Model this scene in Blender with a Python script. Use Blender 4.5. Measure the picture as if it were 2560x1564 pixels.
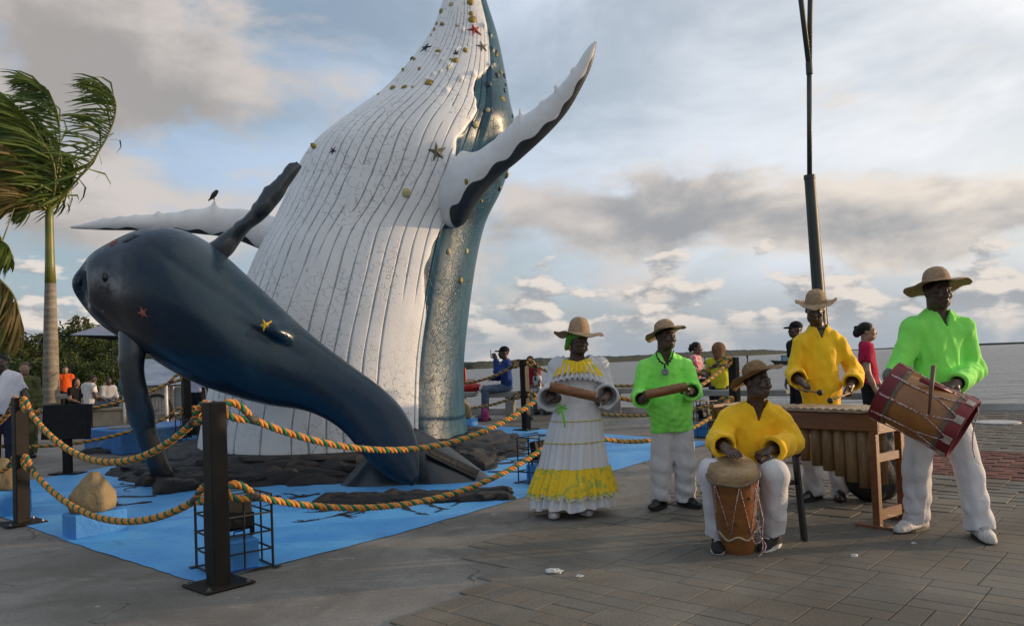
import bpy, bmesh, math, random
import numpy as np
from mathutils import Vector, Matrix

for _o in list(bpy.data.objects):
    bpy.data.objects.remove(_o)
SC = bpy.context.scene
COL = SC.collection
random.seed(7)
RNG = np.random.default_rng(7)
R_ = math.radians

# ------------------------------------------------------------------ camera
FPX, CAM_H, PITCH, ROLL = 1950.0, 1.38, R_(1.59), R_(2.2)
cam_d = bpy.data.cameras.new('camera')
cam = bpy.data.objects.new('camera', cam_d)
COL.objects.link(cam)
cam_d.sensor_width = 36.0
cam_d.sensor_fit = 'HORIZONTAL'
cam_d.lens = 36.0 * FPX / 2560.0
cam_d.shift_y = 71.0 / 2560.0
cam_d.clip_start = 0.05
cam_d.clip_end = 20000.0
_R0 = Vector((1, 0, 0))
_U0 = Vector((0, -math.sin(PITCH), math.cos(PITCH)))
_F0 = Vector((0, math.cos(PITCH), math.sin(PITCH)))
_Rc = _R0 * math.cos(ROLL) - _U0 * math.sin(ROLL)
_Uc = _R0 * math.sin(ROLL) + _U0 * math.cos(ROLL)
_m = Matrix((( _Rc.x, _Uc.x, -_F0.x, 0), (_Rc.y, _Uc.y, -_F0.y, 0), (_Rc.z, _Uc.z, -_F0.z, CAM_H), (0, 0, 0, 1)))
cam.matrix_world = _m
SC.camera = cam

# ------------------------------------------------------------------ sun, sky, exposure
SUN_DIR = Vector((0.975, 0.14, 0.125)).normalized()      # towards the sun: low, to the right
SUN_EL = math.asin(SUN_DIR.z)
SUN_AZ = math.atan2(SUN_DIR.x, SUN_DIR.y)                 # from +Y towards +X
sun_d = bpy.data.lights.new('sun', 'SUN')
sun_d.energy = 3.9
sun_d.angle = R_(0.8)
sun_d.color = (1.0, 0.70, 0.42)
sun = bpy.data.objects.new('sun', sun_d)
COL.objects.link(sun)
sun.rotation_euler = (-SUN_DIR).to_track_quat('-Z', 'Y').to_euler()
sun.location = (30, -8, 12)

world = bpy.data.worlds.new('World')
SC.world = world
world.use_nodes = True
SC.view_settings.view_transform = 'Standard'
SC.view_settings.look = 'None'
SC.view_settings.exposure = 0.0
SC.view_settings.gamma = 1.0
SC.view_settings.use_curve_mapping = False
SC.cycles.max_bounces = 6
SC.cycles.use_denoising = True

class NT:
    """small helper for writing node graphs"""
    def __init__(s, tree):
        s.t = tree; s.n = tree.nodes; s.l = tree.links
    def new(s, typ, **kw):
        n = s.n.new(typ)
        for k, v in kw.items():
            setattr(n, k, v)
        return n
    def put(s, sock, v):
        if isinstance(v, bpy.types.NodeSocket):
            s.l.new(v, sock)
        else:
            sock.default_value = v
    def math(s, op, a, b=0.0, c=0.0, clamp=False):
        n = s.new('ShaderNodeMath', operation=op); n.use_clamp = clamp
        s.put(n.inputs[0], a); s.put(n.inputs[1], b)
        if len(n.inputs) > 2: s.put(n.inputs[2], c)
        return n.outputs[0]
    def vmath(s, op, a, b=(0, 0, 0)):
        n = s.new('ShaderNodeVectorMath', operation=op)
        s.put(n.inputs[0], a)
        if op == 'SCALE': s.put(n.inputs['Scale'], b)
        else: s.put(n.inputs[1], b)
        return n.outputs['Value'] if op in ('DOT_PRODUCT', 'LENGTH') else n.outputs[0]
    def noise(s, vec, scale, detail=4.0, rough=0.55, dist=0.0, out='Fac'):
        n = s.new('ShaderNodeTexNoise')
        s.put(n.inputs['Vector'], vec); s.put(n.inputs['Scale'], scale)
        n.inputs['Detail'].default_value = detail; n.inputs['Roughness'].default_value = rough
        n.inputs['Distortion'].default_value = dist
        return n.outputs[out]
    def ramp(s, fac, stops, interp='LINEAR'):
        n = s.new('ShaderNodeValToRGB'); cr = n.color_ramp; cr.interpolation = interp
        while len(cr.elements) < len(stops): cr.elements.new(0.5)
        for e, (p, c) in zip(cr.elements, stops):
            e.position = p; e.color = (c[0], c[1], c[2], 1) if hasattr(c, '__len__') else (c, c, c, 1)
        s.put(n.inputs[0], fac)
        return n.outputs[0]
    def mix(s, fac, a, b, mode='MIX'):
        n = s.new('ShaderNodeMix', data_type='RGBA', blend_type=mode)
        s.put(n.inputs[0], fac)
        for sock, v in ((n.inputs[6], a), (n.inputs[7], b)):
            if isinstance(v, bpy.types.NodeSocket): s.l.new(v, sock)
            else: sock.default_value = (v[0], v[1], v[2], 1)
        return n.outputs[2]
    def mapr(s, v, a, b, c=0.0, d=1.0, smooth=True):
        n = s.new('ShaderNodeMapRange'); n.interpolation_type = 'SMOOTHSTEP' if smooth else 'LINEAR'
        s.put(n.inputs[0], v)
        for i, x in enumerate((a, b, c, d)): s.put(n.inputs[i + 1], x)
        return n.outputs[0]
    def combine(s, x, y, z=0.0):
        n = s.new('ShaderNodeCombineXYZ')
        s.put(n.inputs[0], x); s.put(n.inputs[1], y); s.put(n.inputs[2], z)
        return n.outputs[0]

def build_sky():
    g = NT(world.node_tree)
    for n in list(g.n): g.n.remove(n)
    out = g.new('ShaderNodeOutputWorld')
    sky = g.new('ShaderNodeTexSky', sky_type='NISHITA')
    sky.sun_disc = False
    sky.sun_elevation = SUN_EL
    sky.sun_rotation = SUN_AZ
    sky.air_density = 1.0; sky.dust_density = 1.2; sky.ozone_density = 1.5
    bg1 = g.new('ShaderNodeBackground'); g.l.new(sky.outputs[0], bg1.inputs[0]); bg1.inputs[1].default_value = 0.15
    tc = g.new('ShaderNodeTexCoord')
    sep = g.new('ShaderNodeSeparateXYZ'); g.l.new(tc.outputs['Generated'], sep.inputs[0])
    x, y, z = sep.outputs
    az = g.math('ARCTAN2', x, y)                        # radians, 0 = straight ahead
    el = g.math('ARCSINE', z)
    # --- thin high veil that whitens the blue
    v0 = g.combine(g.math('MULTIPLY', az, 1.6), g.math('MULTIPLY', el, 4.0), 3.1)
    veil = g.mapr(g.noise(v0, 1.6, 5, 0.6, 0.3), 0.30, 0.72)
    # --- stratocumulus sheets
    v1 = g.combine(g.math('MULTIPLY', az, 2.1), g.math('MULTIPLY', el, 3.9), 1.7)
    n1 = g.noise(v1, 2.1, 7, 0.56, 0.25)
    v1b = g.combine(g.math('MULTIPLY_ADD', az, 2.1, 0.07), g.math('MULTIPLY_ADD', el, 3.9, 0.15), 1.7)
    n1b = g.noise(v1b, 2.1, 6, 0.54, 0.25)
    def blob(a0, e0, sa, se):
        da = g.math('DIVIDE', g.math('SUBTRACT', az, R_(a0)), R_(sa))
        de = g.math('DIVIDE', g.math('SUBTRACT', el, R_(e0)), R_(se))
        r2 = g.math('ADD', g.math('MULTIPLY', da, da), g.math('MULTIPLY', de, de))
        return g.math('EXPONENT', g.math('MULTIPLY', r2, -1.0))
    b_left = blob(-30, 24, 15, 12)
    b_lowl = blob(-14, 13, 8, 6)
    b_right = blob(13, 10.5, 17, 3.4)
    b_right2 = blob(30, 8.5, 14, 2.6)
    b_clear = g.math('ADD', blob(2, 19, 14, 5), g.math('MULTIPLY', blob(26, 21, 16, 8), 1.2))
    cov = g.math('ADD', g.math('MULTIPLY', b_left, 0.27), g.math('MULTIPLY', b_right, 0.22))
    cov = g.math('ADD', cov, g.math('MULTIPLY', b_clear, -0.13))
    cov = g.math('ADD', cov, g.math('MULTIPLY', b_lowl, 0.14))
    cov = g.math('ADD', cov, g.math('MULTIPLY', b_right2, 0.17))
    dens = g.math('ADD', n1, cov)
    densb = g.math('ADD', n1b, cov)
    m1 = g.mapr(dens, 0.51, 0.68)
    thick = g.mapr(densb, 0.53, 0.80)
    warm = g.mapr(az, R_(-5), R_(34))
    lit = g.mix(warm, (0.66, 0.60, 0.56), (0.90, 0.80, 0.70))
    dark = g.mix(g.mapr(az, R_(-40), R_(10)), (0.40, 0.365, 0.34), (0.325, 0.335, 0.355))
    c1 = g.mix(thick, lit, dark)
    # --- cumulus along the horizon
    v2 = g.combine(g.math('MULTIPLY', az, 7.0), g.math('MULTIPLY', el, 15.0), 5.3)
    n2 = g.noise(v2, 1.7, 8, 0.56, 0.1)
    v2b = g.combine(g.math('MULTIPLY_ADD', az, 7.0, 0.10), g.math('MULTIPLY_ADD', el, 15.0, 0.14), 5.3)
    n2b = g.noise(v2b, 1.7, 6, 0.56, 0.1)
    top = g.noise(g.combine(g.math('MULTIPLY', az, 6.0), 0.0, 9.0), 1.3, 3, 0.5)
    hgt = g.math('MULTIPLY_ADD', top, 0.11, 0.028)
    fall = g.math('DIVIDE', g.math('SUBTRACT', hgt, el), 0.05)
    d2 = g.math('MULTIPLY_ADD', fall, 0.13, n2)
    m2 = g.math('MULTIPLY', g.mapr(d2, 0.48, 0.57), g.mapr(el, 0.012, 0.055))
    rim = g.mapr(g.math('SUBTRACT', n2, n2b), -0.07, 0.09)
    c2 = g.mix(rim, (0.37, 0.39, 0.42), (0.82, 0.74, 0.67))
    # --- blue grey band at the horizon
    band = g.mapr(el, 0.16, 0.0)
    # compose as emission colours
    bgc = g.new('ShaderNodeBackground'); bgc.inputs[1].default_value = 1.0
    bright = g.mapr(az, R_(-30), R_(45))
    veilc = g.mix(bright, (0.50, 0.64, 0.84), (0.97, 0.97, 0.98))
    bgv = g.new('ShaderNodeBackground'); g.l.new(veilc, bgv.inputs[0])
    mv = g.new('ShaderNodeMixShader')
    g.put(mv.inputs[0], g.math('MULTIPLY_ADD', veil, 0.50, g.math('MULTIPLY_ADD', bright, 0.22, 0.36)))
    g.l.new(bg1.outputs[0], mv.inputs[1]); g.l.new(bgv.outputs[0], mv.inputs[2])
    bgh = g.new('ShaderNodeBackground'); bgh.inputs[0].default_value = (0.33, 0.385, 0.455, 1)
    mh = g.new('ShaderNodeMixShader'); g.put(mh.inputs[0], g.math('MULTIPLY', band, 0.85))
    g.l.new(mv.outputs[0], mh.inputs[1]); g.l.new(bgh.outputs[0], mh.inputs[2])
    bc1 = g.new('ShaderNodeBackground'); g.l.new(c1, bc1.inputs[0])
    mc1 = g.new('ShaderNodeMixShader'); g.put(mc1.inputs[0], g.math('MULTIPLY', m1, 0.93))
    g.l.new(mh.outputs[0], mc1.inputs[1]); g.l.new(bc1.outputs[0], mc1.inputs[2])
    bc2 = g.new('ShaderNodeBackground'); g.l.new(c2, bc2.inputs[0])
    mc2 = g.new('ShaderNodeMixShader'); g.put(mc2.inputs[0], g.math('MULTIPLY', m2, 0.9))
    g.l.new(mc1.outputs[0], mc2.inputs[1]); g.l.new(bc2.outputs[0], mc2.inputs[2])
    g.l.new(mc2.outputs[0], out.inputs[0])
build_sky()

# ------------------------------------------------------------------ measuring helpers
def ray(px, py):
    dx, dy = px - 1280.0, py - 853.0
    x = dx * math.cos(ROLL) - dy * math.sin(ROLL)
    y = dx * math.sin(ROLL) + dy * math.cos(ROLL)
    u = -y / FPX
    return np.array([x / FPX, math.cos(PITCH) - u * math.sin(PITCH), math.sin(PITCH) + u * math.cos(PITCH)])
def P(px, py, d):
    """the place at depth d metres that the photograph shows at a pixel"""
    r = ray(px, py)
    return np.array([0, 0, CAM_H]) + r * (d / r[1])
def gz(y):
    """height of the plaza: level near the camera, then rising gently to the quay"""
    return 0.034 * min(max(y - 6.5, 0.0), 11.0)
def GP(px, py):
    r = ray(px, py); lo, hi = 0.5, 60.0
    for _ in range(50):
        m = (lo + hi) / 2
        if CAM_H + r[2] * m / r[1] - gz(m) > 0: lo = m
        else: hi = m
    return P(px, py, lo)

def proj(p):
    """pixels of world points (N,3)"""
    d = np.asarray(p, float) - [0, 0, CAM_H]
    f = d[:, 1] * math.cos(PITCH) + d[:, 2] * math.sin(PITCH); u = -d[:, 1] * math.sin(PITCH) + d[:, 2] * math.cos(PITCH)
    x = d[:, 0] / f * FPX; y = -u / f * FPX
    return np.stack([1280 + x * math.cos(ROLL) + y * math.sin(ROLL), 853 - x * math.sin(ROLL) + y * math.cos(ROLL)], 1)
def npv(*a): return np.array(a, dtype=float)
def unit(v):
    v = np.asarray(v, float); n = np.linalg.norm(v)
    return v / n if n > 1e-9 else v

# ------------------------------------------------------------------ object helpers
def prop(o, label=None, cat=None, group=None, kind=None):
    if label: o['label'] = label
    if cat: o['category'] = cat
    if group: o['group'] = group
    if kind: o['kind'] = kind
    return o
def empty(name, loc, label=None, cat=None, group=None, kind=None, rz=0.0):
    o = bpy.data.objects.new(name, None)
    o.empty_display_size = 0.2
    COL.objects.link(o)
    o.location = tuple(loc); o.rotation_euler = (0, 0, rz)
    return prop(o, label, cat, group, kind)
def mesh_obj(name, verts, faces, mat=None, parent=None, smooth=True, loc=None, mats=None, fmat=None, attrs=None):
    me = bpy.data.meshes.new(name)
    verts = np.asarray(verts, dtype=np.float32)
    me.from_pydata(verts.tolist() if len(verts) < 200 else verts, [], faces if isinstance(faces, list) else faces.tolist())
    if smooth:
        me.polygons.foreach_set('use_smooth', np.ones(len(me.polygons), dtype=bool))
    for m in (mats or ([mat] if mat else [])):
        me.materials.append(m)
    if fmat is not None:
        me.polygons.foreach_set('material_index', np.asarray(fmat, dtype=np.int32))
    if attrs:
        for an, av in attrs.items():
            a = me.attributes.new(an, 'FLOAT', 'POINT')
            a.data.foreach_set('value', np.asarray(av, dtype=np.float32))
    me.update()
    o = bpy.data.objects.new(name, me)
    COL.objects.link(o)
    if parent is not None: o.parent = parent
    if loc is not None: o.location = tuple(loc)
    return o
def dup(o, parent=None):
    c = o.copy(); COL.objects.link(c); c.parent = parent
    return c
def dup_tree(o, parent=None):
    c = dup(o, parent)
    for ch in [k for k in bpy.data.objects if k.parent == o]:
        dup_tree(ch, c)
    return c

class MB:
    """collects boxes, tubes, lathes into one mesh"""
    def __init__(s): s.v = []; s.f = []; s.m = []; s.cur = 0
    def mat(s, i): s.cur = i; return s
    def raw(s, vs, fs):
        b = len(s.v); s.v += [tuple(map(float, v)) for v in vs]
        s.f += [tuple(i + b for i in f) for f in fs]; s.m += [s.cur] * len(fs)
        return s
    def box(s, c, size, rz=0.0, bev=0.0, ax=None):
        """box centred at c; ax gives three axis vectors"""
        c = np.asarray(c, float); h = np.asarray(size, float) / 2
        if ax is None:
            ax = [npv(math.cos(rz), math.sin(rz), 0), npv(-math.sin(rz), math.cos(rz), 0), npv(0, 0, 1)]
        b = min(bev, *(h * 0.9))
        if b <= 0:
            vs = [c + sx * h[0] * ax[0] + sy * h[1] * ax[1] + sz * h[2] * ax[2] for sx in (-1, 1) for sy in (-1, 1) for sz in (-1, 1)]
            return s.raw(vs, [(0, 1, 3, 2), (4, 6, 7, 5), (0, 4, 5, 1), (2, 3, 7, 6), (0, 2, 6, 4), (1, 5, 7, 3)])
        vs = []; idx = {}
        for sx in (-1, 1):
            for sy in (-1, 1):
                for sz in (-1, 1):
                    for k in range(3):
                        e = [h[0] - b, h[1] - b, h[2] - b]; e[k] = h[k]
                        idx[(sx, sy, sz, k)] = len(vs)
                        vs.append(c + sx * e[0] * ax[0] + sy * e[1] * ax[1] + sz * e[2] * ax[2])
        fs = []
        for sgn in (-1, 1):
            q = [(sgn, -1, -1, 0), (sgn, 1, -1, 0), (sgn, 1, 1, 0), (sgn, -1, 1, 0)]; fs.append([idx[a] for a in (q if sgn > 0 else q[::-1])])
            q = [(-1, sgn, -1, 1), (-1, sgn, 1, 1), (1, sgn, 1, 1), (1, sgn, -1, 1)]; fs.append([idx[a] for a in (q if sgn > 0 else q[::-1])])
            q = [(-1, -1, sgn, 2), (1, -1, sgn, 2), (1, 1, sgn, 2), (-1, 1, sgn, 2)]; fs.append([idx[a] for a in (q if sgn > 0 else q[::-1])])
        for a in (-1, 1):
            for d in (-1, 1):
                fs.append([idx[(a, d, -1, 0)], idx[(a, d, 1, 0)], idx[(a, d, 1, 1)], idx[(a, d, -1, 1)]][::(-1 if a * d > 0 else 1)])
                fs.append([idx[(a, -1, d, 0)], idx[(a, 1, d, 0)], idx[(a, 1, d, 2)], idx[(a, -1, d, 2)]][::(1 if a * d > 0 else -1)])
                fs.append([idx[(-1, a, d, 1)], idx[(1, a, d, 1)], idx[(1, a, d, 2)], idx[(-1, a, d, 2)]][::(-1 if a * d > 0 else 1)])
        for sx in (-1, 1):
            for sy in (-1, 1):
                for sz in (-1, 1):
                    t = [idx[(sx, sy, sz, 0)], idx[(sx, sy, sz, 1)], idx[(sx, sy, sz, 2)]]
                    fs.append(t if sx * sy * sz > 0 else t[::-1])
        return s.raw(vs, fs)
    def tube(s, pts, r, n=8, cap=True, flat=None):
        """tube along points; r number or list"""
        pts = [np.asarray(p, float) for p in pts]
        m = len(pts)
        rr = [r] * m if not hasattr(r, '__len__') else list(r)
        t0 = unit(pts[1] - pts[0])
        up = npv(0, 0, 1) if abs(t0[2]) < 0.9 else npv(1, 0, 0)
        u = unit(np.cross(t0, up)); vs = []
        for i in range(m):
            t = unit(pts[min(i + 1, m - 1)] - pts[max(i - 1, 0)])
            u = unit(u - t * np.dot(u, t)); w = np.cross(t, u)
            for k in range(n):
                a = 2 * math.pi * k / n
                vs.append(pts[i] + rr[i] * (math.cos(a) * u + math.sin(a) * w))
        fs = []
        for i in range(m - 1):
            for k in range(n):
                k2 = (k + 1) % n
                fs.append((i * n + k, i * n + k2, (i + 1) * n + k2, (i + 1) * n + k))
        if cap:
            fs.append(tuple(range(n))[::-1]); fs.append(tuple((m - 1) * n + k for k in range(n)))
        return s.raw(vs, fs)
    def bar(s, a, b, w, h=None, up=(0, 0, 1), bev=0.0):
        a = np.asarray(a, float); b = np.asarray(b, float); h = h or w
        x = unit(b - a); upv = np.asarray(up, float)
        if abs(np.dot(x, upv)) > 0.95: upv = npv(0, 1, 0) if abs(x[1]) < 0.9 else npv(1, 0, 0)
        y = unit(np.cross(upv, x)); z = np.cross(x, y)
        return s.box((a + b) / 2, (np.linalg.norm(b - a), w, h), bev=bev, ax=[x, y, z])
    def lathe(s, c, prof, n=24, ax=None, closed=False, wob=None):
        c = np.asarray(c, float)
        ax = ax or [npv(1, 0, 0), npv(0, 1, 0), npv(0, 0, 1)]
        vs = []
        for i, (r, z) in enumerate(prof):
            for k in range(n):
                a = 2 * math.pi * k / n
                r2, z2 = (r, z) if wob is None else wob(r, z, a)
                vs.append(c + ax[0] * r2 * math.cos(a) + ax[1] * r2 * math.sin(a) + ax[2] * z2)
        fs = []; m = len(prof)
        for i in range(m - 1 if not closed else m):
            j = (i + 1) % m
            for k in range(n):
                k2 = (k + 1) % n
                fs.append((i * n + k, i * n + k2, j * n + k2, j * n + k))
        if not closed:
            if prof[0][0] > 1e-6: fs.append(tuple(range(n))[::-1])
            if prof[-1][0] > 1e-6: fs.append(tuple((m - 1) * n + k for k in range(n)))
        return s.raw(vs, fs)
    def prism(s, poly, z0, z1):
        n = len(poly)
        vs = [(p[0], p[1], z0) for p in poly] + [(p[0], p[1], z1) for p in poly]
        fs = [tuple(range(n))[::-1], tuple(range(n, 2 * n))]
        for i in range(n):
            j = (i + 1) % n; fs.append((i, j, n + j, n + i))
        return s.raw(vs, fs)
    def build(s, name, mat, parent=None, smooth=False, loc=None, mats=None, angle=None):
        o = mesh_obj(name, s.v, [list(f) for f in s.f], mat, parent, smooth, loc, mats, s.m if mats else None)
        if angle: set_sharp(o, angle)
        return o
def set_sharp(o, ang=35):
    bm = bmesh.new(); bm.from_mesh(o.data)
    for e in bm.edges:
        if len(e.link_faces) == 2 and e.calc_face_angle(0) > R_(ang): e.smooth = False
    for f in bm.faces: f.smooth = True
    bm.to_mesh(o.data); bm.free()
def sph(c, r, n=8, m=6):
    """vertices and faces of a small ellipsoid"""
    c = np.asarray(c, float); r = np.ones(3) * r if not hasattr(r, '__len__') else np.asarray(r, float)
    vs = [c + npv(0, 0, -r[2])]
    for i in range(1, m):
        p = math.pi * i / m - math.pi / 2
        for k in range(n):
            a = 2 * math.pi * k / n
            vs.append(c + r * npv(math.cos(p) * math.cos(a), math.cos(p) * math.sin(a), math.sin(p)))
    vs.append(c + npv(0, 0, r[2])); fs = []
    for k in range(n): fs.append((0, 1 + (k + 1) % n, 1 + k))
    for i in range(m - 2):
        for k in range(n):
            a = 1 + i * n; fs.append((a + k, a + (k + 1) % n, a + n + (k + 1) % n, a + n + k))
    a = 1 + (m - 2) * n
    for k in range(n): fs.append((a + k, a + (k + 1) % n, len(vs) - 1))
    return vs, fs

# ------------------------------------------------------------------ materials
MATS = {}
def pm(name, c1, c2=None, scale=6.0, rough=0.6, bump=0.0, bscale=None, spec=0.5, metal=0.0, detail=5.0, stretch=None, ramp=(0.35, 0.65), dist=0.0, coat=0.0, sss=0.0, trans=0.0, sheen=0.0, rvar=0.0, coord='Object', wr=0.0, wrs=6.0):
    """procedural material: two colours mixed by noise, bump from finer noise"""
    if name in MATS: return MATS[name]
    m = bpy.data.materials.new(name); m.use_nodes = True; MATS[name] = m
    g = NT(m.node_tree); b = g.n['Principled BSDF']
    vec = g.new('ShaderNodeNewGeometry').outputs['Position'] if coord == 'World' else g.new('ShaderNodeTexCoord').outputs[coord]
    if stretch:
        mp = g.new('ShaderNodeMapping'); g.l.new(vec, mp.inputs[0]); mp.inputs['Scale'].default_value = stretch; vec = mp.outputs[0]
    c2 = c2 or tuple(x * 0.8 for x in c1)
    nz = g.noise(vec, scale, detail, 0.6, dist)
    f = g.mapr(nz, ramp[0], ramp[1])
    col = g.mix(f, c1, c2)
    g.l.new(col, b.inputs['Base Color'])
    if rvar: g.put(b.inputs['Roughness'], g.mapr(nz, 0.3, 0.7, rough - rvar, rough + rvar))
    else: b.inputs['Roughness'].default_value = rough
    b.inputs['Specular IOR Level'].default_value = spec
    b.inputs['Metallic'].default_value = metal
    if coat: b.inputs['Coat Weight'].default_value = coat; b.inputs['Coat Roughness'].default_value = 0.15
    if sheen: b.inputs['Sheen Weight'].default_value = sheen
    if trans:
        tr = g.new('ShaderNodeBsdfTranslucent'); g.l.new(col, tr.inputs[0])
        mx = g.new('ShaderNodeMixShader'); mx.inputs[0].default_value = trans
        g.l.new(b.outputs[0], mx.inputs[1]); g.l.new(tr.outputs[0], mx.inputs[2])
        g.l.new(mx.outputs[0], g.n['Material Output'].inputs[0])
    if bump:
        bn = g.new('ShaderNodeBump'); bn.inputs['Strength'].default_value = min(1.0, bump * 2); bn.inputs['Distance'].default_value = 0.02 * bump
        hgt = g.noise(vec, bscale or scale * 6, 4, 0.6)
        if wr:
            bn.inputs['Distance'].default_value = 0.03; bn.inputs['Strength'].default_value = 0.8
            rg = g.math('ABSOLUTE', g.math('SUBTRACT', g.noise(vec, wrs, 3, 0.5, 1.2), 0.5))
            hgt = g.math('ADD', g.math('MULTIPLY', hgt, 0.03), g.math('MULTIPLY', rg, -wr))
        g.l.new(hgt, bn.inputs['Height'])
        g.l.new(bn.outputs[0], b.inputs['Normal'])
    return m

# ================================================================== the setting
B_AX = R_(48.3)
E1 = npv(math.cos(B_AX), math.sin(B_AX), 0)      # along the right edge of the blue pad
E2 = npv(math.sin(B_AX), -math.cos(B_AX), 0)     # towards the camera's right
def uv(u, v, dz=0.0):
    p = E1 * u + E2 * v
    return npv(p[0], p[1], gz(p[1]) + dz)
def quay(x): return max(16.3 - 0.31 * x, 7.5)

def ground_material():
    m = bpy.data.materials.new('plaza_concrete'); m.use_nodes = True
    g = NT(m.node_tree); b = g.n['Principled BSDF']
    tc = g.new('ShaderNodeTexCoord'); v = tc.outputs['Object']
    big = g.noise(v, 0.55, 6, 0.6, 0.4)
    mid = g.noise(v, 2.3, 6, 0.65, 0.6)
    fine = g.noise(v, 38, 4, 0.7)
    c = g.mix(g.mapr(big, 0.36, 0.66), (0.255, 0.240, 0.215), (0.135, 0.125, 0.108))
    c = g.mix(g.math('MULTIPLY', g.mapr(mid, 0.47, 0.70), 0.55), c, (0.115, 0.104, 0.088))
    st = g.noise(g.vmath('MULTIPLY', v, (1.0, 3.5, 1.0)), 1.5, 5, 0.65, 0.8)
    c = g.mix(g.math('MULTIPLY', g.mapr(st, 0.56, 0.74), 0.55), c, (0.32, 0.30, 0.27))
    c = g.mix(g.math('MULTIPLY', g.mapr(fine, 0.35, 0.7), 0.35), c, (0.07, 0.065, 0.06))
    vo = g.new('ShaderNodeTexVoronoi', feature='DISTANCE_TO_EDGE')
    g.l.new(g.vmath('ADD', v, g.vmath('SCALE', g.noise(v, 1.2, 4, 0.6, out='Color'), 0.9)), vo.inputs['Vector'])
    vo.inputs['Scale'].default_value = 0.42
    crack = g.math('MULTIPLY', g.mapr(vo.outputs['Distance'], 0.0, 0.006, 1.0, 0.0), g.mapr(g.noise(v, 0.9, 3), 0.45, 0.6))
    c = g.mix(g.math('MULTIPLY', crack, 0.7), c, (0.035, 0.033, 0.03))
    pal = g.mapr(g.noise(v, 11, 2, 0.5), 0.72, 0.76)
    c = g.mix(g.math('MULTIPLY', pal, 0.6), c, (0.36, 0.35, 0.33))
    g.l.new(c, b.inputs['Base Color'])
    g.put(b.inputs['Roughness'], g.mapr(mid, 0.3, 0.7, 0.72, 0.92))
    b.inputs['Specular IOR Level'].default_value = 0.3
    bn = g.new('ShaderNodeBump'); bn.inputs['Strength'].default_value = 0.5; bn.inputs['Distance'].default_value = 0.006
    hsum = g.math('ADD', g.math('MULTIPLY', fine, 0.5), g.math('ADD', mid, g.math('MULTIPLY', crack, -1.5)))
    g.l.new(hsum, bn.inputs['Height']); g.l.new(bn.outputs[0], b.inputs['Normal'])
    return m
M_GROUND = ground_material()

def build_ground():
    xs = np.concatenate([np.linspace(-90, -20, 15), np.linspace(-18, 18, 37), np.linspace(20, 60, 11)])
    vs = []; nrow = 0
    for x in xs:
        e = quay(x)
        ys = [-60, -20, 0, 4, 6.5] + [6.5 + (e - 6.5) * t for t in np.linspace(0.05, 1, 20)]
        col = [(x, y, gz(y)) for y in ys] + [(x, e + 0.01, -3.5)]
        nrow = len(col); vs += col
    fs = []
    for i in range(len(xs) - 1):
        for j in range(nrow - 1):
            a = i * nrow + j; fs.append((a, a + nrow, a + nrow + 1, a + 1))
    o = mesh_obj('plaza_ground', vs, [list(f) for f in fs], M_GROUND, smooth=False)
    prop(o, 'grey concrete and paved waterfront plaza', kind='structure')
    return o
GROUND = build_ground()

def inside(p, poly):
    c = False; n = len(poly)
    for i in range(n):
        a, b = poly[i], poly[i - 1]
        if (a[1] > p[1]) != (b[1] > p[1]) and p[0] < (b[0] - a[0]) * (p[1] - a[1]) / (b[1] - a[1]) + a[0]: c = not c
    return c
def drape(poly, dz, jit=0.0, step=0.35, name='x', mat=None, parent=None):
    """sheet that follows the plaza's slope: outline resampled, cut along the slope's crease"""
    bm = bmesh.new(); pts = []
    rnd = random.Random(1)
    for i in range(len(poly)):
        a = npv(*poly[i]); b = npv(*poly[(i + 1) % len(poly)]); n = max(1, int(np.linalg.norm(b - a) / step))
        nr = unit(npv(-(b - a)[1], (b - a)[0]))
        for k in range(n):
            q = a + (b - a) * k / n + nr * (rnd.uniform(-jit, jit) if k else 0); pts.append(q)
    f = bm.faces.new([bm.verts.new((q[0], q[1], 0)) for q in pts])
    for yy in (6.5, 8.5, 10.5, 12.5, 14.5, 17.5):
        bmesh.ops.bisect_plane(bm, geom=list(bm.verts) + list(bm.edges) + list(bm.faces), plane_co=(0, yy, 0), plane_no=(0, 1, 0))
    for v in bm.verts: v.co.z = gz(v.co.y) + dz
    bmesh.ops.recalc_face_normals(bm, faces=bm.faces)
    bm.normal_update()
    if sum(f.normal.z for f in bm.faces) < 0: bmesh.ops.reverse_faces(bm, faces=bm.faces)
    me = bpy.data.meshes.new(name); bm.to_mesh(me); bm.free()
    if mat: me.materials.append(mat)
    o = bpy.data.objects.new(name, me); COL.objects.link(o)
    if parent: o.parent = parent
    return o
# ---- pavers -------------------------------------------------------
M_PAV = [pm('paver_grey_%d' % i, c, tuple(k * 0.60 for k in c), 0.8, 0.85, 0.35, 60, 0.25, coord='World', ramp=(0.34, 0.66), detail=8, dist=0.5)
         for i, c in enumerate([(0.185, 0.168, 0.140), (0.193, 0.175, 0.145), (0.176, 0.162, 0.138), (0.19, 0.166, 0.132)])]
M_RED = [pm('paver_red_%d' % i, c, tuple(k * 0.6 for k in c), 5, 0.85, 0.5, 60, 0.25) for i, c in enumerate([(0.20, 0.085, 0.065), (0.165, 0.075, 0.06), (0.22, 0.105, 0.08)])]
def paver_mesh(name, du, dv, mat, h=0.009):
    b = MB(); b.box((0, 0, h / 2 - 0.004), (du, dv, h + 0.008), bev=0.0035, ax=[E1, E2, npv(0, 0, 1)])
    me = b.build(name, mat).data
    bpy.data.objects.remove(bpy.data.objects[name])
    return me
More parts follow.
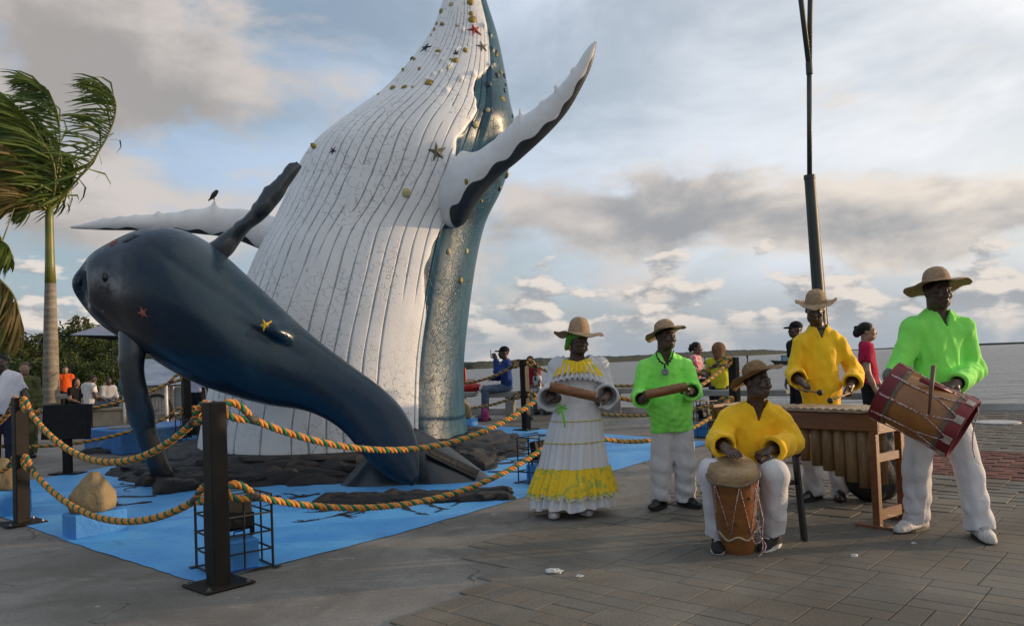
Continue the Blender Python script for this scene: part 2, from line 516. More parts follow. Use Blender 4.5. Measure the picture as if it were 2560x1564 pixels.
def build_pavers():
    cells = []
    rnd = random.Random(3)
    u = 1.2
    while u < 15.5:
        v = -3.75 + rnd.choice([0, 0.075, 0.15]) + 0.3 * round(1.3 * math.sin(u * 0.9) + 0.8 * math.sin(u * 2.3 + 1))
        while v < 4.5:
            c = uv(u + 0.15, v + 0.15)
            ok = c[1] < quay(c[0]) - 0.35 and not (8.95 < u + 0.15 < 10.75)
            if ok and c[1] > 2.6 and abs(c[0]) < c[1] * 0.78 + 0.8:
                k = rnd.random()
                if k < 0.28:
                    cells.append((u + 0.15, v + 0.15, 0.3, 0.3))
                elif k < 0.74:
                    cells.append((u + 0.075, v + 0.15, 0.15, 0.3)); cells.append((u + 0.225, v + 0.15, 0.15, 0.3))
                else:
                    cells.append((u + 0.15, v + 0.075, 0.3, 0.15)); cells.append((u + 0.15, v + 0.225, 0.3, 0.15))
            v += 0.3
        u += 0.3
    # the largest in the picture are the nearest that the frame shows
    def key(c):
        p = uv(c[0], c[1]); return p[1] if (p[1] > 3.0 and abs(p[0]) < p[1] * 0.66) else 100 + p[1]
    cells.sort(key=key)
    meshes = {}
    root = GROUND
    rest = MB(); gap = 0.0045
    for i, (cu, cv, du, dv) in enumerate(cells):
        mi = rnd.randrange(4); dz = rnd.uniform(-0.0015, 0.0015)
        p = uv(cu, cv, dz)
        if i < 300:
            k = (du, dv, mi)
            if k not in meshes: meshes[k] = paver_mesh('paver_tmp', du - gap, dv - gap, M_PAV[mi])
            o = bpy.data.objects.new('paver', meshes[k]); COL.objects.link(o); o.parent = root
            o.location = tuple(p); o.rotation_euler = (rnd.uniform(-.003, .003), rnd.uniform(-.003, .003), rnd.uniform(-.006, .006))
        else:
            rest.mat(mi); h = 0.009
            rest.box((p[0], p[1], p[2] + h / 2 - 0.004), (du - gap, dv - gap, h + 0.008), ax=[E1, E2, npv(0, 0, 1)])
    o = rest.build('far_pavers', None, root, mats=M_PAV); o['kind'] = 'stuff'
    # red band
    meshes = {}
    band = drape([tuple(uv(a, b_)[:2]) for a, b_ in ((8.94, -3.75), (8.94, 5), (10.76, 5), (10.76, -3.75))], .004, 0, .5, 'red_paver_band', pm('band_bed', (0.05, 0.04, 0.035)))
    prop(band, 'band of dull red brick pavers crossing the plaza', kind='structure')
    n = 0; row = 0; u = 8.95
    rest = MB()
    while u < 10.7:
        v = -3.75 + (0.14 if row % 2 else 0)
        while v < 4.2:
            p = uv(u + 0.075, v + 0.14, rnd.uniform(-.003, .003))
            if abs(p[0]) < p[1] * 0.72 + 0.3:
                mi = rnd.randrange(3)
                if v > -1.6 + 3.1 * 0 and n < 300 and p[1] < 11:
                    if mi not in meshes: meshes[mi] = paver_mesh('paver_tmp', 0.142, 0.272, M_RED[mi])
                    o = bpy.data.objects.new('brick', meshes[mi]); COL.objects.link(o); o.parent = band
                    o.location = tuple(p + npv(0, 0, 0.003)); n += 1
                else:
                    rest.mat(mi); rest.box((p[0], p[1], p[2] + 0.006), (0.142, 0.272, 0.016), ax=[E1, E2, npv(0, 0, 1)])
            v += 0.28
        u += 0.15; row += 1
    o = rest.build('far_bricks', None, band, mats=M_RED); o['kind'] = 'stuff'
build_pavers()

# ---- blue pad ------------------------------------------------------
def pad_material():
    m = bpy.data.materials.new('blue_floor_paint'); m.use_nodes = True
    g = NT(m.node_tree); b = g.n['Principled BSDF']
    v = g.new('ShaderNodeTexCoord').outputs['Object']
    n1 = g.noise(v, 1.3, 6, 0.62, 0.5); n2 = g.noise(v, 16, 4, 0.65); n3 = g.noise(g.vmath('MULTIPLY', v, (1, 4, 1)), 5, 5, 0.6, 1.0)
    c = g.mix(g.mapr(n1, 0.35, 0.65), (0.070, 0.310, 0.68), (0.105, 0.385, 0.72))
    c = g.mix(g.math('MULTIPLY', g.mapr(n2, 0.55, 0.75), 0.5), c, (0.03, 0.13, 0.36))
    c = g.mix(g.math('MULTIPLY', g.mapr(n3, 0.55, 0.72), 0.6), c, (0.20, 0.40, 0.62))
    c = g.mix(g.math('MULTIPLY', g.mapr(g.noise(v, 3.1, 6, 0.7, 0.4), 0.57, 0.70), 0.5), c, (0.08, 0.15, 0.24))
    c = g.mix(g.mapr(g.noise(v, 22, 2, 0.5), 0.745, 0.76), c, (0.035, 0.05, 0.07))
    g.l.new(c, b.inputs['Base Color']); b.inputs['Roughness'].default_value = 0.55; b.inputs['Specular IOR Level'].default_value = 0.35
    bn = g.new('ShaderNodeBump'); bn.inputs['Strength'].default_value = 0.35; bn.inputs['Distance'].default_value = 0.006
    g.l.new(g.math('ADD', n2, n1), bn.inputs['Height']); g.l.new(bn.outputs[0], b.inputs['Normal'])
    return m
PAD = [(-2.11, 5.19), (2.78, 11.06), (0.1, 13.7), (-2.25, 15.35), (-5.17, 11.75), (-6.26, 9.94), (-6.75, 9.2)]
M_PAD = pad_material()
pad = drape(PAD, 0.006, 0.008, 0.12, 'blue_painted_ground', M_PAD)
prop(pad, 'square of ground painted sky blue under the whales', kind='structure')

# painted black cracks that run out of the rocks
def cracks():
    rnd = random.Random(11); mb = MB()
    def streak(p, ang, L, w0):
        q = npv(p[0], p[1]); n = 9; l = []; r = []
        for i in range(n + 1):
            t = i / n; d = npv(math.cos(ang), math.sin(ang)); nn = npv(-d[1], d[0])
            w = w0 * (1 - t) ** 0.8 * rnd.uniform(0.5, 1.5) + 0.002
            l.append(q + nn * w); r.append(q - nn * w)
            q = q + d * L / n; ang += rnd.uniform(-0.45, 0.45)
            if rnd.random() < 0.28 and w0 > 0.012 and 0 < i < n: streak(q, ang + rnd.choice([-1, 1]) * rnd.uniform(0.6, 1.2), L * 0.35, w0 * 0.5)
        vs = [(a[0], a[1], gz(a[1]) + 0.0105) for a in l] + [(a[0], a[1], gz(a[1]) + 0.0105) for a in r]
        m = n + 1
        mb.raw(vs, [(i + m, i + 1 + m, i + 1, i) for i in range(n)])
    def at(px, py, ang, L, w): streak(GP(px, py)[:2], ang, L, w)
    for px, py, a, L, w in [(700, 1240, -2.3, .7, .05), (860, 1255, -1.9, .5, .05), (960, 1262, -2.1, .75, .05), (800, 1235, -2.6, .8, .05), (1010, 1262, -1.6, .45, .04),
                            (1070, 1258, -1.2, .4, .035), (420, 1215, 2.9, 1.0, .045), (390, 1240, -2.9, .9, .05), (380, 1255, -2.8, .7, .05), (395, 1182, 3.0, .5, .03),
                            (1235, 1160, .1, .8, .05), (1240, 1135, .2, .9, .05), (1215, 1112, .1, .9, .04), (1200, 1098, .2, .9, .04), (1220, 1180, -.2, .6, .06), (1200, 1225, -.3, .5, .04),
                            (1140, 1245, -.9, .45, .04), (900, 1262, -2.2, .6, .045), (1250, 1145, .05, .9, .03)]:
        at(px, py, a, L, w)
    o = mb.build('painted_crack', pm('crack_paint', (0.012, 0.012, 0.014), rough=0.7), pad)
    return o
cracks()

# ---- sea and far shores -------------------------------------------
def sea_material():
    m = bpy.data.materials.new('sea_water'); m.use_nodes = True
    g = NT(m.node_tree); b = g.n['Principled BSDF']
    v = g.new('ShaderNodeTexCoord').outputs['Object']
    vs = g.vmath('MULTIPLY', v, (0.30, 1.0, 1.0))
    w1 = g.noise(vs, 0.38, 5, 0.62, 0.4); w2 = g.noise(vs, 1.7, 4, 0.6, 0.3); w3 = g.noise(g.vmath('MULTIPLY', v, (0.12, 1, 1)), 0.05, 5, 0.65)
    c = g.mix(g.mapr(w3, 0.35, 0.65), (0.135, 0.130, 0.120), (0.095, 0.097, 0.098))
    g.l.new(c, b.inputs['Base Color'])
    b.inputs['Roughness'].default_value = 0.28; b.inputs['IOR'].default_value = 1.27
    bn = g.new('ShaderNodeBump'); bn.inputs['Strength'].default_value = 1.0; bn.inputs['Distance'].default_value = 1.3
    g.l.new(g.math('ADD', w1, g.math('MULTIPLY', w2, 0.30)), bn.inputs['Height']); g.l.new(bn.outputs[0], b.inputs['Normal'])
    return m
SEA_Z = -1.1
o = mesh_obj('sea', [(-9000, -40, SEA_Z), (9000, -40, SEA_Z), (9000, 14000, SEA_Z), (-9000, 14000, SEA_Z)], [[0, 1, 2, 3]], sea_material(), smooth=False)
prop(o, 'grey rippled sea beyond the quay', kind='structure')

M_SHORE = pm('shore_forest', (0.028, 0.036, 0.034), (0.045, 0.055, 0.048), 0.05, 0.9, spec=0.1)
def shore(name, label, pts, hgt, seed, jag=0.35, deep=60):
    """low wooded shore: pts are (px, depth); lumpy canopy with a real back"""
    rnd = random.Random(seed); n = 260
    xs = np.array([P(px, 900, d)[0] for px, d in pts]); ys = np.array([d for px, d in pts])
    t = np.linspace(0, 1, n); tt = np.linspace(0, 1, len(pts))
    X = np.interp(t, tt, xs); Y = np.interp(t, tt, ys); Hh = np.interp(t, tt, hgt)
    nz = np.zeros(n)
    for k in (3, 7, 15, 34, 70, 120): nz += np.sin(t * k * 6.28 + rnd.uniform(0, 6)) * 1.0 / (k ** 0.45)
    Hh = np.maximum(Hh * (1 + jag * 0.32 * nz), 0.3)
    vs = []; prof = [(0, 0), (0.02, 0.55), (0.2, 0.85), (0.5, 1.0), (1, 0.8), (1.3, 0)]
    for a, hh in prof:
        jitter = RNG.uniform(0.9, 1.1, n) if 0 < hh < 1 else np.ones(n)
        vs += [(X[i], Y[i] + a * deep, SEA_Z - 0.3 + Hh[i] * hh * jitter[i]) for i in range(n)]
    fs = []
    for r in range(len(prof) - 1):
        for i in range(n - 1): fs.append([r * n + i, r * n + i + 1, (r + 1) * n + i + 1, (r + 1) * n + i])
    o = mesh_obj(name, vs, fs, M_SHORE)
    prop(o, label, kind='structure')
shore('wooded_island', 'dark wooded shore across the water behind the musicians', [(900, 420), (1180, 430), (1360, 500), (1560, 640), (1750, 900), (1900, 1300), (2010, 1900)], [5.2, 4.6, 5.0, 5.8, 7.6, 11, 4], 4)
shore('distant_coast', 'thin distant coast on the horizon at right', [(2120, 4200), (2300, 4300), (2500, 4300), (2800, 4300)], [5, 8, 12, 14], 9, 0.2, 300)
bank = mesh_obj('mangrove_bank', [(-90, 24, -.9), (-11, 24.5, -.9), (-14, 60, -.7), (-90, 60, -.7)], [[0, 1, 2, 3]], pm('mud', (0.05, 0.045, 0.03), (0.03, 0.04, 0.02), 0.6, 0.9), smooth=False)
prop(bank, 'muddy shore under the mangrove trees at left', kind='structure')

# ================================================================== whale sculptures
from mathutils.bvhtree import BVHTree
def catmull(xs, t):
    """smooth interpolation of a list of vectors/numbers at t in 0..len-1"""
    xs = np.asarray(xs, float); n = len(xs)
    t = np.clip(np.asarray(t, float), 0, n - 1); i = np.minimum(t.astype(int), n - 2); f = t - i
    p0 = xs[np.maximum(i - 1, 0)]; p1 = xs[i]; p2 = xs[i + 1]; p3 = xs[np.minimum(i + 2, n - 1)]
    if xs.ndim > 1: f = f[:, None]
    return 0.5 * (2 * p1 + (p2 - p0) * f + (2 * p0 - 5 * p1 + 4 * p2 - p3) * f ** 2 + (3 * p1 - p0 - 3 * p2 + p3) * f ** 3)
def wav(t, seed, ks=(1, 2, 5, 11), amp=None):
    r = random.Random(seed); o = 0
    for i, k in enumerate(ks): o = o + np.sin(t * k * 6.283 + r.uniform(0, 6.28)) / (1 + i if amp is None else 1 / amp[i])
    return o

def paint_mat(name, base, dark, attr_cols, rough, gloss_cracks=False):
    pass

def white_belly_material():
    m = bpy.data.materials.new('whale_paint'); m.use_nodes = True
    g = NT(m.node_tree); b = g.n['Principled BSDF']
    v = g.new('ShaderNodeTexCoord').outputs['Object']
    at = g.new('ShaderNodeAttribute', attribute_name='blue').outputs['Fac']
    gr = g.new('ShaderNodeAttribute', attribute_name='groove').outputs['Fac']
    # crackle in the white paint
    vd = g.vmath('ADD', v, g.vmath('SCALE', g.noise(v, 7, 3, 0.6, out='Color'), 0.10))
    vo = g.new('ShaderNodeTexVoronoi', feature='DISTANCE_TO_EDGE'); g.l.new(vd, vo.inputs['Vector']); vo.inputs['Scale'].default_value = 9.5
    brk = g.mapr(g.noise(v, 13, 3, 0.6), 0.42, 0.56)
    zone = g.mapr(g.noise(v, 0.9, 3, 0.5), 0.36, 0.56)
    ck = g.math('MULTIPLY', g.math('MULTIPLY', g.mapr(vo.outputs['Distance'], 0.0, 0.05, 1, 0), brk), zone)
    n1 = g.noise(v, 1.3, 5, 0.6, 0.5); n2 = g.noise(v, 30, 4, 0.6)
    wc = g.mix(g.mapr(n1, 0.3, 0.7), (0.80, 0.79, 0.78), (0.70, 0.695, 0.69))
    drip = g.noise(g.vmath('MULTIPLY', v, (6, 6, 0.5)), 1.2, 5, 0.65, 0.3)
    wc = g.mix(g.math('MULTIPLY', g.mapr(drip, 0.58, 0.78), 0.45), wc, (0.55, 0.52, 0.46))
    wc = g.mix(g.math('MULTIPLY', ck, 0.62), wc, (0.30, 0.27, 0.25))
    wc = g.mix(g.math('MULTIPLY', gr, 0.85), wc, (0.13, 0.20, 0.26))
    bn_ = g.noise(g.vmath('MULTIPLY', v, (3, 3, 0.7)), 1.5, 6, 0.65, 0.8)
    bc = g.mix(g.mapr(bn_, 0.3, 0.66), (0.005, 0.040, 0.075), (0.014, 0.075, 0.120))
    bc = g.mix(g.math('MULTIPLY', g.mapr(g.noise(v, 2.2, 6, 0.7, 1.0), 0.57, 0.68), 0.75), bc, (0.020, 0.022, 0.026))
    bc = g.mix(g.math('MULTIPLY', g.mapr(g.noise(v, 3.3, 5, 0.7, 1.0), 0.62, 0.72), 0.2), bc, (0.10, 0.14, 0.155))
    at2 = g.mapr(at, 0.44, 0.56)
    c = g.mix(at2, wc, bc)
    g.l.new(c, b.inputs['Base Color'])
    g.put(b.inputs['Roughness'], g.mapr(at2, 0, 1, 0.48, g.mapr(bn_, 0.3, 0.7, 0.34, 0.50)))
    g.put(b.inputs['Coat Weight'], g.math('MULTIPLY', at2, 0.12)); b.inputs['Coat Roughness'].default_value = 0.25; g.put(b.inputs['Specular IOR Level'], g.mapr(at2, 0, 1, 0.5, 0.3))
    bp = g.new('ShaderNodeBump'); bp.inputs['Strength'].default_value = 0.7; bp.inputs['Distance'].default_value = 0.012
    rel = g.math('MULTIPLY', g.noise(v, 2.2, 4, 0.5, 0.6), g.mapr(at2, 0, 1, 0.5, 1.5))
    g.l.new(g.math('ADD', rel, g.math('ADD', g.math('MULTIPLY', ck, -0.5), g.math('MULTIPLY', n2, 0.16))), bp.inputs['Height'])
    g.l.new(bp.outputs[0], b.inputs['Normal'])
    return m
M_WHALE = white_belly_material()

WH_ST = [((470, 1260), (1190, 1200), .78), ((488, 1150), (1172, 1100), .78), ((505, 1050), (1164, 1020), .77), ((545, 880), (1163, 880), .74), ((613, 700), (1184, 690), .655), ((662, 590), (1212, 565), .70),
         ((713, 480), (1252, 475), .66), ((762, 378), (1276, 400), .52), ((862, 290), (1288, 318), .60), ((950, 228), (1276, 250), .47), ((1024, 151), (1261, 172), .80), ((1074, 84), (1243, 86), .90),
         ((1106, 4), (1217, 4), .97), ((1118, -60), (1196, -70), 1.05), ((1142, -118), (1172, -122), 1.1)]
WH_D = [11.6, 11.6, 11.6, 11.6, 11.6, 11.6, 11.55, 11.5, 11.5, 11.5, 11.5, 11.5, 11.5, 11.5, 11.5]
def loft_fit(A, B, dep, asp, n_it=14, keep=0):
    """edges in the picture -> edges of the rings, so that the round body (not its mid plane) has that outline"""
    A0 = np.array(A, float); B0 = np.array(B, float); A, B = A0.copy(), B0.copy(); n = len(A)
    def out(E, O):
        t = np.gradient(E, axis=0); t /= np.linalg.norm(t, axis=1)[:, None] + 1e-9; nn = np.stack([-t[:, 1], t[:, 0]], 1)
        return t, nn * np.sign(((E - O) * nn).sum(1))[:, None]
    tA, nA = out(A0, B0); tB, nB = out(B0, A0); th = np.linspace(0, 2 * math.pi, 60, endpoint=False)
    for _ in range(n_it):
        T = np.linspace(0, n - 1, n * 8); U = catmull([P(p[0], p[1], d) for p, d in zip(A, dep)], T); L = catmull([P(p[0], p[1], d) for p, d in zip(B, dep)], T)
        c = (U + L) / 2; w = (U - L) / 2; hw = np.linalg.norm(w, axis=1); a = np.interp(T, np.arange(n), asp)
        V = c[:, None] + np.cos(th)[None, :, None] * w[:, None] + np.sin(th)[None, :, None] * (npv(0, -1, 0)[None] * (hw * a)[:, None])[:, None]
        px = proj(V.reshape(-1, 3))
        for E, E0, t, nn in ((A, A0, tA, nA), (B, B0, tB, nB)):
            ex = np.zeros(n)
            for i in range(n):
                r = px - E0[i]; near = np.abs(r @ t[i]) < 14
                if near.any(): ex[i] = np.clip((r[near] @ nn[i]).max(), -40, 40)
            ex[0] = ex[1]; ex[-1] = ex[-2]
            if keep: ex *= np.clip((np.arange(n) - keep) / 4, 0, 1)
            ex = np.convolve(np.pad(ex, 1, mode='edge'), [.08, .84, .08], 'valid')
            E -= nn * ex[:, None] * .7
    return A, B
WH_ROOT = npv(*GP(835, 1180)[:2], 0); WH_ROOT[1] = 11.6; WH_ROOT[0] = P(835, 1190, 11.6)[0]; WH_ROOT[2] = gz(11.6)
whale = empty('whale_sculpture', WH_ROOT, 'huge breaching whale sculpture with white grooved belly and teal back', 'sculpture')

def build_whale_body():
    nt = 250
    T = np.linspace(0, len(WH_ST) - 1, nt)
    ns = len(WH_ST); asp_s = np.interp(np.arange(ns), [0, 4, 8, 11, 14], [0.86, 0.84, 0.80, 0.75, 0.7])
    LE, RE = loft_fit([s[0] for s in WH_ST], [s[1] for s in WH_ST], WH_D, asp_s)
    Lp = catmull([P(q[0], q[1], d) for q, d in zip(LE, WH_D)], T)
    Rp = catmull([P(q[0], q[1], d) for q, d in zip(RE, WH_D)], T)
    cb = catmull([s[2] for s in WH_ST], T)
    c = (Lp + Rp) / 2; w = (Rp - Lp) / 2
    hw = np.linalg.norm(w, axis=1)
    tan = np.gradient(c, axis=0); tan /= np.linalg.norm(tan, axis=1)[:, None]
    wd = w / hw[:, None]
    vd = np.cross(tan, wd); vd /= np.linalg.norm(vd, axis=1)[:, None]
    vd *= np.sign(-vd[:, 1])[:, None]                  # towards the camera
    asp = np.interp(T, [0, 4, 8, 11, 14], [0.86, 0.84, 0.80, 0.75, 0.7])
    tn = T / T[-1]
    # columns of the grid follow the grooves
    grooves = np.radians(np.arange(47, 222, 6.1))
    cols = []; gid = []
    for gi, a in enumerate(grooves):
        for off in (-.024, -.014, -.0085, -.0042, 0, .0042, .0085, .014, .024): cols.append(a + off); gid.append(gi if abs(off) < .005 else -1)
        for f in (0.32, 0.5, 0.68):
            if gi < len(grooves) - 1: cols.append(a + (grooves[gi + 1] - a) * f); gid.append(-1)
    back = np.linspace(cols[-1] + 0.05, cols[0] + 2 * math.pi - 0.02, 96)
    ncol0 = len(cols)
    cols = np.concatenate([cols, back]); gid = np.array(gid + [-1] * len(back))
    nc = len(cols)
    rnd = random.Random(5)
    # each groove starts and ends at its own height
    gs = []
    for gi in range(len(grooves)):
        a = rnd.uniform(-0.05, 0.02); e = rnd.uniform(0.80, 0.86) if gi > 2 else rnd.uniform(0.70, 0.8)
        if rnd.random() < 0.16: a = rnd.uniform(0.18, 0.34)
        brk = (rnd.uniform(0.3, 0.7), rnd.uniform(0.015, 0.04)) if rnd.random() < 0.45 else (9, .1)
        gs.append((a, e, brk))
    V = np.zeros((nt, nc, 3)); G = np.zeros((nt, nc)); Bl = np.zeros((nt, nc))
    for i in range(nt):
        th = cols.copy()
        bell = np.clip(np.sin((np.clip(th, grooves[0], grooves[-1]) - grooves[0]) / (grooves[-1] - grooves[0]) * math.pi), 0, 1) ** 0.5
        th = th + bell * (0.020 * wav(tn[i] * 1.3 + th * 0.35, 3, (1, 2, 4)) + 0.0035 * wav(tn[i] * 2 + th * 3, 5, (5, 9, 17)))
        # grooves gather towards the chin
        ct, st = np.cos(th), np.sin(th)
        r = np.ones(nc)
        # ribs between grooves swell a little
        ph = (th - grooves[0]) / (grooves[1] - grooves[0])
        rib = np.where((th > grooves[0]) & (th < grooves[-1]), 0.5 - 0.5 * np.cos(ph * 2 * math.pi), 0) * 0.0008
        depth = np.zeros(nc)
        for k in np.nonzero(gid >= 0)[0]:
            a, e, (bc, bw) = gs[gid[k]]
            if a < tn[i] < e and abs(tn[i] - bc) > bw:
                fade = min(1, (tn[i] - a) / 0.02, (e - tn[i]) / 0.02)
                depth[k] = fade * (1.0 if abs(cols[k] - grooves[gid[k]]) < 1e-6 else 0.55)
        # blue/white edge
        edge = math.acos(np.clip(cb[i], -1, 1)) if cb[i] < 1 else 0.12
        edge += 0.018 * wav(np.array([tn[i]]), 21, (7, 13, 27, 41))[0]
        da = (edge - th)                                            # >0 : blue
        tw = (th - 2 * math.pi)
        isblue = np.where(th > math.pi * 1.32, 1.0, np.clip(0.5 + da / 0.03, 0, 1))
        # lip: the white jaw stands proud of the blue along the head
        lip = np.interp(tn[i], [0.0, 0.3, 0.5, 0.56, 0.85, 0.95], [0.006, 0.010, 0.02, 0.045, 0.05, 0.02])
        r = r + rib - lip * np.clip(0.5 + da / 0.06, 0, 1) * (th < 2.0)
        r = r + 0.006 * wav(th * 0.5 + tn[i] * 2.1, 8, (1, 2, 3)) * (1 - 0.6 * bell)
        V[i] = c[i] + (ct * r)[:, None] * w[i] + (st * r)[:, None] * vd[i] * hw[i] * asp[i]
        V[i] -= ((np.cos(th))[:, None] * wd[i] + np.sin(th)[:, None] * vd[i]) * (depth * 0.018)[:, None]
        G[i] = depth; Bl[i] = isblue
    # folds round the armpit and the eye hollow with its folds
    cam_p = npv(0, 0, CAM_H)
    flat = V.reshape(-1, 3)
    def bump(px, py, d, rx, ry, ang, amt):
        q = P(px, py, d)
        ex = unit(P(px + 10, py, d) - q); ez = unit(P(px, py - 10, d) - q)
        sc = d / FPX
        rel = flat - q; a = rel @ ex / sc; bq = -(rel @ ez) / sc
        ca, sa = math.cos(ang), math.sin(ang); u = a * ca + bq * sa; vv = -a * sa + bq * ca
        front = (flat[:, 1] < 12.0)
        k = np.exp(-(u / rx) ** 2 - (vv / ry) ** 2) * front * amt
        flat[:, 1] -= k
    for i in range(4): bump(1218 + i * 14, 345 + i * 14, 10.4, 62, 7, -0.72, 0.07)       # folds behind the eye
    bump(1205, 330, 10.4, 70, 36, -0.9, -0.12)
    for i in range(4): bump(1135 - i * 17, 470 + i * 6, 10.3, 8, 120 - i * 12, 0.10, 0.05 - i * .009)      # shoulder folds
    bump(1150, 400, 10.2, 45, 60, 0.1, 0.14)
    rnd = random.Random(8)
    for px, py in [(1140, 120), (1100, 180), (1085, 190), (1122, 165), (1185, 185), (1155, 205), (1120, 240), (1070, 205), (1155, 60), (1225, 60), (1210, 40), (1232, 100), (1235, 140), (1225, 150), (1105, 150), (1090, 130)]:
        bump(px, py, 10.9, 7, 6, 0, 0.045)
    Vl = flat - WH_ROOT
    idx = np.arange(nt * nc).reshape(nt, nc)
    a = idx[:-1]; b = np.roll(idx, -1, axis=1)[:-1]; d = idx[1:]; e = np.roll(idx, -1, axis=1)[1:]
    fs = np.stack([a, b, e, d], -1).reshape(-1, 4).tolist()
    fs.append(list(idx[-1]))
    o = mesh_obj('body', Vl, fs, M_WHALE, whale, True, attrs={'blue': Bl.ravel(), 'groove': G.ravel()})
    # sanity of the normals: outwards
    return o
W_BODY = build_whale_body()
def fix_normals(o):
    bm = bmesh.new(); bm.from_mesh(o.data); bmesh.ops.recalc_face_normals(bm, faces=bm.faces); bm.to_mesh(o.data); bm.free()
fix_normals(W_BODY)

def fin_material(name, light, dark, rough, coat, rel=1.0):
    m = bpy.data.materials.new(name); m.use_nodes = True
    g = NT(m.node_tree); b = g.n['Principled BSDF']
    v = g.new('ShaderNodeTexCoord').outputs['Object']
    at = g.new('ShaderNodeAttribute', attribute_name='dark').outputs['Fac']
    n = g.noise(v, 2.5, 5, 0.6, 0.4)
    l = g.mix(g.mapr(n, 0.3, 0.7), light, tuple(x * 0.84 for x in light))
    d = g.mix(g.mapr(n, 0.3, 0.7), dark, tuple(x * 0.6 for x in dark))
    g.l.new(g.mix(g.mapr(at, 0.45, 0.55), l, d), b.inputs['Base Color'])
    b.inputs['Roughness'].default_value = rough; b.inputs['Coat Weight'].default_value = coat; b.inputs['Coat Roughness'].default_value = 0.15
    bp = g.new('ShaderNodeBump'); bp.inputs['Strength'].default_value = 0.5 * rel; bp.inputs['Distance'].default_value = 0.012
    g.l.new(g.noise(v, 9, 5, 0.6), bp.inputs['Height']); g.l.new(bp.outputs[0], b.inputs['Normal'])
    return m
def wing(name, up, lo, dep, thick, root, parent, mat, dark_from=0.84, seed=1, scal=0.0, nt=130, nubs=()):
    """flipper: edges traced in the picture, each at its own depth, lens-shaped section"""
    T = np.linspace(0, len(up) - 1, nt)
    U = catmull([P(u[0], u[1], d) for u, d in zip(up, dep)], T)
    L = catmull([P(l[0], l[1], d) for l, d in zip(lo, dep)], T)
    th = catmull(thick, T); tn = T / T[-1]
    n = 52; V = []; D = []
    for i in range(nt):
        ch = L[i] - U[i]; cl = np.linalg.norm(ch)
        axis = unit((U[min(i + 1, nt - 1)] + L[min(i + 1, nt - 1)]) - (U[max(i - 1, 0)] + L[max(i - 1, 0)]))
        nr = unit(np.cross(axis, ch)); nr = nr * (-1 if nr[1] > 0 else 1)
        sc = scal * (0.6 * math.sin(tn[i] * 41 + seed) + 0.4 * math.sin(tn[i] * 77 + seed * 2)) * min(1, tn[i] * 4) * (1 - 0.6 * tn[i])
        U2 = U[i] - unit(ch) * sc if cl > 1e-6 else U[i]
        ch = L[i] - U2
        for k in range(n):
            ph = 2 * math.pi * k / n
            s = (1 - math.cos(ph)) / 2
            t = th[i] * math.sin(ph) * (1.0 if math.sin(ph) > 0 else 0.8)
            q = U2 + ch * s + nr * t
            for n0, nh, nw in nubs: q = q - unit(ch) * (nh * math.exp(-((T[i] - n0) / nw) ** 2) * (1 - s) ** 3)
            V.append(q)
            edge = dark_from + (.98 - dark_from) * max(0, 1 - tn[i] * 3.2) + 0.05 * math.sin(tn[i] * 60 + seed) + 0.035 * math.sin(tn[i] * 23 + seed * 3)
            D.append(float(np.clip(0.5 + (s - edge) * 6, 0, 1)) if math.sin(ph) >= -0.02 else 1.0)
    V = np.array(V) - root
    fs = []
    for i in range(nt - 1):
        for k in range(n):
            k2 = (k + 1) % n; fs.append([i * n + k, i * n + k2, (i + 1) * n + k2, (i + 1) * n + k])
    fs.append(list(range(n))); fs.append([(nt - 1) * n + k for k in range(n)])
    o = mesh_obj(name, V, fs, mat, parent, True, attrs={'dark': D}); fix_normals(o)
    return o
M_FIN = fin_material('flipper_paint', (0.74, 0.735, 0.73), (0.028, 0.036, 0.044), 0.5, 0.0)
fl_r = wing('flipper', [(1088, 372), (1146, 376), (1196, 380), (1246, 347), (1290, 302), (1345, 266), (1390, 226), (1428, 182), (1462, 130), (1484, 104)],
            [(1104, 572), (1144, 566), (1176, 518), (1236, 450), (1300, 398), (1366, 338), (1416, 282), (1452, 222), (1480, 162), (1492, 106)],
            [11.0, 10.62, 10.38, 10.22, 10.08, 9.98, 9.9, 9.82, 9.77, 9.75], [.36, .31, .24, .19, .155, .13, .11, .09, .06, .02], WH_ROOT, whale, M_FIN, 0.80, 2, 0.010,
            nubs=[(4.25, .11, .06), (4.05, .04, .10), (6.05, .075, .09), (5.2, .03, .15), (3.2, .03, .12), (7.1, .03, .1)])
fl_l = wing('flipper', [(740, 565), (650, 530), (580, 522), (500, 523), (420, 533), (340, 539), (260, 548), (174, 566)],
            [(740, 650), (655, 624), (580, 596), (500, 585), (420, 579), (340, 576), (260, 575), (178, 571)],
            [11.55, 11.5, 11.4, 11.25, 11.15, 11.0, 10.9, 10.8], [.25, .22, .17, .14, .12, .10, .07, .015], WH_ROOT, whale, M_FIN, 0.90, 4, 0.008,
            nubs=[(2.56, .085, .05), (2.6, .05, .17), (4.3, .05, .09), (5.0, .015, .1), (5.5, .02, .1), (6.0, .02, .1), (3.3, .02, .2)])

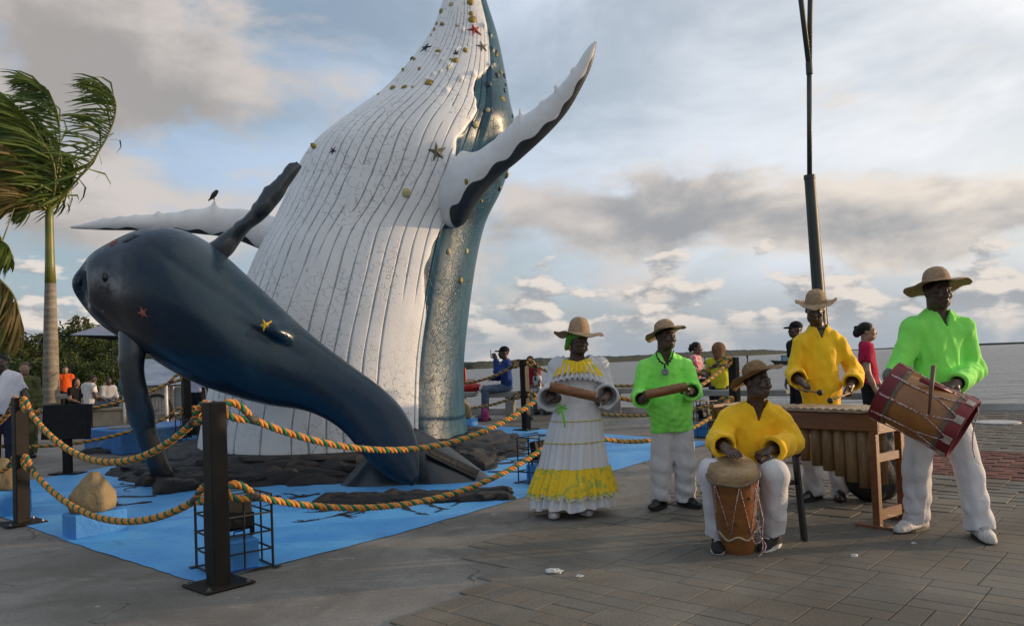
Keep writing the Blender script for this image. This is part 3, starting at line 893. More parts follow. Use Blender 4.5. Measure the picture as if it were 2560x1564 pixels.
# ---- ornaments stuck to the whale ---------------------------------
def bvh_of(o, root):
    me = o.data
    vs = np.empty(len(me.vertices) * 3, dtype=np.float32); me.vertices.foreach_get('co', vs)
    vs = vs.reshape(-1, 3) + root
    return BVHTree.FromPolygons([Vector(v) for v in vs], [tuple(p.vertices) for p in me.polygons])
def hit(bvh, px, py):
    r = Vector(ray(px, py)).normalized()
    loc, nor, _, _ = bvh.ray_cast(Vector((0, 0, CAM_H)), r)
    if loc is None: return None
    if nor.dot(r) > 0: nor = -nor
    return np.array(loc), np.array(nor)
def frame(n, rot=0.0):
    up = npv(0, 0, 1) if abs(n[2]) < 0.9 else npv(0, 1, 0)
    x = unit(np.cross(up, n)); y = np.cross(n, x)
    return x * math.cos(rot) + y * math.sin(rot), -x * math.sin(rot) + y * math.cos(rot), n
def star_mesh(r, seed):
    rnd = random.Random(seed); vs = [(0, 0, r * .26)]; out = []
    for k in range(10):
        a = k * math.pi / 5; rr = r * rnd.uniform(.9, 1.1) if k % 2 == 0 else r * .36
        a += rnd.uniform(-.08, .08); vs.append((rr * math.sin(a), rr * math.cos(a), r * .03 if k % 2 == 0 else r * .02))
    for k in range(10):
        x, y, z = vs[1 + k]; vs.append((x, y, -r * .14))
    fs = []
    for k in range(10):
        k2 = (k + 1) % 10; fs.append([0, 1 + k2, 1 + k]); fs.append([1 + k, 1 + k2, 11 + k2, 11 + k])
    return vs, fs
M_GOLD = pm('barnacle_gold', (0.34, 0.24, 0.035), (0.22, 0.16, 0.03), 30, 0.4, 0.6, 60, 0.5, 0.25)
M_CREAM = pm('barnacle_cream', (0.52, 0.46, 0.22), (0.40, 0.36, 0.20), 30, 0.6, 0.6, 60)
M_BNAVY = pm('barnacle_navy', (0.03, 0.05, 0.07), (0.05, 0.07, 0.09), 30, 0.35, 0.5, 60)
M_SRED = pm('star_red', (0.42, 0.045, 0.03), (0.30, 0.03, 0.025), 20, 0.55, 0.6, 80)
M_SKHAKI = pm('star_khaki', (0.20, 0.185, 0.12), (0.11, 0.10, 0.065), 20, 0.6, 0.6, 80)
M_SNAVY = pm('star_navy', (0.02, 0.028, 0.05), (0.03, 0.03, 0.05), 20, 0.5, 0.6, 80)
M_SPINK = pm('star_coral', (0.40, 0.085, 0.05), (0.30, 0.06, 0.045), 20, 0.6, 0.6, 80)
M_SYEL = pm('star_yellow', (0.62, 0.42, 0.02), (0.50, 0.33, 0.02), 20, 0.5, 0.6, 80)
def ornament(kind, bvh, px, py, size_px, mat, parent, root, rot=0.0, flat=0.34, asp=1.0):
    h = hit(bvh, px, py)
    if h is None: return None
    p, n = h; s = size_px * np.linalg.norm(p - npv(0, 0, CAM_H)) / FPX
    x, y, z = frame(n, rot)
    if kind == 'starfish': vs, fs = star_mesh(s / 2 * 1.1, int(px))
    else:
        vs, fs = sph((0, 0, 0), (s / 2 * asp, s / 2, s * flat), 10, 7)
        vs = [np.asarray(v) * (1 + 0.10 * math.sin(v[0] / s * 17 + px) * math.cos(v[1] / s * 15)) for v in vs]
    W = [p - root + x * v[0] + y * v[1] + z * v[2] for v in vs]
    o = mesh_obj(kind, W, [list(f) for f in fs], mat, parent, kind != 'starfish')
    if kind == 'starfish': fix_normals(o)
    return o
WB = bvh_of(W_BODY, WH_ROOT)
for px, py, s, m, a, rt in [(1176, 6, 19, M_GOLD, .85, 0), (1178, 34, 13, M_GOLD, 1, 0), (1181, 49, 18, M_GOLD, 1.2, .5), (1103, 28, 15, M_GOLD, .8, .4), (1105, 61, 15, M_GOLD, .7, .9), (1128, 11, 12, M_CREAM, 1, 0), (1092, 60, 10, M_GOLD, .7, 0),
                            (1086, 74, 12, M_GOLD, .6, .2), (1078, 88, 10, M_CREAM, .6, .2), (1094, 129, 15, M_GOLD, 1, .3), (1163, 126, 15, M_GOLD, .8, .5), (1139, 151, 15, M_GOLD, 1.2, .5), (1121, 171, 13, M_CREAM, 1, 0), (1072, 207, 18, M_GOLD, 1.2, .6),
                            (1049, 173, 11, M_GOLD, 1, 0), (982, 220, 18, M_GOLD, .8, .5), (1011, 218, 13, M_GOLD, 1.2, .5), (1031, 217, 10, M_CREAM, .8, .5), (1008, 175, 16, M_GOLD, .5, .7), (1036, 148, 14, M_GOLD, .5, .8), (993, 185, 11, M_GOLD, .5, .6),
                            (946, 236, 11, M_CREAM, .7, .5), (1143, 64, 10, M_CREAM, .8, .2), (787, 368, 26, M_GOLD, .5, .8), (1016, 482, 24, M_CREAM, .9, 0), (1127, 148, 9, M_CREAM, 1, 0),
                            (1122, 629, 16, M_CREAM, .8, 0), (1166, 628, 16, M_CREAM, .8, 0), (1151, 701, 19, M_GOLD, .8, 0), (1193, 700, 11, M_CREAM, .6, 0), (1219, 276, 14, M_CREAM, .9, 0), (1189, 313, 20, M_CREAM, 1, .3), (1258, 340, 13, M_CREAM, .8, 0),
                            (1252, 181, 12, M_GOLD, .9, 0), (1241, 138, 11, M_GOLD, .8, 0), (1266, 437, 20, M_GOLD, .6, .5), (1257, 480, 12, M_CREAM, .8, 0), (1204, 503, 9, M_GOLD, 1, 0), (1281, 305, 10, M_GOLD, .8, 0)]:
    ornament('barnacle', WB, px, py, s, m, whale, WH_ROOT, rt, .30, a)
for px, py, s in [(1242, 132, 14), (1243, 188, 14), (1222, 211, 18), (1261, 190, 12), (1262, 226, 12), (1264, 212, 9), (1279, 268, 13), (1281, 290, 10), (1030, 147, 12), (1249, 470, 16)]:
    ornament('barnacle', WB, px, py, s, M_BNAVY, whale, WH_ROOT, 0, .34, .9)
for px, py, s, m, rt in [(1186, 75, 34, M_SRED, .3), (1206, 117, 28, M_SKHAKI, .2), (1141, 133, 17, M_SNAVY, .5), (1093, 380, 48, M_SKHAKI, .1), (832, 377, 22, M_SNAVY, .6), (1064, 120, 30, M_SNAVY, 1.0), (1258, 247, 18, M_SYEL, .3)]:
    ornament('starfish', WB, px, py, s, m, whale, WH_ROOT, rt)
ornament('barnacle', bvh_of(fl_r, WH_ROOT), 1166, 454, 15, M_GOLD, whale, WH_ROOT, 0, .3, .7)

# ------------------------------------------------------------------ the calf
CA_ST = [((197, 703), (197, 707)), ((196, 688), (199, 726)), ((203, 666), (210, 762)), ((219, 644), (231, 794)), ((252, 618), (268, 826)), ((295, 592), (314, 856)), ((345, 570), (378, 897)), ((418, 560), (452, 945)), ((492, 580), (540, 978)), ((562, 632), (620, 1002)),
         ((640, 716), (700, 1020)), ((722, 793), (737, 1019)), ((802, 860), (790, 1032)), ((880, 914), (839, 1059)), ((945, 960), (874, 1091)), ((998, 1003), (896, 1123)), ((1026, 1051), (922, 1155)), ((1043, 1095), (950, 1182)), ((1050, 1145), (992, 1205)), ((1047, 1190), (1030, 1214))]
CA_D = list(np.interp(np.arange(20), [0, 6, 10, 14, 19], [8.75, 9.0, 9.0, 8.72, 8.30]))
CA_ROOT = npv(P(1000, 1215, 8.75)[0], 8.75, gz(8.75))
calf = empty('calf_sculpture', CA_ROOT, 'smaller dark navy whale calf sculpture balanced on its tail flukes', 'sculpture')
def calf_material():
    m = bpy.data.materials.new('calf_paint'); m.use_nodes = True
    g = NT(m.node_tree); b = g.n['Principled BSDF']
    v = g.new('ShaderNodeTexCoord').outputs['Object']
    pale = g.new('ShaderNodeAttribute', attribute_name='pale').outputs['Fac']
    brown = g.new('ShaderNodeAttribute', attribute_name='brown').outputs['Fac']
    n1 = g.noise(v, 1.0, 6, 0.62, 0.8); n2 = g.noise(g.vmath('MULTIPLY', v, (2.2, 1, 3)), 2.0, 6, 0.7, 0.6)
    c = g.mix(g.mapr(n1, 0.35, 0.65), (0.003, 0.019, 0.042), (0.006, 0.022, 0.038))
    c = g.mix(g.math('MULTIPLY', g.mapr(n2, 0.52, 0.72), 0.4), c, (0.024, 0.027, 0.034))
    c = g.mix(g.math('MULTIPLY', brown, g.mapr(n2, 0.3, 0.6, 0.4, 0.95)), c, (0.026, 0.020, 0.017))
    c = g.mix(g.math('MULTIPLY', pale, g.mapr(g.noise(g.vmath('MULTIPLY', v, (3, 3, 5)), 2.0, 5, 0.7), 0.35, 0.6)), c, (0.20, 0.20, 0.215))
    sc = g.math('MULTIPLY', g.mapr(g.noise(g.vmath('MULTIPLY', v, (4, 9, 9)), 5, 6, 0.75), 0.63, 0.70), g.mapr(g.noise(v, 0.9, 2), 0.52, 0.62))
    c = g.mix(g.math('MULTIPLY', sc, 0.5), c, (0.22, 0.24, 0.27))
    g.l.new(c, b.inputs['Base Color'])
    g.put(b.inputs['Roughness'], g.mapr(n2, 0.3, 0.7, 0.22, 0.42))
    b.inputs['Coat Weight'].default_value = 0.20; b.inputs['Coat Roughness'].default_value = 0.15; b.inputs['Specular IOR Level'].default_value = 0.26
    bp = g.new('ShaderNodeBump'); bp.inputs['Strength'].default_value = 0.45; bp.inputs['Distance'].default_value = 0.02
    g.l.new(g.math('ADD', g.noise(v, 3.5, 5, 0.55, 0.4), g.math('MULTIPLY', g.noise(v, 25, 3), 0.08)), bp.inputs['Height']); g.l.new(bp.outputs[0], b.inputs['Normal'])
    return m
M_CALF = calf_material()
def build_calf():
    nt, nc = 190, 110
    T = np.linspace(0, len(CA_ST) - 1, nt)
    xa, ya = [0, 3, 6, 10, 13, 17, 19], [.8, .85, .92, .88, .76, .5, .35]
    UE, LE = loft_fit([s[0] for s in CA_ST], [s[1] for s in CA_ST], CA_D, np.interp(np.arange(len(CA_ST)), xa, ya), keep=4)
    U = catmull([P(q[0], q[1], d) for q, d in zip(UE, CA_D)], T)
    L = catmull([P(q[0], q[1], d) for q, d in zip(LE, CA_D)], T)
    ker = np.hanning(39)[1:-1]; ker /= ker.sum(); sm = lambda a: np.stack([np.convolve(np.pad(a[:, i], 18, mode='reflect', reflect_type='odd'), ker, 'valid') for i in range(3)], 1)
    bl = np.clip((T - 1.0) / 4.0, 0, 1)[:, None]; bl = bl * bl * (3 - 2 * bl)
    U, L = U * (1 - bl) + sm(U) * bl, L * (1 - bl) + sm(L) * bl
    c = (U + L) / 2; w = (U - L) / 2; hw = np.linalg.norm(w, axis=1)
    tan = np.gradient(c, axis=0); tan /= np.linalg.norm(tan, axis=1)[:, None]
    vd = np.cross(tan, w / hw[:, None]); vd /= np.linalg.norm(vd, axis=1)[:, None]; vd *= np.sign(-vd[:, 1])[:, None]
    asp = np.interp(T, xa, ya)
    th = np.linspace(0, 2 * math.pi, nc, endpoint=False)
    V = c[:, None] + np.cos(th)[None, :, None] * w[:, None] + np.sin(th)[None, :, None] * (vd * (hw * asp)[:, None])[:, None]
    flat = V.reshape(-1, 3)
    def field(px, py, d, rx, ry, ang):
        q = P(px, py, d); ex = unit(P(px + 10, py, d) - q); ez = unit(P(px, py - 10, d) - q); sc = d / FPX
        rel = flat - q; a = rel @ ex / sc; bb = -(rel @ ez) / sc
        ca, sa = math.cos(ang), math.sin(ang); u = a * ca + bb * sa; v = -a * sa + bb * ca
        return np.exp(-(u / rx) ** 2 - (v / ry) ** 2) / (1 + np.exp((flat[:, 1] - 8.75) * 9))
    push = np.zeros(len(flat))
    push -= 0.035 * field(500, 700, 8.4, 130, 9, 0.62) + 0.03 * field(620, 790, 8.4, 110, 10, 0.55)    # crease along the flank
    push += 0.03 * field(470, 740, 8.4, 160, 45, 0.62)
    push -= 0.03 * field(232, 778, 8.5, 60, 6, 0.62) + 0.03 * field(300, 850, 8.5, 80, 7, 0.75)       # mouth line
    push += 0.025 * field(262, 690, 8.5, 22, 26, 0)
    push += 0.30 * field(688, 812, 8.3, 26, 34, 0.5) + 0.12 * field(640, 810, 8.3, 55, 30, 0.5)        # dorsal fin swelling
    push -= 0.10 * field(650, 838, 8.3, 80, 16, 0.55)
    flat[:, 1] -= push
    pale = np.clip(1.0 * field(290, 712, 8.5, 50, 24, 0.35) + 0.5 * field(238, 692, 8.5, 30, 18, 0.2), 0, 1)
    brown = np.clip(1.3 * field(300, 780, 8.5, 110, 70, 0.6) + 0.6 * field(330, 640, 8.5, 120, 60, -0.5), 0, 1)
    idx = np.arange(nt * nc).reshape(nt, nc)
    b = np.roll(idx, -1, axis=1)
    fs = np.stack([idx[:-1], b[:-1], b[1:], idx[1:]], -1).reshape(-1, 4).tolist() + [list(idx[0]), list(idx[-1])]
    o = mesh_obj('body', flat - CA_ROOT, fs, M_CALF, calf, True, attrs={'pale': pale, 'brown': brown}); fix_normals(o)
    return o
C_BODY = build_calf()
M_CFIN = fin_material('calf_fin_paint', (0.030, 0.036, 0.043), (0.014, 0.024, 0.034), 0.35, 0.3)
wing('flipper', [(520, 610), (548, 592), (575, 570), (604, 548), (630, 520), (648, 492), (664, 468), (688, 450), (704, 432), (722, 410), (742, 404)],
     [(545, 660), (578, 636), (600, 605), (624, 575), (650, 556), (672, 536), (690, 515), (708, 492), (722, 466), (740, 440), (755, 416)],
     [9.3, 9.3, 9.3, 9.25, 9.25, 9.2, 9.2, 9.2, 9.2, 9.2, 9.2], [.12, .12, .10, .09, .085, .08, .075, .07, .06, .045, .015], CA_ROOT, calf, M_CFIN, 0.7, 3, 0.014)
wing('flipper', [(298, 830), (298, 870), (300, 930), (310, 990), (322, 1045), (340, 1100), (362, 1150), (382, 1190), (400, 1206)],
     [(380, 820), (364, 880), (360, 930), (372, 985), (386, 1030), (392, 1075), (412, 1130), (434, 1180), (440, 1196)],
     [8.75, 8.7, 8.7, 8.75, 8.85, 9.0, 9.2, 9.35, 9.42], [.13, .12, .11, .10, .10, .09, .08, .06, .03], CA_ROOT, calf, M_CFIN, 0.86, 6, 0.01)
def fluke(ridge, front, back, name='tail_fluke'):
    """one lobe of the tail standing on the rocks: a ridge with a front and a back slope, rounded rim"""
    n = 18; T = np.linspace(0, len(ridge) - 1, n)
    a, f, bk = catmull(ridge, T), catmull(front, T), catmull(back, T); V = []; m = 12
    for i in range(n):
        mid_f = (a[i] + f[i]) / 2 + npv(0, -0.03, 0.015); mid_b = (a[i] + bk[i]) / 2 + npv(0, 0.02, 0.01)
        q = [a[i] + npv(0, -.012, 0), mid_f * .6 + a[i] * .4, mid_f, mid_f * .5 + f[i] * .5, f[i], f[i] + npv(0, 0.03, -0.04), (f[i] + bk[i]) / 2 + npv(0, 0, -.05), bk[i] + npv(0, -.03, -.04), bk[i], mid_b, a[i] * .7 + mid_b * .3, a[i] + npv(0, .012, 0)]
        V += q
    fs = []
    for i in range(n - 1):
        for k in range(m): fs.append([i * m + k, i * m + (k + 1) % m, (i + 1) * m + (k + 1) % m, (i + 1) * m + k])
    fs += [list(range(m)), [(n - 1) * m + k for k in range(m)]]
    o = mesh_obj(name, np.array(V) - CA_ROOT, fs, M_CFIN, calf, True, attrs={'dark': np.ones(len(V))}); fix_normals(o); return o
f_r = fluke([P(1035, 1068, 9.0), P(1078, 1088, 8.98), P(1142, 1130, 8.95), P(1205, 1176, 8.9), P(1256, 1214, 8.8)],
            [P(1015, 1226, 8.66), P(1070, 1234, 8.6), P(1140, 1238, 8.57), P(1205, 1232, 8.65), P(1266, 1226, 8.72)],
            [P(1035, 1150, 9.5), P(1075, 1155, 9.5), P(1140, 1170, 9.4), P(1205, 1195, 9.2), P(1262, 1222, 8.9)])
f_l = fluke([P(1040, 1085, 8.95), P(985, 1092, 8.98), P(925, 1130, 8.95), P(878, 1180, 8.9), P(828, 1240, 8.75)],
            [P(1050, 1226, 8.66), P(990, 1236, 8.6), P(930, 1246, 8.55), P(880, 1252, 8.55), P(826, 1250, 8.65)],
            [P(1040, 1160, 9.4), P(985, 1160, 9.4), P(930, 1180, 9.35), P(880, 1205, 9.2), P(828, 1244, 8.9)])
# plaque on the right fluke
def plaque():
    a, b = P(1074, 1118, 8.85), P(1198, 1178, 8.83)       # top edge
    x = unit(b - a); d = P(1064, 1152, 8.70) - a; d = d - x * np.dot(d, x); y = unit(d); z = np.cross(x, y); z = z * (-1 if z[1] > 0 else 1)
    W = np.linalg.norm(b - a); Hh = 0.135
    c = a + x * W / 2 + y * Hh / 2 + z * 0.01
    mb = MB(); mb.box(c + z * 0.0, (W, Hh, 0.035), bev=0.004, ax=[x, y, z])
    o = mb.build('plaque', pm('plaque_bronze', (0.016, 0.014, 0.012), (0.03, 0.025, 0.02), 20, 0.5, 0.4, 60, 0.4, 0.3), None)
    o['label'] = 'dark bronze plaque with faint raised script on the calf\'s right fluke'
    o.data.transform(Matrix.Translation(Vector(-CA_ROOT))); o.parent = calf
    # worn raised script, no longer legible: one running line of tall and low strokes
    mb = MB(); rnd = random.Random(3); pts = []; u = -.44
    while u < .44:
        tall = .36 if rnd.random() < .22 else rnd.uniform(.10, .18); w_ = rnd.uniform(.018, .030)
        for k in range(7):
            a = k / 7 * 2 * math.pi; pts.append(c + z * .019 + x * W * (u + w_ * (k / 7) + .008 * math.sin(a)) - y * Hh * (-.12 + tall * math.sin(a) * (1 if math.sin(a) > 0 else .5)))
        u += w_
        if rnd.random() < .10 and len(pts) > 20: mb.tube([q - CA_ROOT for q in pts], .0035, 5); pts = []; u += .03
    if len(pts) > 3: mb.tube([q - CA_ROOT for q in pts], .0035, 5)
    mb.build('raised_script', pm('plaque_letter', (0.05, 0.042, 0.03), (0.035, 0.03, 0.022), 20, 0.45, metal=0.4), o, True)['kind'] = 'stuff'
plaque()
CB = bvh_of(C_BODY, CA_ROOT)
for px, py, s, m, rt in [(357, 782, 30, M_SPINK, .2), (285, 607, 24, M_SPINK, .9), (663, 812, 34, M_SYEL, .4)]:
    ornament('starfish', CB, px, py, s, m, calf, CA_ROOT, rt)
for px, py, s, rt in [(320, 598, 16, .6), (335, 590, 14, .5), (303, 588, 16, .8), (352, 566, 20, .2), (228, 795, 12, 0), (258, 778, 6, 0)]:
    ornament('barnacle', CB, px, py, s, M_BNAVY, calf, CA_ROOT, rt, .3, 1.8)
ornament('starfish', CB, 293, 850, 22, M_SPINK, calf, CA_ROOT, .1)
_e = ornament('eye', CB, 262, 692, 24, pm('eye_gloss', (0.006, 0.007, 0.009), rough=0.12), calf, CA_ROOT, 0.3, .3, .7)

# ------------------------------------------------------------------ black rock base
M_ROCK = pm('black_rock', (0.013, 0.013, 0.014), (0.024, 0.023, 0.024), 3.0, 0.66, 0.9, 14, 0.45)
M_ROCK2 = pm('black_rock_b', (0.018, 0.017, 0.018), (0.009, 0.009, 0.010), 4.0, 0.6, 0.9, 18, 0.45)
rock_root = empty('rock_mound', (WH_ROOT[0], 9.6, gz(9.6)), 'mound of cracked black rocks under the whales', 'rock mound')
RR = npv(*rock_root.location)
def stone_mesh(seed):
    rnd = random.Random(seed); vs, fs = sph((0, 0, 0), (1, 1, 1), 9, 6); out = []
    cut = [(unit(npv(rnd.uniform(-1, 1), rnd.uniform(-1, 1), rnd.uniform(0, 1.2))), rnd.uniform(.62, .85)) for _ in range(7)]
    for v in vs:
        v = np.asarray(v) * rnd.uniform(.94, 1.08)
        v = np.sign(v) * np.abs(v) ** 0.75
        for n, d in cut:
            k = np.dot(v, n)
            if k > d: v = v - n * (k - d)
        out.append(v)
    o = mesh_obj('stone', out, [list(f) for f in fs], M_ROCK if seed % 2 else M_ROCK2, None, True); me = o.data
    set_sharp(o, 30)
    bpy.data.objects.remove(o); return me
ST_ME = [stone_mesh(i) for i in range(10)]
def build_rocks():
    rnd = random.Random(4)
    cx, cy = WH_ROOT[0], 11.6
    # solid core below the stones
    n = 60; vs = []; rings = [(0.84, .22), (1.10, .19), (1.24, .11), (1.34, -.03)]
    for s, h in rings:
        for k in range(n):
            a = 2 * math.pi * k / n; f = max(0, -math.sin(a))
            rx, ry = 2.15, 1.85
            e = 1 + (s - 1) * (0.75 + 0.35 * f)
            x, y = cx + rx * e * math.cos(a), cy + ry * e * math.sin(a); vs.append((x - RR[0], y - RR[1], gz(y) + h - RR[2]))
    fs = []
    for i in range(3):
        for k in range(n): fs.append([i * n + k, i * n + (k + 1) % n, (i + 1) * n + (k + 1) % n, (i + 1) * n + k])
    mesh_obj('rock_core', vs, fs, M_ROCK2, rock_root)
    def put(x, y, z, sx, sy, sz):
        o = bpy.data.objects.new('stone', rnd.choice(ST_ME)); COL.objects.link(o); o.parent = rock_root
        o.location = (x - RR[0], y - RR[1], z - RR[2]); o.scale = (sx, sy, sz)
        o.rotation_euler = (rnd.uniform(-.12, .12), rnd.uniform(-.12, .12), rnd.uniform(-.5, .5) + (math.atan2(x - cx, cy - y)))
    for layer, (s, h) in enumerate([(0.99, .22), (1.09, .19), (1.18, .15), (1.26, .10), (1.33, .05)]):
        m = 22 + 2 * layer
        for k in range(m):
            a = math.pi * (0.96 + 1.12 * (k + rnd.uniform(-.25, .25)) / m); f = max(0, -math.sin(a)); e = 1 + (s - 1) * (0.72 + 0.4 * f)
            x, y = cx + 2.15 * e * math.cos(a), cy + 1.85 * e * math.sin(a)
            put(x, y, gz(y) + h - .05, rnd.uniform(.28, .42), rnd.uniform(.20, .28), rnd.uniform(.07, .11))
    # row in front of the flukes, and the lump at right
    for k in range(34):
        px = 815 + (1250 - 815) * (k % 17) / 16 + rnd.uniform(-8, 8); py = 1254 - abs(px - 1000) * -0.012 - (px - 1000) * 0.05 - 12 * (k // 17)
        p = GP(px, py); put(p[0], p[1], p[2] + .025, rnd.uniform(.13, .22), rnd.uniform(.12, .2), rnd.uniform(.04, .07))
    for k in range(26):
        px = rnd.uniform(1130, 1232); py = rnd.uniform(1120, 1168); p = GP(px, py + 6)
        put(p[0], p[1], p[2] + .05 + .10 * (1232 - px) / 100, rnd.uniform(.14, .26), rnd.uniform(.14, .24), rnd.uniform(.09, .14))
    for k in range(16):
        px = rnd.uniform(375, 520); py = rnd.uniform(1185, 1236) - (px - 375) * 0.12; p = GP(px, py)
        put(p[0], p[1], p[2] + .05, rnd.uniform(.16, .26), rnd.uniform(.16, .22), rnd.uniform(.08, .14))
build_rocks()

# ================================================================== posts and ropes
M_POST = pm('post_paint', (0.010, 0.009, 0.008), (0.020, 0.015, 0.011), 3, 0.55, 0.2, 80, 0.22)
M_BOLT = pm('bolt_steel', (0.30, 0.30, 0.30), (0.2, 0.2, 0.2), 30, 0.35, metal=0.8)
M_ORANGE = pm('rope_orange', (0.74, 0.33, 0.085), (0.60, 0.235, 0.055), 18, 0.7, 0.5, 120, 0.25)
M_GREEN = pm('rope_green', (0.020, 0.21, 0.125), (0.014, 0.14, 0.085), 18, 0.7, 0.5, 120, 0.25)
M_TAPE = pm('rope_binding', (0.075, 0.062, 0.045), (0.03, 0.026, 0.02), 40, 0.7)
M_WIRE = pm('black_wire', (0.012, 0.012, 0.012), rough=0.5)
POSTS = {'front': npv(-1.98, 5.15), 'left': npv(-4.73, 7.47), 'right': npv(0.53, 7.97), 'rightc': npv(3.05, 10.8), 'back': npv(0.19, 13.35), 'backc': npv(-2.4, 15.5), 'backl': npv(-5.35, 12.75), 'leftc': npv(-7.45, 9.85)}
POST_LAB = {'front': 'black square steel post at the near corner of the blue pad', 'left': 'dark steel post at left beside the boulder on its blue cube', 'right': 'steel post hidden behind the woman in the white dress',
            'rightc': 'black post with sunlit right face between green and yellow musicians', 'back': 'slim black post between the seated man in blue and the woman', 'backc': 'black post directly behind the whale sculpture',
            'backl': 'brown black post under the calf by the white cart', 'leftc': 'black post beyond the left edge of the blue pad'}
PAX = [E1, E2, npv(0, 0, 1)]
for k, xy in POSTS.items():
    if k in ('leftc', 'backc'): continue
    z = gz(xy[1]); r = empty('rope_post', (xy[0], xy[1], z), POST_LAB[k], 'post', 'square posts round the blue pad')
    b = MB(); b.box((0, 0, 0.606), (0.118, 0.118, 1.188), bev=0.008, ax=PAX); b.build('shaft', M_POST, r, True, angle=30)
    b = MB(); b.box((0, 0, 0.013), (0.34, 0.34, 0.012), bev=0.003, ax=PAX); b.build('base_plate', M_POST, r)
    for sx in (-1, 1):
        for sy in (-1, 1):
            c = E1 * 0.135 * sx + E2 * 0.135 * sy
            b = MB(); b.lathe((c[0], c[1], 0.018), [(0.017, 0), (0.017, 0.008), (0.008, 0.008), (0.008, 0.02), (0, 0.02)], 6); b.build('bolt', M_BOLT, r)
def strand_tubes(path, r, pitch, phase0=0.0, n=6):
    """three twisted strands along a path -> (verts, faces) per strand"""
    path = np.asarray(path, float)
    seg = np.linalg.norm(np.diff(path, axis=0), axis=1); s = np.concatenate([[0], np.cumsum(seg)]); L = s[-1]
    N = max(12, int(L / pitch * 11)); q = np.linspace(0, L, N)
    pts = np.stack([np.interp(q, s, path[:, i]) for i in range(3)], 1)
    tan = np.gradient(pts, axis=0); tan /= np.linalg.norm(tan, axis=1)[:, None]
    U = np.zeros_like(pts); u = unit(np.cross(tan[0], npv(0.31, 0.2, 0.93)))
    for i in range(N): u = unit(u - tan[i] * np.dot(u, tan[i])); U[i] = u
    W = np.cross(tan, U); out = []
    for k in range(3):
        a = 2 * math.pi * (q / pitch + k / 3.0) + phase0
        c = pts + (np.cos(a)[:, None] * U + np.sin(a)[:, None] * W) * r * 0.52
        t2 = np.gradient(c, axis=0); t2 /= np.linalg.norm(t2, axis=1)[:, None]
        u2 = np.cos(a)[:, None] * U + np.sin(a)[:, None] * W; u2 = u2 - t2 * np.sum(u2 * t2, 1)[:, None]; u2 /= np.linalg.norm(u2, axis=1)[:, None]; w2 = np.cross(t2, u2)
        ang = 2 * math.pi * np.arange(n) / n
        V = c[:, None] + (np.cos(ang)[None, :, None] * u2[:, None] + np.sin(ang)[None, :, None] * w2[:, None]) * r * 0.56
        idx = np.arange(N * n).reshape(N, n); b = np.roll(idx, -1, axis=1)
        out.append((V.reshape(-1, 3), np.stack([idx[:-1], b[:-1], b[1:], idx[1:]], -1).reshape(-1, 4)))
    return out
def rope(a, b, za, zb, sag, label, group, r=0.0255, side=0.07):
    pa, pb = POSTS[a], POSTS[b]; d2 = unit(pb - pa)
    A = npv(pa[0] + d2[0] * side, pa[1] + d2[1] * side, gz(pa[1]) + za); B = npv(pb[0] - d2[0] * side, pb[1] - d2[1] * side, gz(pb[1]) + zb)
    root = empty('rope', (A + B) / 2 - npv(0, 0, sag), label, 'rope', group); RL = npv(*root.location)
    def par(t): return A + (B - A) * t - npv(0, 0, sag) * 4 * t * (1 - t) * (0.94 + 0.06 * (2 * t - 1) ** 2)
    L = np.linalg.norm(B - A); t0 = 0.19 / L
    main = [par(t) for t in np.linspace(t0, 1 - t0, 60)]
    paths = [main]
    binds = []
    for end, (t_s, t_e) in enumerate(((t0, 0.0), (1 - t0, 1.0))):
        S = par(t_s); K = par(t_e); dv = K - S; l = np.linalg.norm(dv); d = dv / l; u = unit(npv(0, 0, 1) - d * d[2])
        paths.append([S + d * (l / 2) * (1 - math.cos(p)) + u * 0.060 * math.sin(p) * (0.45 + 0.55 * (1 - math.cos(p)) / 2) for p in np.linspace(0.12, 2 * math.pi - 0.12, 34)])
        e = unit(par(t_s + (0.02 if end == 0 else -0.02)) - S)
        binds.append((S - e * 0.035, S + e * 0.05))
        mbw = MB(); post_c = npv(*(pa if end == 0 else pb), 0); post_c[2] = K[2]
        mbw.tube([K - d * 0.01, K + d * 0.075], 0.005, 5); mbw.build('hook', M_WIRE, root, loc=-RL)
    for k, (nm, m) in enumerate((('strand', M_ORANGE), ('strand', M_ORANGE), ('strand', M_GREEN))):
        V = []; F = []; o = 0
        for pth in paths:
            v, f = strand_tubes(pth, r, 0.118)[k]; V.append(v); F.append(f + o); o += len(v)
        mesh_obj(nm, np.concatenate(V) - RL, np.concatenate(F), m, root)
    for s, e in binds:
        mb = MB(); mb.tube([s, (s + e) / 2, e], [r * 1.12, r * 1.28, r * 1.1], 10); mb.build('binding', M_TAPE, root, True, loc=-RL)
    return root
G_R = 'ropes strung between the posts'
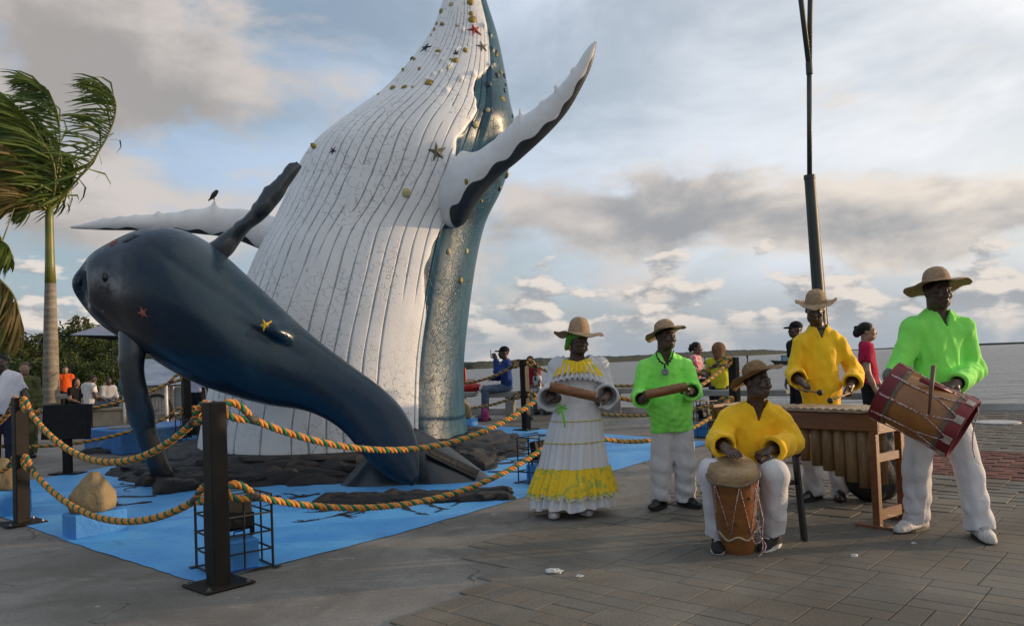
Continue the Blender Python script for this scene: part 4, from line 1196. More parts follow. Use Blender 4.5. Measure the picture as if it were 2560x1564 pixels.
for a, b, su, sl, lu, ll in [
    ('front', 'left', .50, .40, 'upper rope sagging from the near corner post to the left post', 'lower rope sagging past the boulder on its blue cube'),
    ('front', 'right', .52, .40, 'long upper rope sagging across the calf sculpture\'s tail', 'long lower rope sagging in front of the rocks and flukes'),
    ('right', 'rightc', .42, .32, 'upper rope passing behind the man in green with the tube', 'lower rope passing behind the white trousers of the man in green'),
    ('rightc', 'back', .42, .32, 'upper rope at the back right edge of the pad', 'far lower rope seen between the woman and the man in green'),
    ('back', 'backc', .42, .32, 'upper rope crossing in front of the seated man in blue', 'lower rope crossing the seated man\'s jeans'),
    ('backl', 'leftc', .42, .34, 'thin looking upper rope behind the calf\'s lower flipper', 'thin looking lower rope behind the black sign panel'),
    ('left', 'leftc', .45, .35, 'upper rope leaving the left post towards the picture edge', 'lower rope leaving the left post towards the picture edge'),
    ('backl', 'backc', .45, .35, 'upper rope running behind the whale from the left', 'lower rope running behind the whale from the left')]:
    rope(a, b, 1.17, 1.17, su, lu, G_R); rope(a, b, .62, .62, sl, ll, G_R)

# ---- caged floodlights ---------------------------------------------
M_CAGE = pm('cage_steel', (0.012, 0.012, 0.013), (0.022, 0.018, 0.016), 20, 0.5)
M_BLOCK = pm('block_blue', (0.055, 0.25, 0.58), (0.04, 0.19, 0.48), 3, 0.6, 0.4, 30, 0.3, ramp=(0.35, 0.7))
M_LAMPB = pm('floodlight_black', (0.006, 0.006, 0.007), (0.010, 0.010, 0.011), 10, 0.6, spec=.2)
def cage(c, s, h, label, rz):
    c = npv(c[0], c[1], gz(c[1]) + 0.006); root = empty('floodlight_cage', c, label, 'cage', 'caged floodlights round the sculptures')
    ax = [E1 * math.cos(rz) + E2 * math.sin(rz), -E1 * math.sin(rz) + E2 * math.cos(rz), npv(0, 0, 1)]
    q = lambda a, b, z: ax[0] * a * s / 2 + ax[1] * b * s / 2 + npv(0, 0, z)
    w = 0.011
    for a in (-1, 1):
        for b in (-1, 1):
            m = MB(); m.bar(q(a, b, 0), q(a, b, h), w * 1.3); m.build('upright', M_CAGE, root)
            m = MB(); p = q(a * 1.09, b * 1.09, 0.008); m.box(p, (.05, .05, .006), ax=ax); m.build('foot_tab', M_CAGE, root)
    for z in (0.012, h * .26, h * .5, h * .75, h - .006):
        for (a, b), (a2, b2) in (((-1, -1), (1, -1)), ((1, -1), (1, 1)), ((1, 1), (-1, 1)), ((-1, 1), (-1, -1))):
            m = MB(); m.bar(q(a, b, z), q(a2, b2, z), w); m.build('rail', M_CAGE, root)
    for (a, b), (a2, b2) in (((0, -1), (0, -1)), ((1, 0), (1, 0)), ((0, 1), (0, 1)), ((-1, 0), (-1, 0))):
        m = MB(); m.bar(q(a, b, 0.02), q(a, b, h), w); m.build('bar', M_CAGE, root)
    m = MB(); m.bar(q(-1, 0, h - .004), q(1, 0, h - .004), w); m.build('bar', M_CAGE, root)
    blk = empty('floodlight', c, 'black floodlight on blue block in the ' + label.replace('black wire ', ''), 'floodlight', 'floodlights in cages')
    m = MB(); m.box((0, 0, h * .2), (s * .66, s * .66, h * .4), bev=.012, ax=ax); m.build('concrete_block', M_BLOCK, blk)
    m = MB(); m.box((0, 0, h * .70), (s * .62, s * .26, h * .40), bev=.015, ax=[ax[0], unit(ax[1] + npv(0, 0, .25)), unit(np.cross(ax[0], unit(ax[1] + npv(0, 0, .25))))]); m.build('lamp_housing', M_LAMPB, blk)
    for a in (-.7, .7): m = MB(); m.bar(q(a, 0, h * .4), q(a, 0, h * .72), .02, .006); m.build('bracket', M_LAMPB, blk)
    m = MB(); m.tube([q(.3, .1, h * .52), q(.45, -.3, h * .46), q(.2, -.5, h * .44), q(.1, -.3, h * .41)], .006, 6); m.build('cable', M_WIRE, blk, True)
c0 = GP(543, 1432); cage((c0[0] + .08, c0[1] + .12), .40, .52, 'black wire cage behind the near corner post', 0.15)
c0 = GP(1352, 1206); cage(c0, .34, .50, 'black wire cage beside the woman\'s skirt', 0.1)
c0 = GP(482, 1126); cage(c0, .36, .50, 'black wire cage under the calf near the white cart', 0.0)
c0 = GP(1762, 1092); cage(c0, .36, .54, 'black wire cage left of the marimba', 0.1)

# ---- boulders on blue blocks ---------------------------------------
M_BOULD = pm('sandstone', (0.27, 0.20, 0.105), (0.16, 0.125, 0.075), 3.5, 0.85, 0.9, 14, 0.25, dist=0.6)
def boulder(c, w, h, dpt, seed, label):
    rnd = random.Random(seed); n, m = 26, 16; vs, fs = sph((0, 0, 0), 1, n, m); out = []
    cut = [(unit(npv(rnd.uniform(-1, 1), rnd.uniform(-1, 1), rnd.uniform(-.1, .8))), rnd.uniform(.72, .9)) for _ in range(9)]
    for v in vs:
        v = np.asarray(v, float); v = np.sign(v) * np.abs(v) ** .55
        for nn, d in cut:
            k = np.dot(v, nn)
            if k > d: v = v - nn * (k - d) * .85
        z = (v[2] + 1) / 2; tp = 1 - .27 * z ** 1.6
        out.append((v[0] * w / 2 * tp + .03 * w * z, v[1] * dpt / 2 * tp, max(v[2], -.8) * h / 1.8 + .8 * h / 1.8))
    o = mesh_obj('boulder', out, [list(f) for f in fs], M_BOULD, None, True, loc=c)
    return prop(o, label, 'boulder', 'boulders on blue blocks')
def blue_block(front, l, rr, h, label):
    """block whose near corner stands at front; l runs to the left, rr to the right"""
    f = npv(front[0], front[1], gz(front[1])); c = f - E2 * l / 2 + E1 * rr / 2
    b = MB(); b.box((0, 0, h / 2), (rr, l, h), bev=.012, ax=PAX); o = b.build('blue_block', M_BLOCK, None, loc=c)
    prop(o, label, 'block', 'blue painted blocks'); return c + npv(0, 0, h)
t = blue_block(GP(187, 1350), .30, .44, .205, 'sky blue cube under the boulder at lower left')
boulder(t + npv(-.02, 0, .002), .36, .34, .36, 3, 'tan boulder standing on the blue cube at lower left')
t = blue_block(GP(-40, 1300), .3, .42, .26, 'blue cube cut by the left picture edge')
boulder(t + npv(-.0, 0, .002), .36, .32, .34, 5, 'tan boulder cut by the left picture edge')
t = blue_block(GP(1150, 1092), .3, .44, .28, 'small blue cube behind the whale\'s teal side')
boulder(t + npv(-.02, 0, .002), .36, .34, .3, 9, 'tan boulder peeping out behind the whale\'s teal side')

# ---- large blue plinth at the back left ----------------------------
f = GP(303, 1139); f[2] = gz(f[1])
pl = empty('blue_plinth', f, 'long low blue plinth behind the calf\'s hanging flipper', 'plinth')
b = MB(); b.box(-E2 * .75 + E1 * 1.1 + npv(0, 0, .19), (2.2, 1.5, .38), bev=.02, ax=PAX)
b.build('plinth_body', pm('plinth_paint', (0.035, 0.15, 0.40), (0.12, 0.24, 0.38), 1.6, 0.7, .5, 20, .3, ramp=(.45, .7), dist=.8), pl)
b = MB(); b.lathe(-E2 * .7 + E1 * .45 + npv(0, 0, .382), [(0.0, 0.02), (.34, .02), (.36, .012), (.36, 0)][::-1], 28); b.build('metal_disc', pm('disc_grey', (.16, .16, .15), (.09, .085, .08), 8, .6), pl, True, angle=30)
rc = MB(); p0 = GP(262, 1132)
for k in range(3):
    rc.tube([(.42 * math.cos(a) * (1 - .12 * k), .16 * math.sin(a) * (1 - .12 * k), .02 + .02 * k + .01 * math.sin(3 * a + k)) for a in np.linspace(0, 6.2, 30)], .018, 6)
prop(rc.build('cable_coil', M_WIRE, None, True, loc=(p0[0], p0[1], gz(p0[1]) + .008)), 'loose coil of black cable on the pavement before the plinth', 'cable')

# ---- sign panel -----------------------------------------------------
pb = GP(172, 1184); sp = empty('sign_panel', (pb[0], pb[1], gz(pb[1])), 'black box sign seen from behind on a short black pedestal', 'sign')
pz = gz(pb[1]); sx = unit(P(228, 1012, pb[1] - .05) - P(106, 1018, pb[1] + .05)); sx[2] = 0; sx = unit(sx); sy = npv(-sx[1], sx[0], 0)
cc = P(167, 1054, pb[1]) - npv(pb[0], pb[1], pz)
b = MB(); b.box(cc, (.66, .10, .46), bev=.006, ax=[sx, unit(sy + npv(0, 0, -.12)), unit(npv(0, 0, 1) + sy * .12)]); b.build('panel_box', M_LAMPB, sp)
b = MB(); b.box((cc[0], cc[1], cc[2] / 2), (.10, .07, cc[2]), ax=[sx, sy, npv(0, 0, 1)]); b.build('pedestal', M_LAMPB, sp)
b = MB(); b.box((cc[0], cc[1], .014), (.42, .22, .012), ax=[sx, sy, npv(0, 0, 1)]); b.build('base_plate', M_LAMPB, sp)

# ---- street lamp ----------------------------------------------------
LD = 14.6
lb = P(2066, 1030, LD); lz = gz(LD)
lamp = empty('street_lamp', (lb[0], LD, lz), 'tall dark green street lamp pole with two forked upper arms', 'street lamp'); LR = npv(lb[0], LD, lz)
M_LP = pm('lamp_paint', (0.022, 0.028, 0.026), (0.035, 0.04, 0.036), 4, .5, .15, 40)
foot = npv(P(2062, 900, LD)[0], LD, lz); t1 = P(2024, 442, LD); t2 = P(2023, 170, LD)
b = MB(); b.tube([foot - LR, t1 - LR], [.125, .098], 20); b.build('lower_pole', M_LP, lamp, True, angle=30)
b = MB(); b.lathe(foot - LR, [(.2, 0), (.2, .02), (.14, .03)], 16); b.build('base_plate', M_LP, lamp, True, angle=30)
b = MB(); b.tube([t1 - LR - npv(0, 0, .05), t1 - LR + npv(0, 0, .03)], .108, 18); b.build('collar', M_LP, lamp, True, angle=30)
b = MB(); b.tube([t1 - LR, t2 - LR], .046, 14); b.build('upper_pole', M_LP, lamp, True)
b = MB(); b.tube([t2 - LR - npv(0, 0, .12), t2 - LR + npv(0, 0, .10)], .062, 14); b.build('clamp', M_LP, lamp, True, angle=30)
for q in ((P(2000, -20, LD), P(1975, -230, LD)), (P(2026, -20, LD + .25), P(2031, -230, LD + .5))):
    st = t2 - LR + npv(0, 0, .02)
    b = MB(); b.tube([st, q[0] - LR, q[1] - LR], .05, 12); b.build('arm', M_LP, lamp, True)
    b = MB(); b.box(q[1] - LR + npv(-.2, 0, .05), (.6, .2, .1), bev=.03); b.build('lamp_head', M_LP, lamp)
b = MB(); b.tube([foot - LR + npv(.135, -.02, .3), t1 - LR + npv(.115, -.02, -.75)], .012, 6); b.build('conduit', pm('conduit_pale', (.4, .38, .34), rough=.6), lamp, True)

# ---- concrete benches on the quay -----------------------------------
M_CONC = pm('bench_concrete', (0.30, 0.29, 0.27), (0.19, 0.185, 0.175), 2.2, .85, .4, 40, .25, dist=.4)
def bench(a, b, top, legs, label, w=.42):
    a = npv(a[0], a[1], 0); b = npv(b[0], b[1], 0); c = (a + b) / 2; c[2] = gz(c[1])
    root = empty('concrete_bench', c, label, 'bench', 'concrete benches along the quay')
    d = unit(b - a); n = npv(-d[1], d[0], 0); ax = [d, n, npv(0, 0, 1)]
    m = MB(); m.box((0, 0, top - .05), (np.linalg.norm(b - a), w, .10), bev=.012, ax=ax); m.build('seat_slab', M_CONC, root)
    for t in legs:
        q = a + (b - a) * t - c; q[2] = (top - .1) / 2 - .03
        m = MB(); m.box(q, (.16, w * .86, top - .1 + .06), bev=.01, ax=ax); m.build('leg', M_CONC, root)
    return root
bench(npv(-.5, 15.25), npv(2.35, 14.85), .54, (.15, .86), 'concrete bench behind the woman and the near seated man')
bench(P(1668, 980, 14.1)[:2], P(1980, 980, 12.5)[:2], .56, (.12, .55), 'concrete bench behind the seated drummer')
bench(P(1992, 980, 12.45)[:2], P(2190, 980, 11.55)[:2], .56, (.2,), 'concrete bench behind the marimba player and woman in red')
bench(npv(-3.4, 15.9), npv(-.75, 15.35), .54, (.12, .88), 'concrete bench mostly hidden by the whale\'s teal side')
qw = MB()
for x0 in np.arange(-26, 9, 3.0):
    a = npv(x0, quay(x0) - .12, 0); c = npv(x0 + 2.96, quay(x0 + 2.96) - .12, 0)
    a[2] = gz(a[1]) + .06; c[2] = gz(c[1]) + .06; qw.bar(a, c, .24, .14, bev=.015)
prop(qw.build('quay_kerb', pm('kerb_pale', (.42, .41, .39), (.28, .27, .25), 2, .85, .3, 30), None), 'pale low kerb along the edge of the quay', 'kerb')
def rail_wall():
    a, c = npv(-24, quay(-24) - .8, 0), npv(-8.6, quay(-8.6) - .8, 0); a[2] = gz(a[1]); c[2] = gz(c[1]); root = empty('quay_railing', (a + c) / 2, 'pale concrete railing in front of the mangroves at left', 'railing'); rl = (a + c) / 2
    m = MB(); m.bar(a - rl + npv(0, 0, .62), c - rl + npv(0, 0, .62), .3, .11, bev=.015); m.build('top_rail', M_CONC, root)
    m = MB(); m.bar(a - rl + npv(0, 0, .28), c - rl + npv(0, 0, .28), .2, .10, bev=.015); m.build('lower_rail', M_CONC, root)
    for t in np.linspace(.02, .98, 7):
        q = a + (c - a) * t - rl; m = MB(); m.box(q + npv(0, 0, .28), (.22, .22, .62), rz=-.3, bev=.01); m.build('pillar', M_CONC, root)
rail_wall()
pbk = GP(270, 1066)
pr = empty('stone_seat', pbk, 'tan concrete seat with upright back beside the black sign', 'seat')
M_TAN = pm('tan_concrete', (.36, .30, .22), (.27, .22, .16), 3, .85, .4, 30)
b = MB(); b.box((.0, .2, .17), (.62, .5, .34), bev=.02); b.build('seat_block', M_TAN, pr)
b = MB(); b.box((0, .2, .37), (.68, .56, .06), bev=.015); b.build('seat_cap', M_TAN, pr)
b = MB(); b.box((-.43, .2, .32), (.2, .56, .64), bev=.02); b.build('seat_back', M_TAN, pr)

# ---- cart, canopy ----------------------------------------------------
KD = 16.8
def cart():
    o = P(405, 1060, KD); o[2] = gz(KD); root = empty('vendor_cart', o, 'white plank vendor cart with a corrugated roof and bicycle wheel', 'cart')
    M_W = pm('plank_white', (.62, .58, .52), (.48, .44, .39), 3, .7, .3, 30); sc = KD / FPX
    L = lambda px, py, dy=0.0: P(px, py, KD + dy) - o
    x0, x1 = L(372, 1000)[0], L(436, 1000)[0]; z0, z1 = L(400, 1034)[2], L(400, 966)[2]
    n = 8
    for k in range(n):
        m = MB(); w = (x1 - x0) / n; m.box((x0 + w * (k + .5), 0, (z0 + z1) / 2), (w - .008, .03, z1 - z0), bev=.004); m.build('plank', M_W, root)
    m = MB(); m.box(((x0 + x1) / 2 + .3, .5, (z0 + z1) / 2), ((x1 - x0) + .9, .9, z1 - z0 - .04)); m.build('cart_body', pm('cart_side', (.34, .40, .44), (.25, .3, .34), 3, .7), root)
    zr0, zr1 = L(400, 962)[2], L(400, 895)[2]; M_R = pm('roof_sheet', (.38, .42, .48), (.26, .30, .37), 2, .5, .2, 30, stretch=(1, 1, 4))
    for k in range(5):
        a = zr0 + (zr1 - zr0) * k / 5; c2 = zr0 + (zr1 - zr0) * (k + 1) / 5
        m = MB(); m.box(((x0 + x1) / 2 + .1, -.35 + .17 * k, (a + c2) / 2), ((x1 - x0) + .9, .2, .012), ax=[npv(1, 0, 0), unit(npv(0, .17, c2 - a)), unit(npv(0, -(c2 - a), .17))]); m.build('roof_sheet', M_R, root)
    for px in (433, 330):
        q = L(px, 1060); m = MB(); m.tube([npv(q[0], -.3, 0), npv(q[0], -.3, zr0 + .02)], .035, 10); m.build('roof_post', pm('post_white', (.72, .7, .66), rough=.6), root, True)
    c = L(392, 1026, -.25); R = .33
    m = MB(); m.tube([c + npv(R * math.cos(a), 0, R * math.sin(a)) for a in np.linspace(0, 2 * math.pi, 33)], .028, 8, cap=False); wl = m.build('wheel', pm('tyre', (.015, .014, .013), rough=.7), root, True)
    m = MB(); m.tube([c + npv((R - .04) * math.cos(a), 0, (R - .04) * math.sin(a)) for a in np.linspace(0, 2 * math.pi, 33)], .012, 6, cap=False); m.build('rim', M_BOLT, wl, True)
    for k in range(12):
        a = k * math.pi / 6; m = MB(); m.tube([c, c + npv((R - .05) * math.cos(a), 0, (R - .05) * math.sin(a))], .004, 4); m.build('spoke', M_BOLT, wl)
cart()
def canopy():
    d = 24.; tip = P(243, 803, d); c = npv(tip[0] + .6, d + .9, tip[2]); base = npv(c[0], c[1], gz(d)); root = empty('market_canopy', base, 'blue and white peaked canopy above the trees left of the calf', 'canopy')
    zt = tip[2] - base[2]; ze = P(250, 842, d)[2] - base[2]; e = 1.3
    cor = [npv(-e * .95, -e, ze + .08), npv(e, -e * .9, ze - .05), npv(e, e, ze), npv(-e, e, ze)]; ridge = [npv(-.55, -.2, zt), npv(.5, .1, zt - .12)]
    cols = [(.012, .02, .035), (.33, .36, .42), (.03, .07, .30), (.02, .03, .05)]
    for k, q in enumerate(([cor[0], cor[1], ridge[1], ridge[0]], [cor[1], cor[2], ridge[1]], [cor[2], cor[3], ridge[0], ridge[1]], [cor[3], cor[0], ridge[0]])):
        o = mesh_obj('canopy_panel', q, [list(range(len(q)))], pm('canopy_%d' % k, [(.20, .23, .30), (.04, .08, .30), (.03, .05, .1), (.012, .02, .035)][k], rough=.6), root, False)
        md = o.modifiers.new('thick', 'SOLIDIFY'); md.thickness = .012
    for q in cor:
        m = MB(); m.tube([npv(q[0], q[1], 0), q], .02, 8); m.build('canopy_pole', M_LAMPB, root, True)
canopy()
# ---- water craft, cover, litter --------------------------------------
bo = P(1962, 893, 160.); bo[2] = SEA_Z
boat = empty('fishing_boat', bo, 'small teal cabin boat far out on the water', 'boat')
b = MB(); b.raw([(-2.4, -.7, .9), (2.4, -.7, .6), (2.4, .7, .6), (-2.4, .7, .9), (-1.9, -.45, -.2), (2.2, -.45, -.2), (2.2, .45, -.2), (-1.9, .45, -.2), (-3.1, 0, 1.05)], [(0, 4, 5, 1), (1, 5, 6, 2), (2, 6, 7, 3), (8, 4, 0), (3, 7, 4, 8), (0, 1, 2, 3, 8), (4, 7, 6, 5)]); b.build('hull', pm('boat_hull', (.02, .03, .035), rough=.6), boat)
b = MB(); b.box((.5, 0, 1.3), (2.3, 1.2, 1.2), bev=.08); b.build('cabin', pm('boat_cabin', (.10, .24, .29), (.2, .3, .34), 2, .6), boat)
b = MB(); b.box((.5, 0, 1.95), (2.7, 1.4, .08)); b.build('cabin_roof', pm('boat_roof', (.3, .36, .38), rough=.6), boat)
for px, py, d, lb_ in ((1868, 886, 170., 'dark channel buoy seen just above the drummer\'s hat'), (1762, 896, 240., 'tiny dark buoy near the left end of the island water')):
    q = P(px, py, d); q[2] = SEA_Z; m = MB(); m.lathe((0, 0, 0), [(0, -.3), (.45, -.3), (.45, .2), (.14, .7), (.12, 1.7), (.22, 1.75), (.22, 2.1), (0, 2.15)], 10); prop(m.build('buoy', M_LAMPB, None, True, loc=q), lb_, 'buoy')
q = GP(2492, 1057); b = MB(); b.lathe((0, 0, 0), [(.32, -.01), (.32, .012), (.27, .016), (0, .016)], 26); mh = b.build('manhole_cover', pm('cover_pale', (.46, .45, .43), (.34, .33, .31), 9, .6), None, True, loc=(q[0], q[1], gz(q[1]) + .010), angle=30); prop(mh, 'pale round manhole cover on the pavement at right', 'manhole cover')
M_LIT = pm('litter_white', (.62, .61, .58), (.4, .4, .38), 20, .7)
for i, (px, py, s, lb_) in enumerate([(1386, 1434, .055, 'crumpled white scrap on the paving in the foreground'), (1449, 1444, .028, 'small white scrap right of the crumpled one'), (2134, 1393, .03, 'white scrap below the marimba foot'), (2285, 1361, .02, 'tiny white scrap by the bass drummer\'s left shoe')]):
    p = GP(px, py); rnd = random.Random(i); vs, fs = sph((0, 0, 0), (s, s * .7, s * .35), 8, 6); vs = [np.asarray(v) * rnd.uniform(.6, 1.25) for v in vs]
    prop(mesh_obj('paper_scrap', vs, [list(f) for f in fs], M_LIT, None, False, loc=p + npv(0, 0, s * .25 + .006)), lb_, 'litter')

# ---- bird ------------------------------------------------------------
def bird():
    c = P(535, 496, 11.28); root = empty('bird', c, 'small dark brown bird perched on the whale\'s far flipper', 'bird'); s = 11.3 / FPX
    L = lambda px, py: P(px, py, 11.28) - c
    b = MB(); b.tube([L(525, 499), L(529, 494), L(534, 488), L(538, 483), L(541, 479), L(543, 477)], [.012, .024, .036, .034, .026, .01], 10); b.build('body', pm('feather_dark', (.02, .015, .012), (.045, .022, .012), 30, .6), root, True)
    b = MB(); b.raw(*sph(L(541.5, 479), .028, 8, 6)); b.build('head', MATS['feather_dark'], root, True)
    b = MB(); b.tube([L(543, 478), L(547, 477)], [.009, .001], 6); b.build('beak', M_WIRE, root)
    b = MB(); b.bar(L(528, 494), L(521, 502), .03, .01); b.build('tail', MATS['feather_dark'], root)
    for px in (533, 536): b = MB(); b.tube([L(px, 489), L(px + .5, 500)], .006, 5); b.build('leg', pm('bird_leg', (.3, .22, .15)), root)
bird()

# ================================================================== palms and mangroves
M_LEAF = pm('palm_leaf', (0.125, 0.165, 0.022), (0.050, 0.090, 0.014), 2.2, 0.45, spec=0.4, trans=0.25)
M_LEAFY = pm('palm_leaf_dry', (0.24, 0.17, 0.07), (0.12, 0.10, 0.025), 2.2, 0.55, spec=0.3, trans=0.2)
M_RACH = pm('palm_rachis', (0.20, 0.19, 0.06), (0.12, 0.12, 0.035), 4, 0.5)
def frond(pts, depths, root, parent, seed, mat, wind=(-1.0, -0.1, -0.22), ln=0.95, dens=54, rl=1.0):
    """one feather leaf: midrib through the points, narrow leaflets swept by the wind"""
    rnd = random.Random(seed); T = np.linspace(0, len(pts) - 1, dens)
    C = catmull([P(p[0], p[1], d) for p, d in zip(pts, depths)], T) - root
    mb = MB(); mb.mat(1); mb.tube(list(C), list(np.linspace(.030, .006, dens)), 5)
    W = unit(npv(*wind)); mb.mat(0)
    tan = np.gradient(C, axis=0); tan /= np.linalg.norm(tan, axis=1)[:, None]
    for i in range(5, dens):
        t = i / (dens - 1); L = ln * (0.50 + 0.75 * math.sin(min(1, t * 1.15) * math.pi) ** 0.7) * (1.0 if t < .93 else .75)
        side = unit(np.cross(tan[i], npv(0, 0.9, 0.45)))
        for sgn in (-1, 1):
            for rep in range(1 + (rnd.random() < .55)):
                d = unit(side * sgn * .55 + tan[i] * .60 + W * rnd.uniform(.6, 1.5) + npv(rnd.uniform(-.22, .22), rnd.uniform(-.5, .5), rnd.uniform(-.25, .2)))
                if d[0] > .1: d = unit(d * npv(.25, 1, 1))
                p0 = C[i] + tan[i] * rnd.uniform(-.03, .03); l = L * rnd.uniform(.7, 1.08); w = .021 * rnd.uniform(.8, 1.25)
                nrm = unit(np.cross(d, npv(rnd.uniform(-.6, .6), 1, rnd.uniform(-.6, .6))))
                bend = unit(W * 1.2 + npv(0, 0, -.45))
                p1 = p0 + d * l * .42; d2 = unit(d + bend * .55); p2 = p1 + d2 * l * .34; d3 = unit(d2 + bend * .6); p3 = p2 + d3 * l * .28
                mb.raw([p0 - nrm * w * .5, p0 + nrm * w * .5, p1 + nrm * w, p1 - nrm * w, p2 + nrm * w * .75, p2 - nrm * w * .75, p3], [(0, 1, 2, 3), (3, 2, 4, 5), (5, 4, 6)])
    return mb.build('frond', None, parent, True, mats=[mat, M_RACH])
PD = 17.0
pbase = P(130, 1040, PD); pbase = npv(pbase[0], PD, gz(PD))
palm = empty('palm_tree', pbase, 'wind-blown palm with ringed grey trunk behind the black sign', 'palm tree')
def trunk_mat():
    m = bpy.data.materials.new('palm_trunk'); m.use_nodes = True; g = NT(m.node_tree); b = g.n['Principled BSDF']
    v = g.new('ShaderNodeTexCoord').outputs['Object']; sep = g.new('ShaderNodeSeparateXYZ'); g.l.new(v, sep.inputs[0])
    n = g.noise(v, 5, 5, .65); ring = g.math('SINE', g.math('MULTIPLY_ADD', sep.outputs[2], 46, g.math('MULTIPLY', n, 5)))
    c = g.mix(g.mapr(n, .3, .7), (.26, .225, .175), (.15, .13, .10)); c = g.mix(g.math('MULTIPLY', g.mapr(ring, .72, .98), .35), c, (.07, .06, .05))
    c = g.mix(g.mapr(g.noise(v, 2.1, 5, .7, .6), .56, .66), c, (.10, .09, .075)); g.l.new(c, b.inputs['Base Color']); b.inputs['Roughness'].default_value = .85
    bp = g.new('ShaderNodeBump'); bp.inputs['Strength'].default_value = .5; bp.inputs['Distance'].default_value = .01; g.l.new(g.math('ADD', ring, n), bp.inputs['Height']); g.l.new(bp.outputs[0], b.inputs['Normal'])
    return m
tp = [(131, 1040, .20), (129, 1000, .192), (127, 940, .178), (127, 860, .163), (126, 790, .142), (126, 730, .128), (126, 700, .118)]
b = MB(); b.tube([P(x, y, PD) - pbase for x, y, r in tp], [r * .9 for x, y, r in tp], 22); b.build('trunk', trunk_mat(), palm, True)
gp = [(126, 708, .112), (125, 660, .098), (124, 600, .088), (123, 545, .085), (124, 505, .07)]
b = MB(); b.tube([P(x, y, PD) - pbase for x, y, r in gp], [r for x, y, r in gp], 18); b.build('crownshaft', pm('crownshaft', (.10, .13, .02), (.17, .15, .03), 3, .4, .2, 20), palm, True)
FR = [([(125, 520), (175, 470), (232, 400), (276, 325), (290, 262), (268, 218), (222, 204)], (17, 16.9, 16.8, 16.8, 16.8, 16.8, 16.8), M_LEAF, 1.0),
      ([(124, 515), (140, 440), (150, 350), (142, 275), (110, 222), (62, 196)], (17, 16.9, 16.9, 16.9, 16.9, 16.9), M_LEAF, 1.1),
      ([(123, 515), (105, 430), (78, 340), (36, 262), (-20, 215)], (17, 17.2, 17.3, 17.4, 17.5), M_LEAF, 1.1),
      ([(122, 520), (95, 440), (40, 385), (-40, 368), (-110, 390)], (17, 16.7, 16.4, 16.2, 16.1), M_LEAFY, 1.0),
      ([(122, 520), (110, 420), (92, 330), (55, 285), (-5, 268)], (17, 16.8, 16.7, 16.6, 16.6), M_LEAF, 1.1),
      ([(120, 525), (80, 470), (20, 440), (-60, 455)], (17, 17.3, 17.5, 17.7), M_LEAF, 1.0),
      ([(120, 528), (85, 500), (40, 505), (-20, 545)], (17, 16.6, 16.4, 16.3), M_LEAFY, .8),
      ([(124, 515), (150, 430), (148, 370), (118, 325), (60, 318)], (17, 17.3, 17.5, 17.6, 17.7), M_LEAF, 1.1),
      ([(124, 525), (165, 490), (185, 450), (180, 405), (150, 380)], (17, 17.3, 17.5, 17.6, 17.6), M_LEAF, .8),
      ([(122, 522), (100, 460), (60, 410), (0, 400)], (17, 17.1, 17.2, 17.2), M_LEAF, 1.05),
      ([(121, 524), (92, 480), (50, 468), (0, 490)], (17, 16.8, 16.7, 16.6), M_LEAFY, .9),
      ([(122, 524), (108, 500), (85, 508), (55, 545)], (17, 16.8, 16.7, 16.6), M_LEAF, .6),
      ([(124, 518), (138, 460), (130, 395), (95, 350), (40, 345)], (17, 16.7, 16.5, 16.4, 16.4), M_LEAF, 1.05)]
for i, (pts, dp, m, l) in enumerate(FR): frond(pts, dp, pbase, palm, i, m, ln=l)
p2b = npv(P(-75, 1000, 14.)[0], 14., gz(14.)); palm2 = empty('palm_tree', p2b, 'palm whose fronds droop into the left picture edge', 'palm tree')
b = MB(); b.tube([npv(0, 0, 0), P(-72, 760, 14.) - p2b, P(-68, 640, 14.) - p2b], [.17, .12, .09], 16); b.build('trunk', trunk_mat(), palm2, True)
for i, (pts, m, l) in enumerate([([(-68, 640), (-20, 600), (18, 612), (32, 650)], M_LEAF, .55), ([(-68, 640), (-10, 690), (32, 735), (48, 790), (40, 860)], M_LEAFY, .75), ([(-68, 645), (-25, 690), (8, 730), (22, 790), (12, 850)], M_LEAF, .8), ([(-68, 645), (-40, 700), (-12, 770), (-10, 860)], M_LEAF, .7),
                                 ([(-68, 640), (-110, 580), (-170, 600)], M_LEAF, .7), ([(-68, 640), (-90, 560), (-130, 500)], M_LEAF, .7), ([(-68, 640), (-20, 560), (0, 590), (20, 640)], M_LEAF, .5)]):
    frond(pts, [14.0] + [13.9] * (len(pts) - 1), p2b, palm2, 30 + i, m, wind=(-.5, -.1, -.75), ln=l, dens=46)
b = MB(); b.tube([P(-68, 640, 14.) - p2b + npv(.1, 0, 0), P(6, 602, 14.) - p2b, P(36, 520, 14.) - p2b], [.02, .014, .006], 6); b.build('spear_leaf', M_RACH, palm2, True)

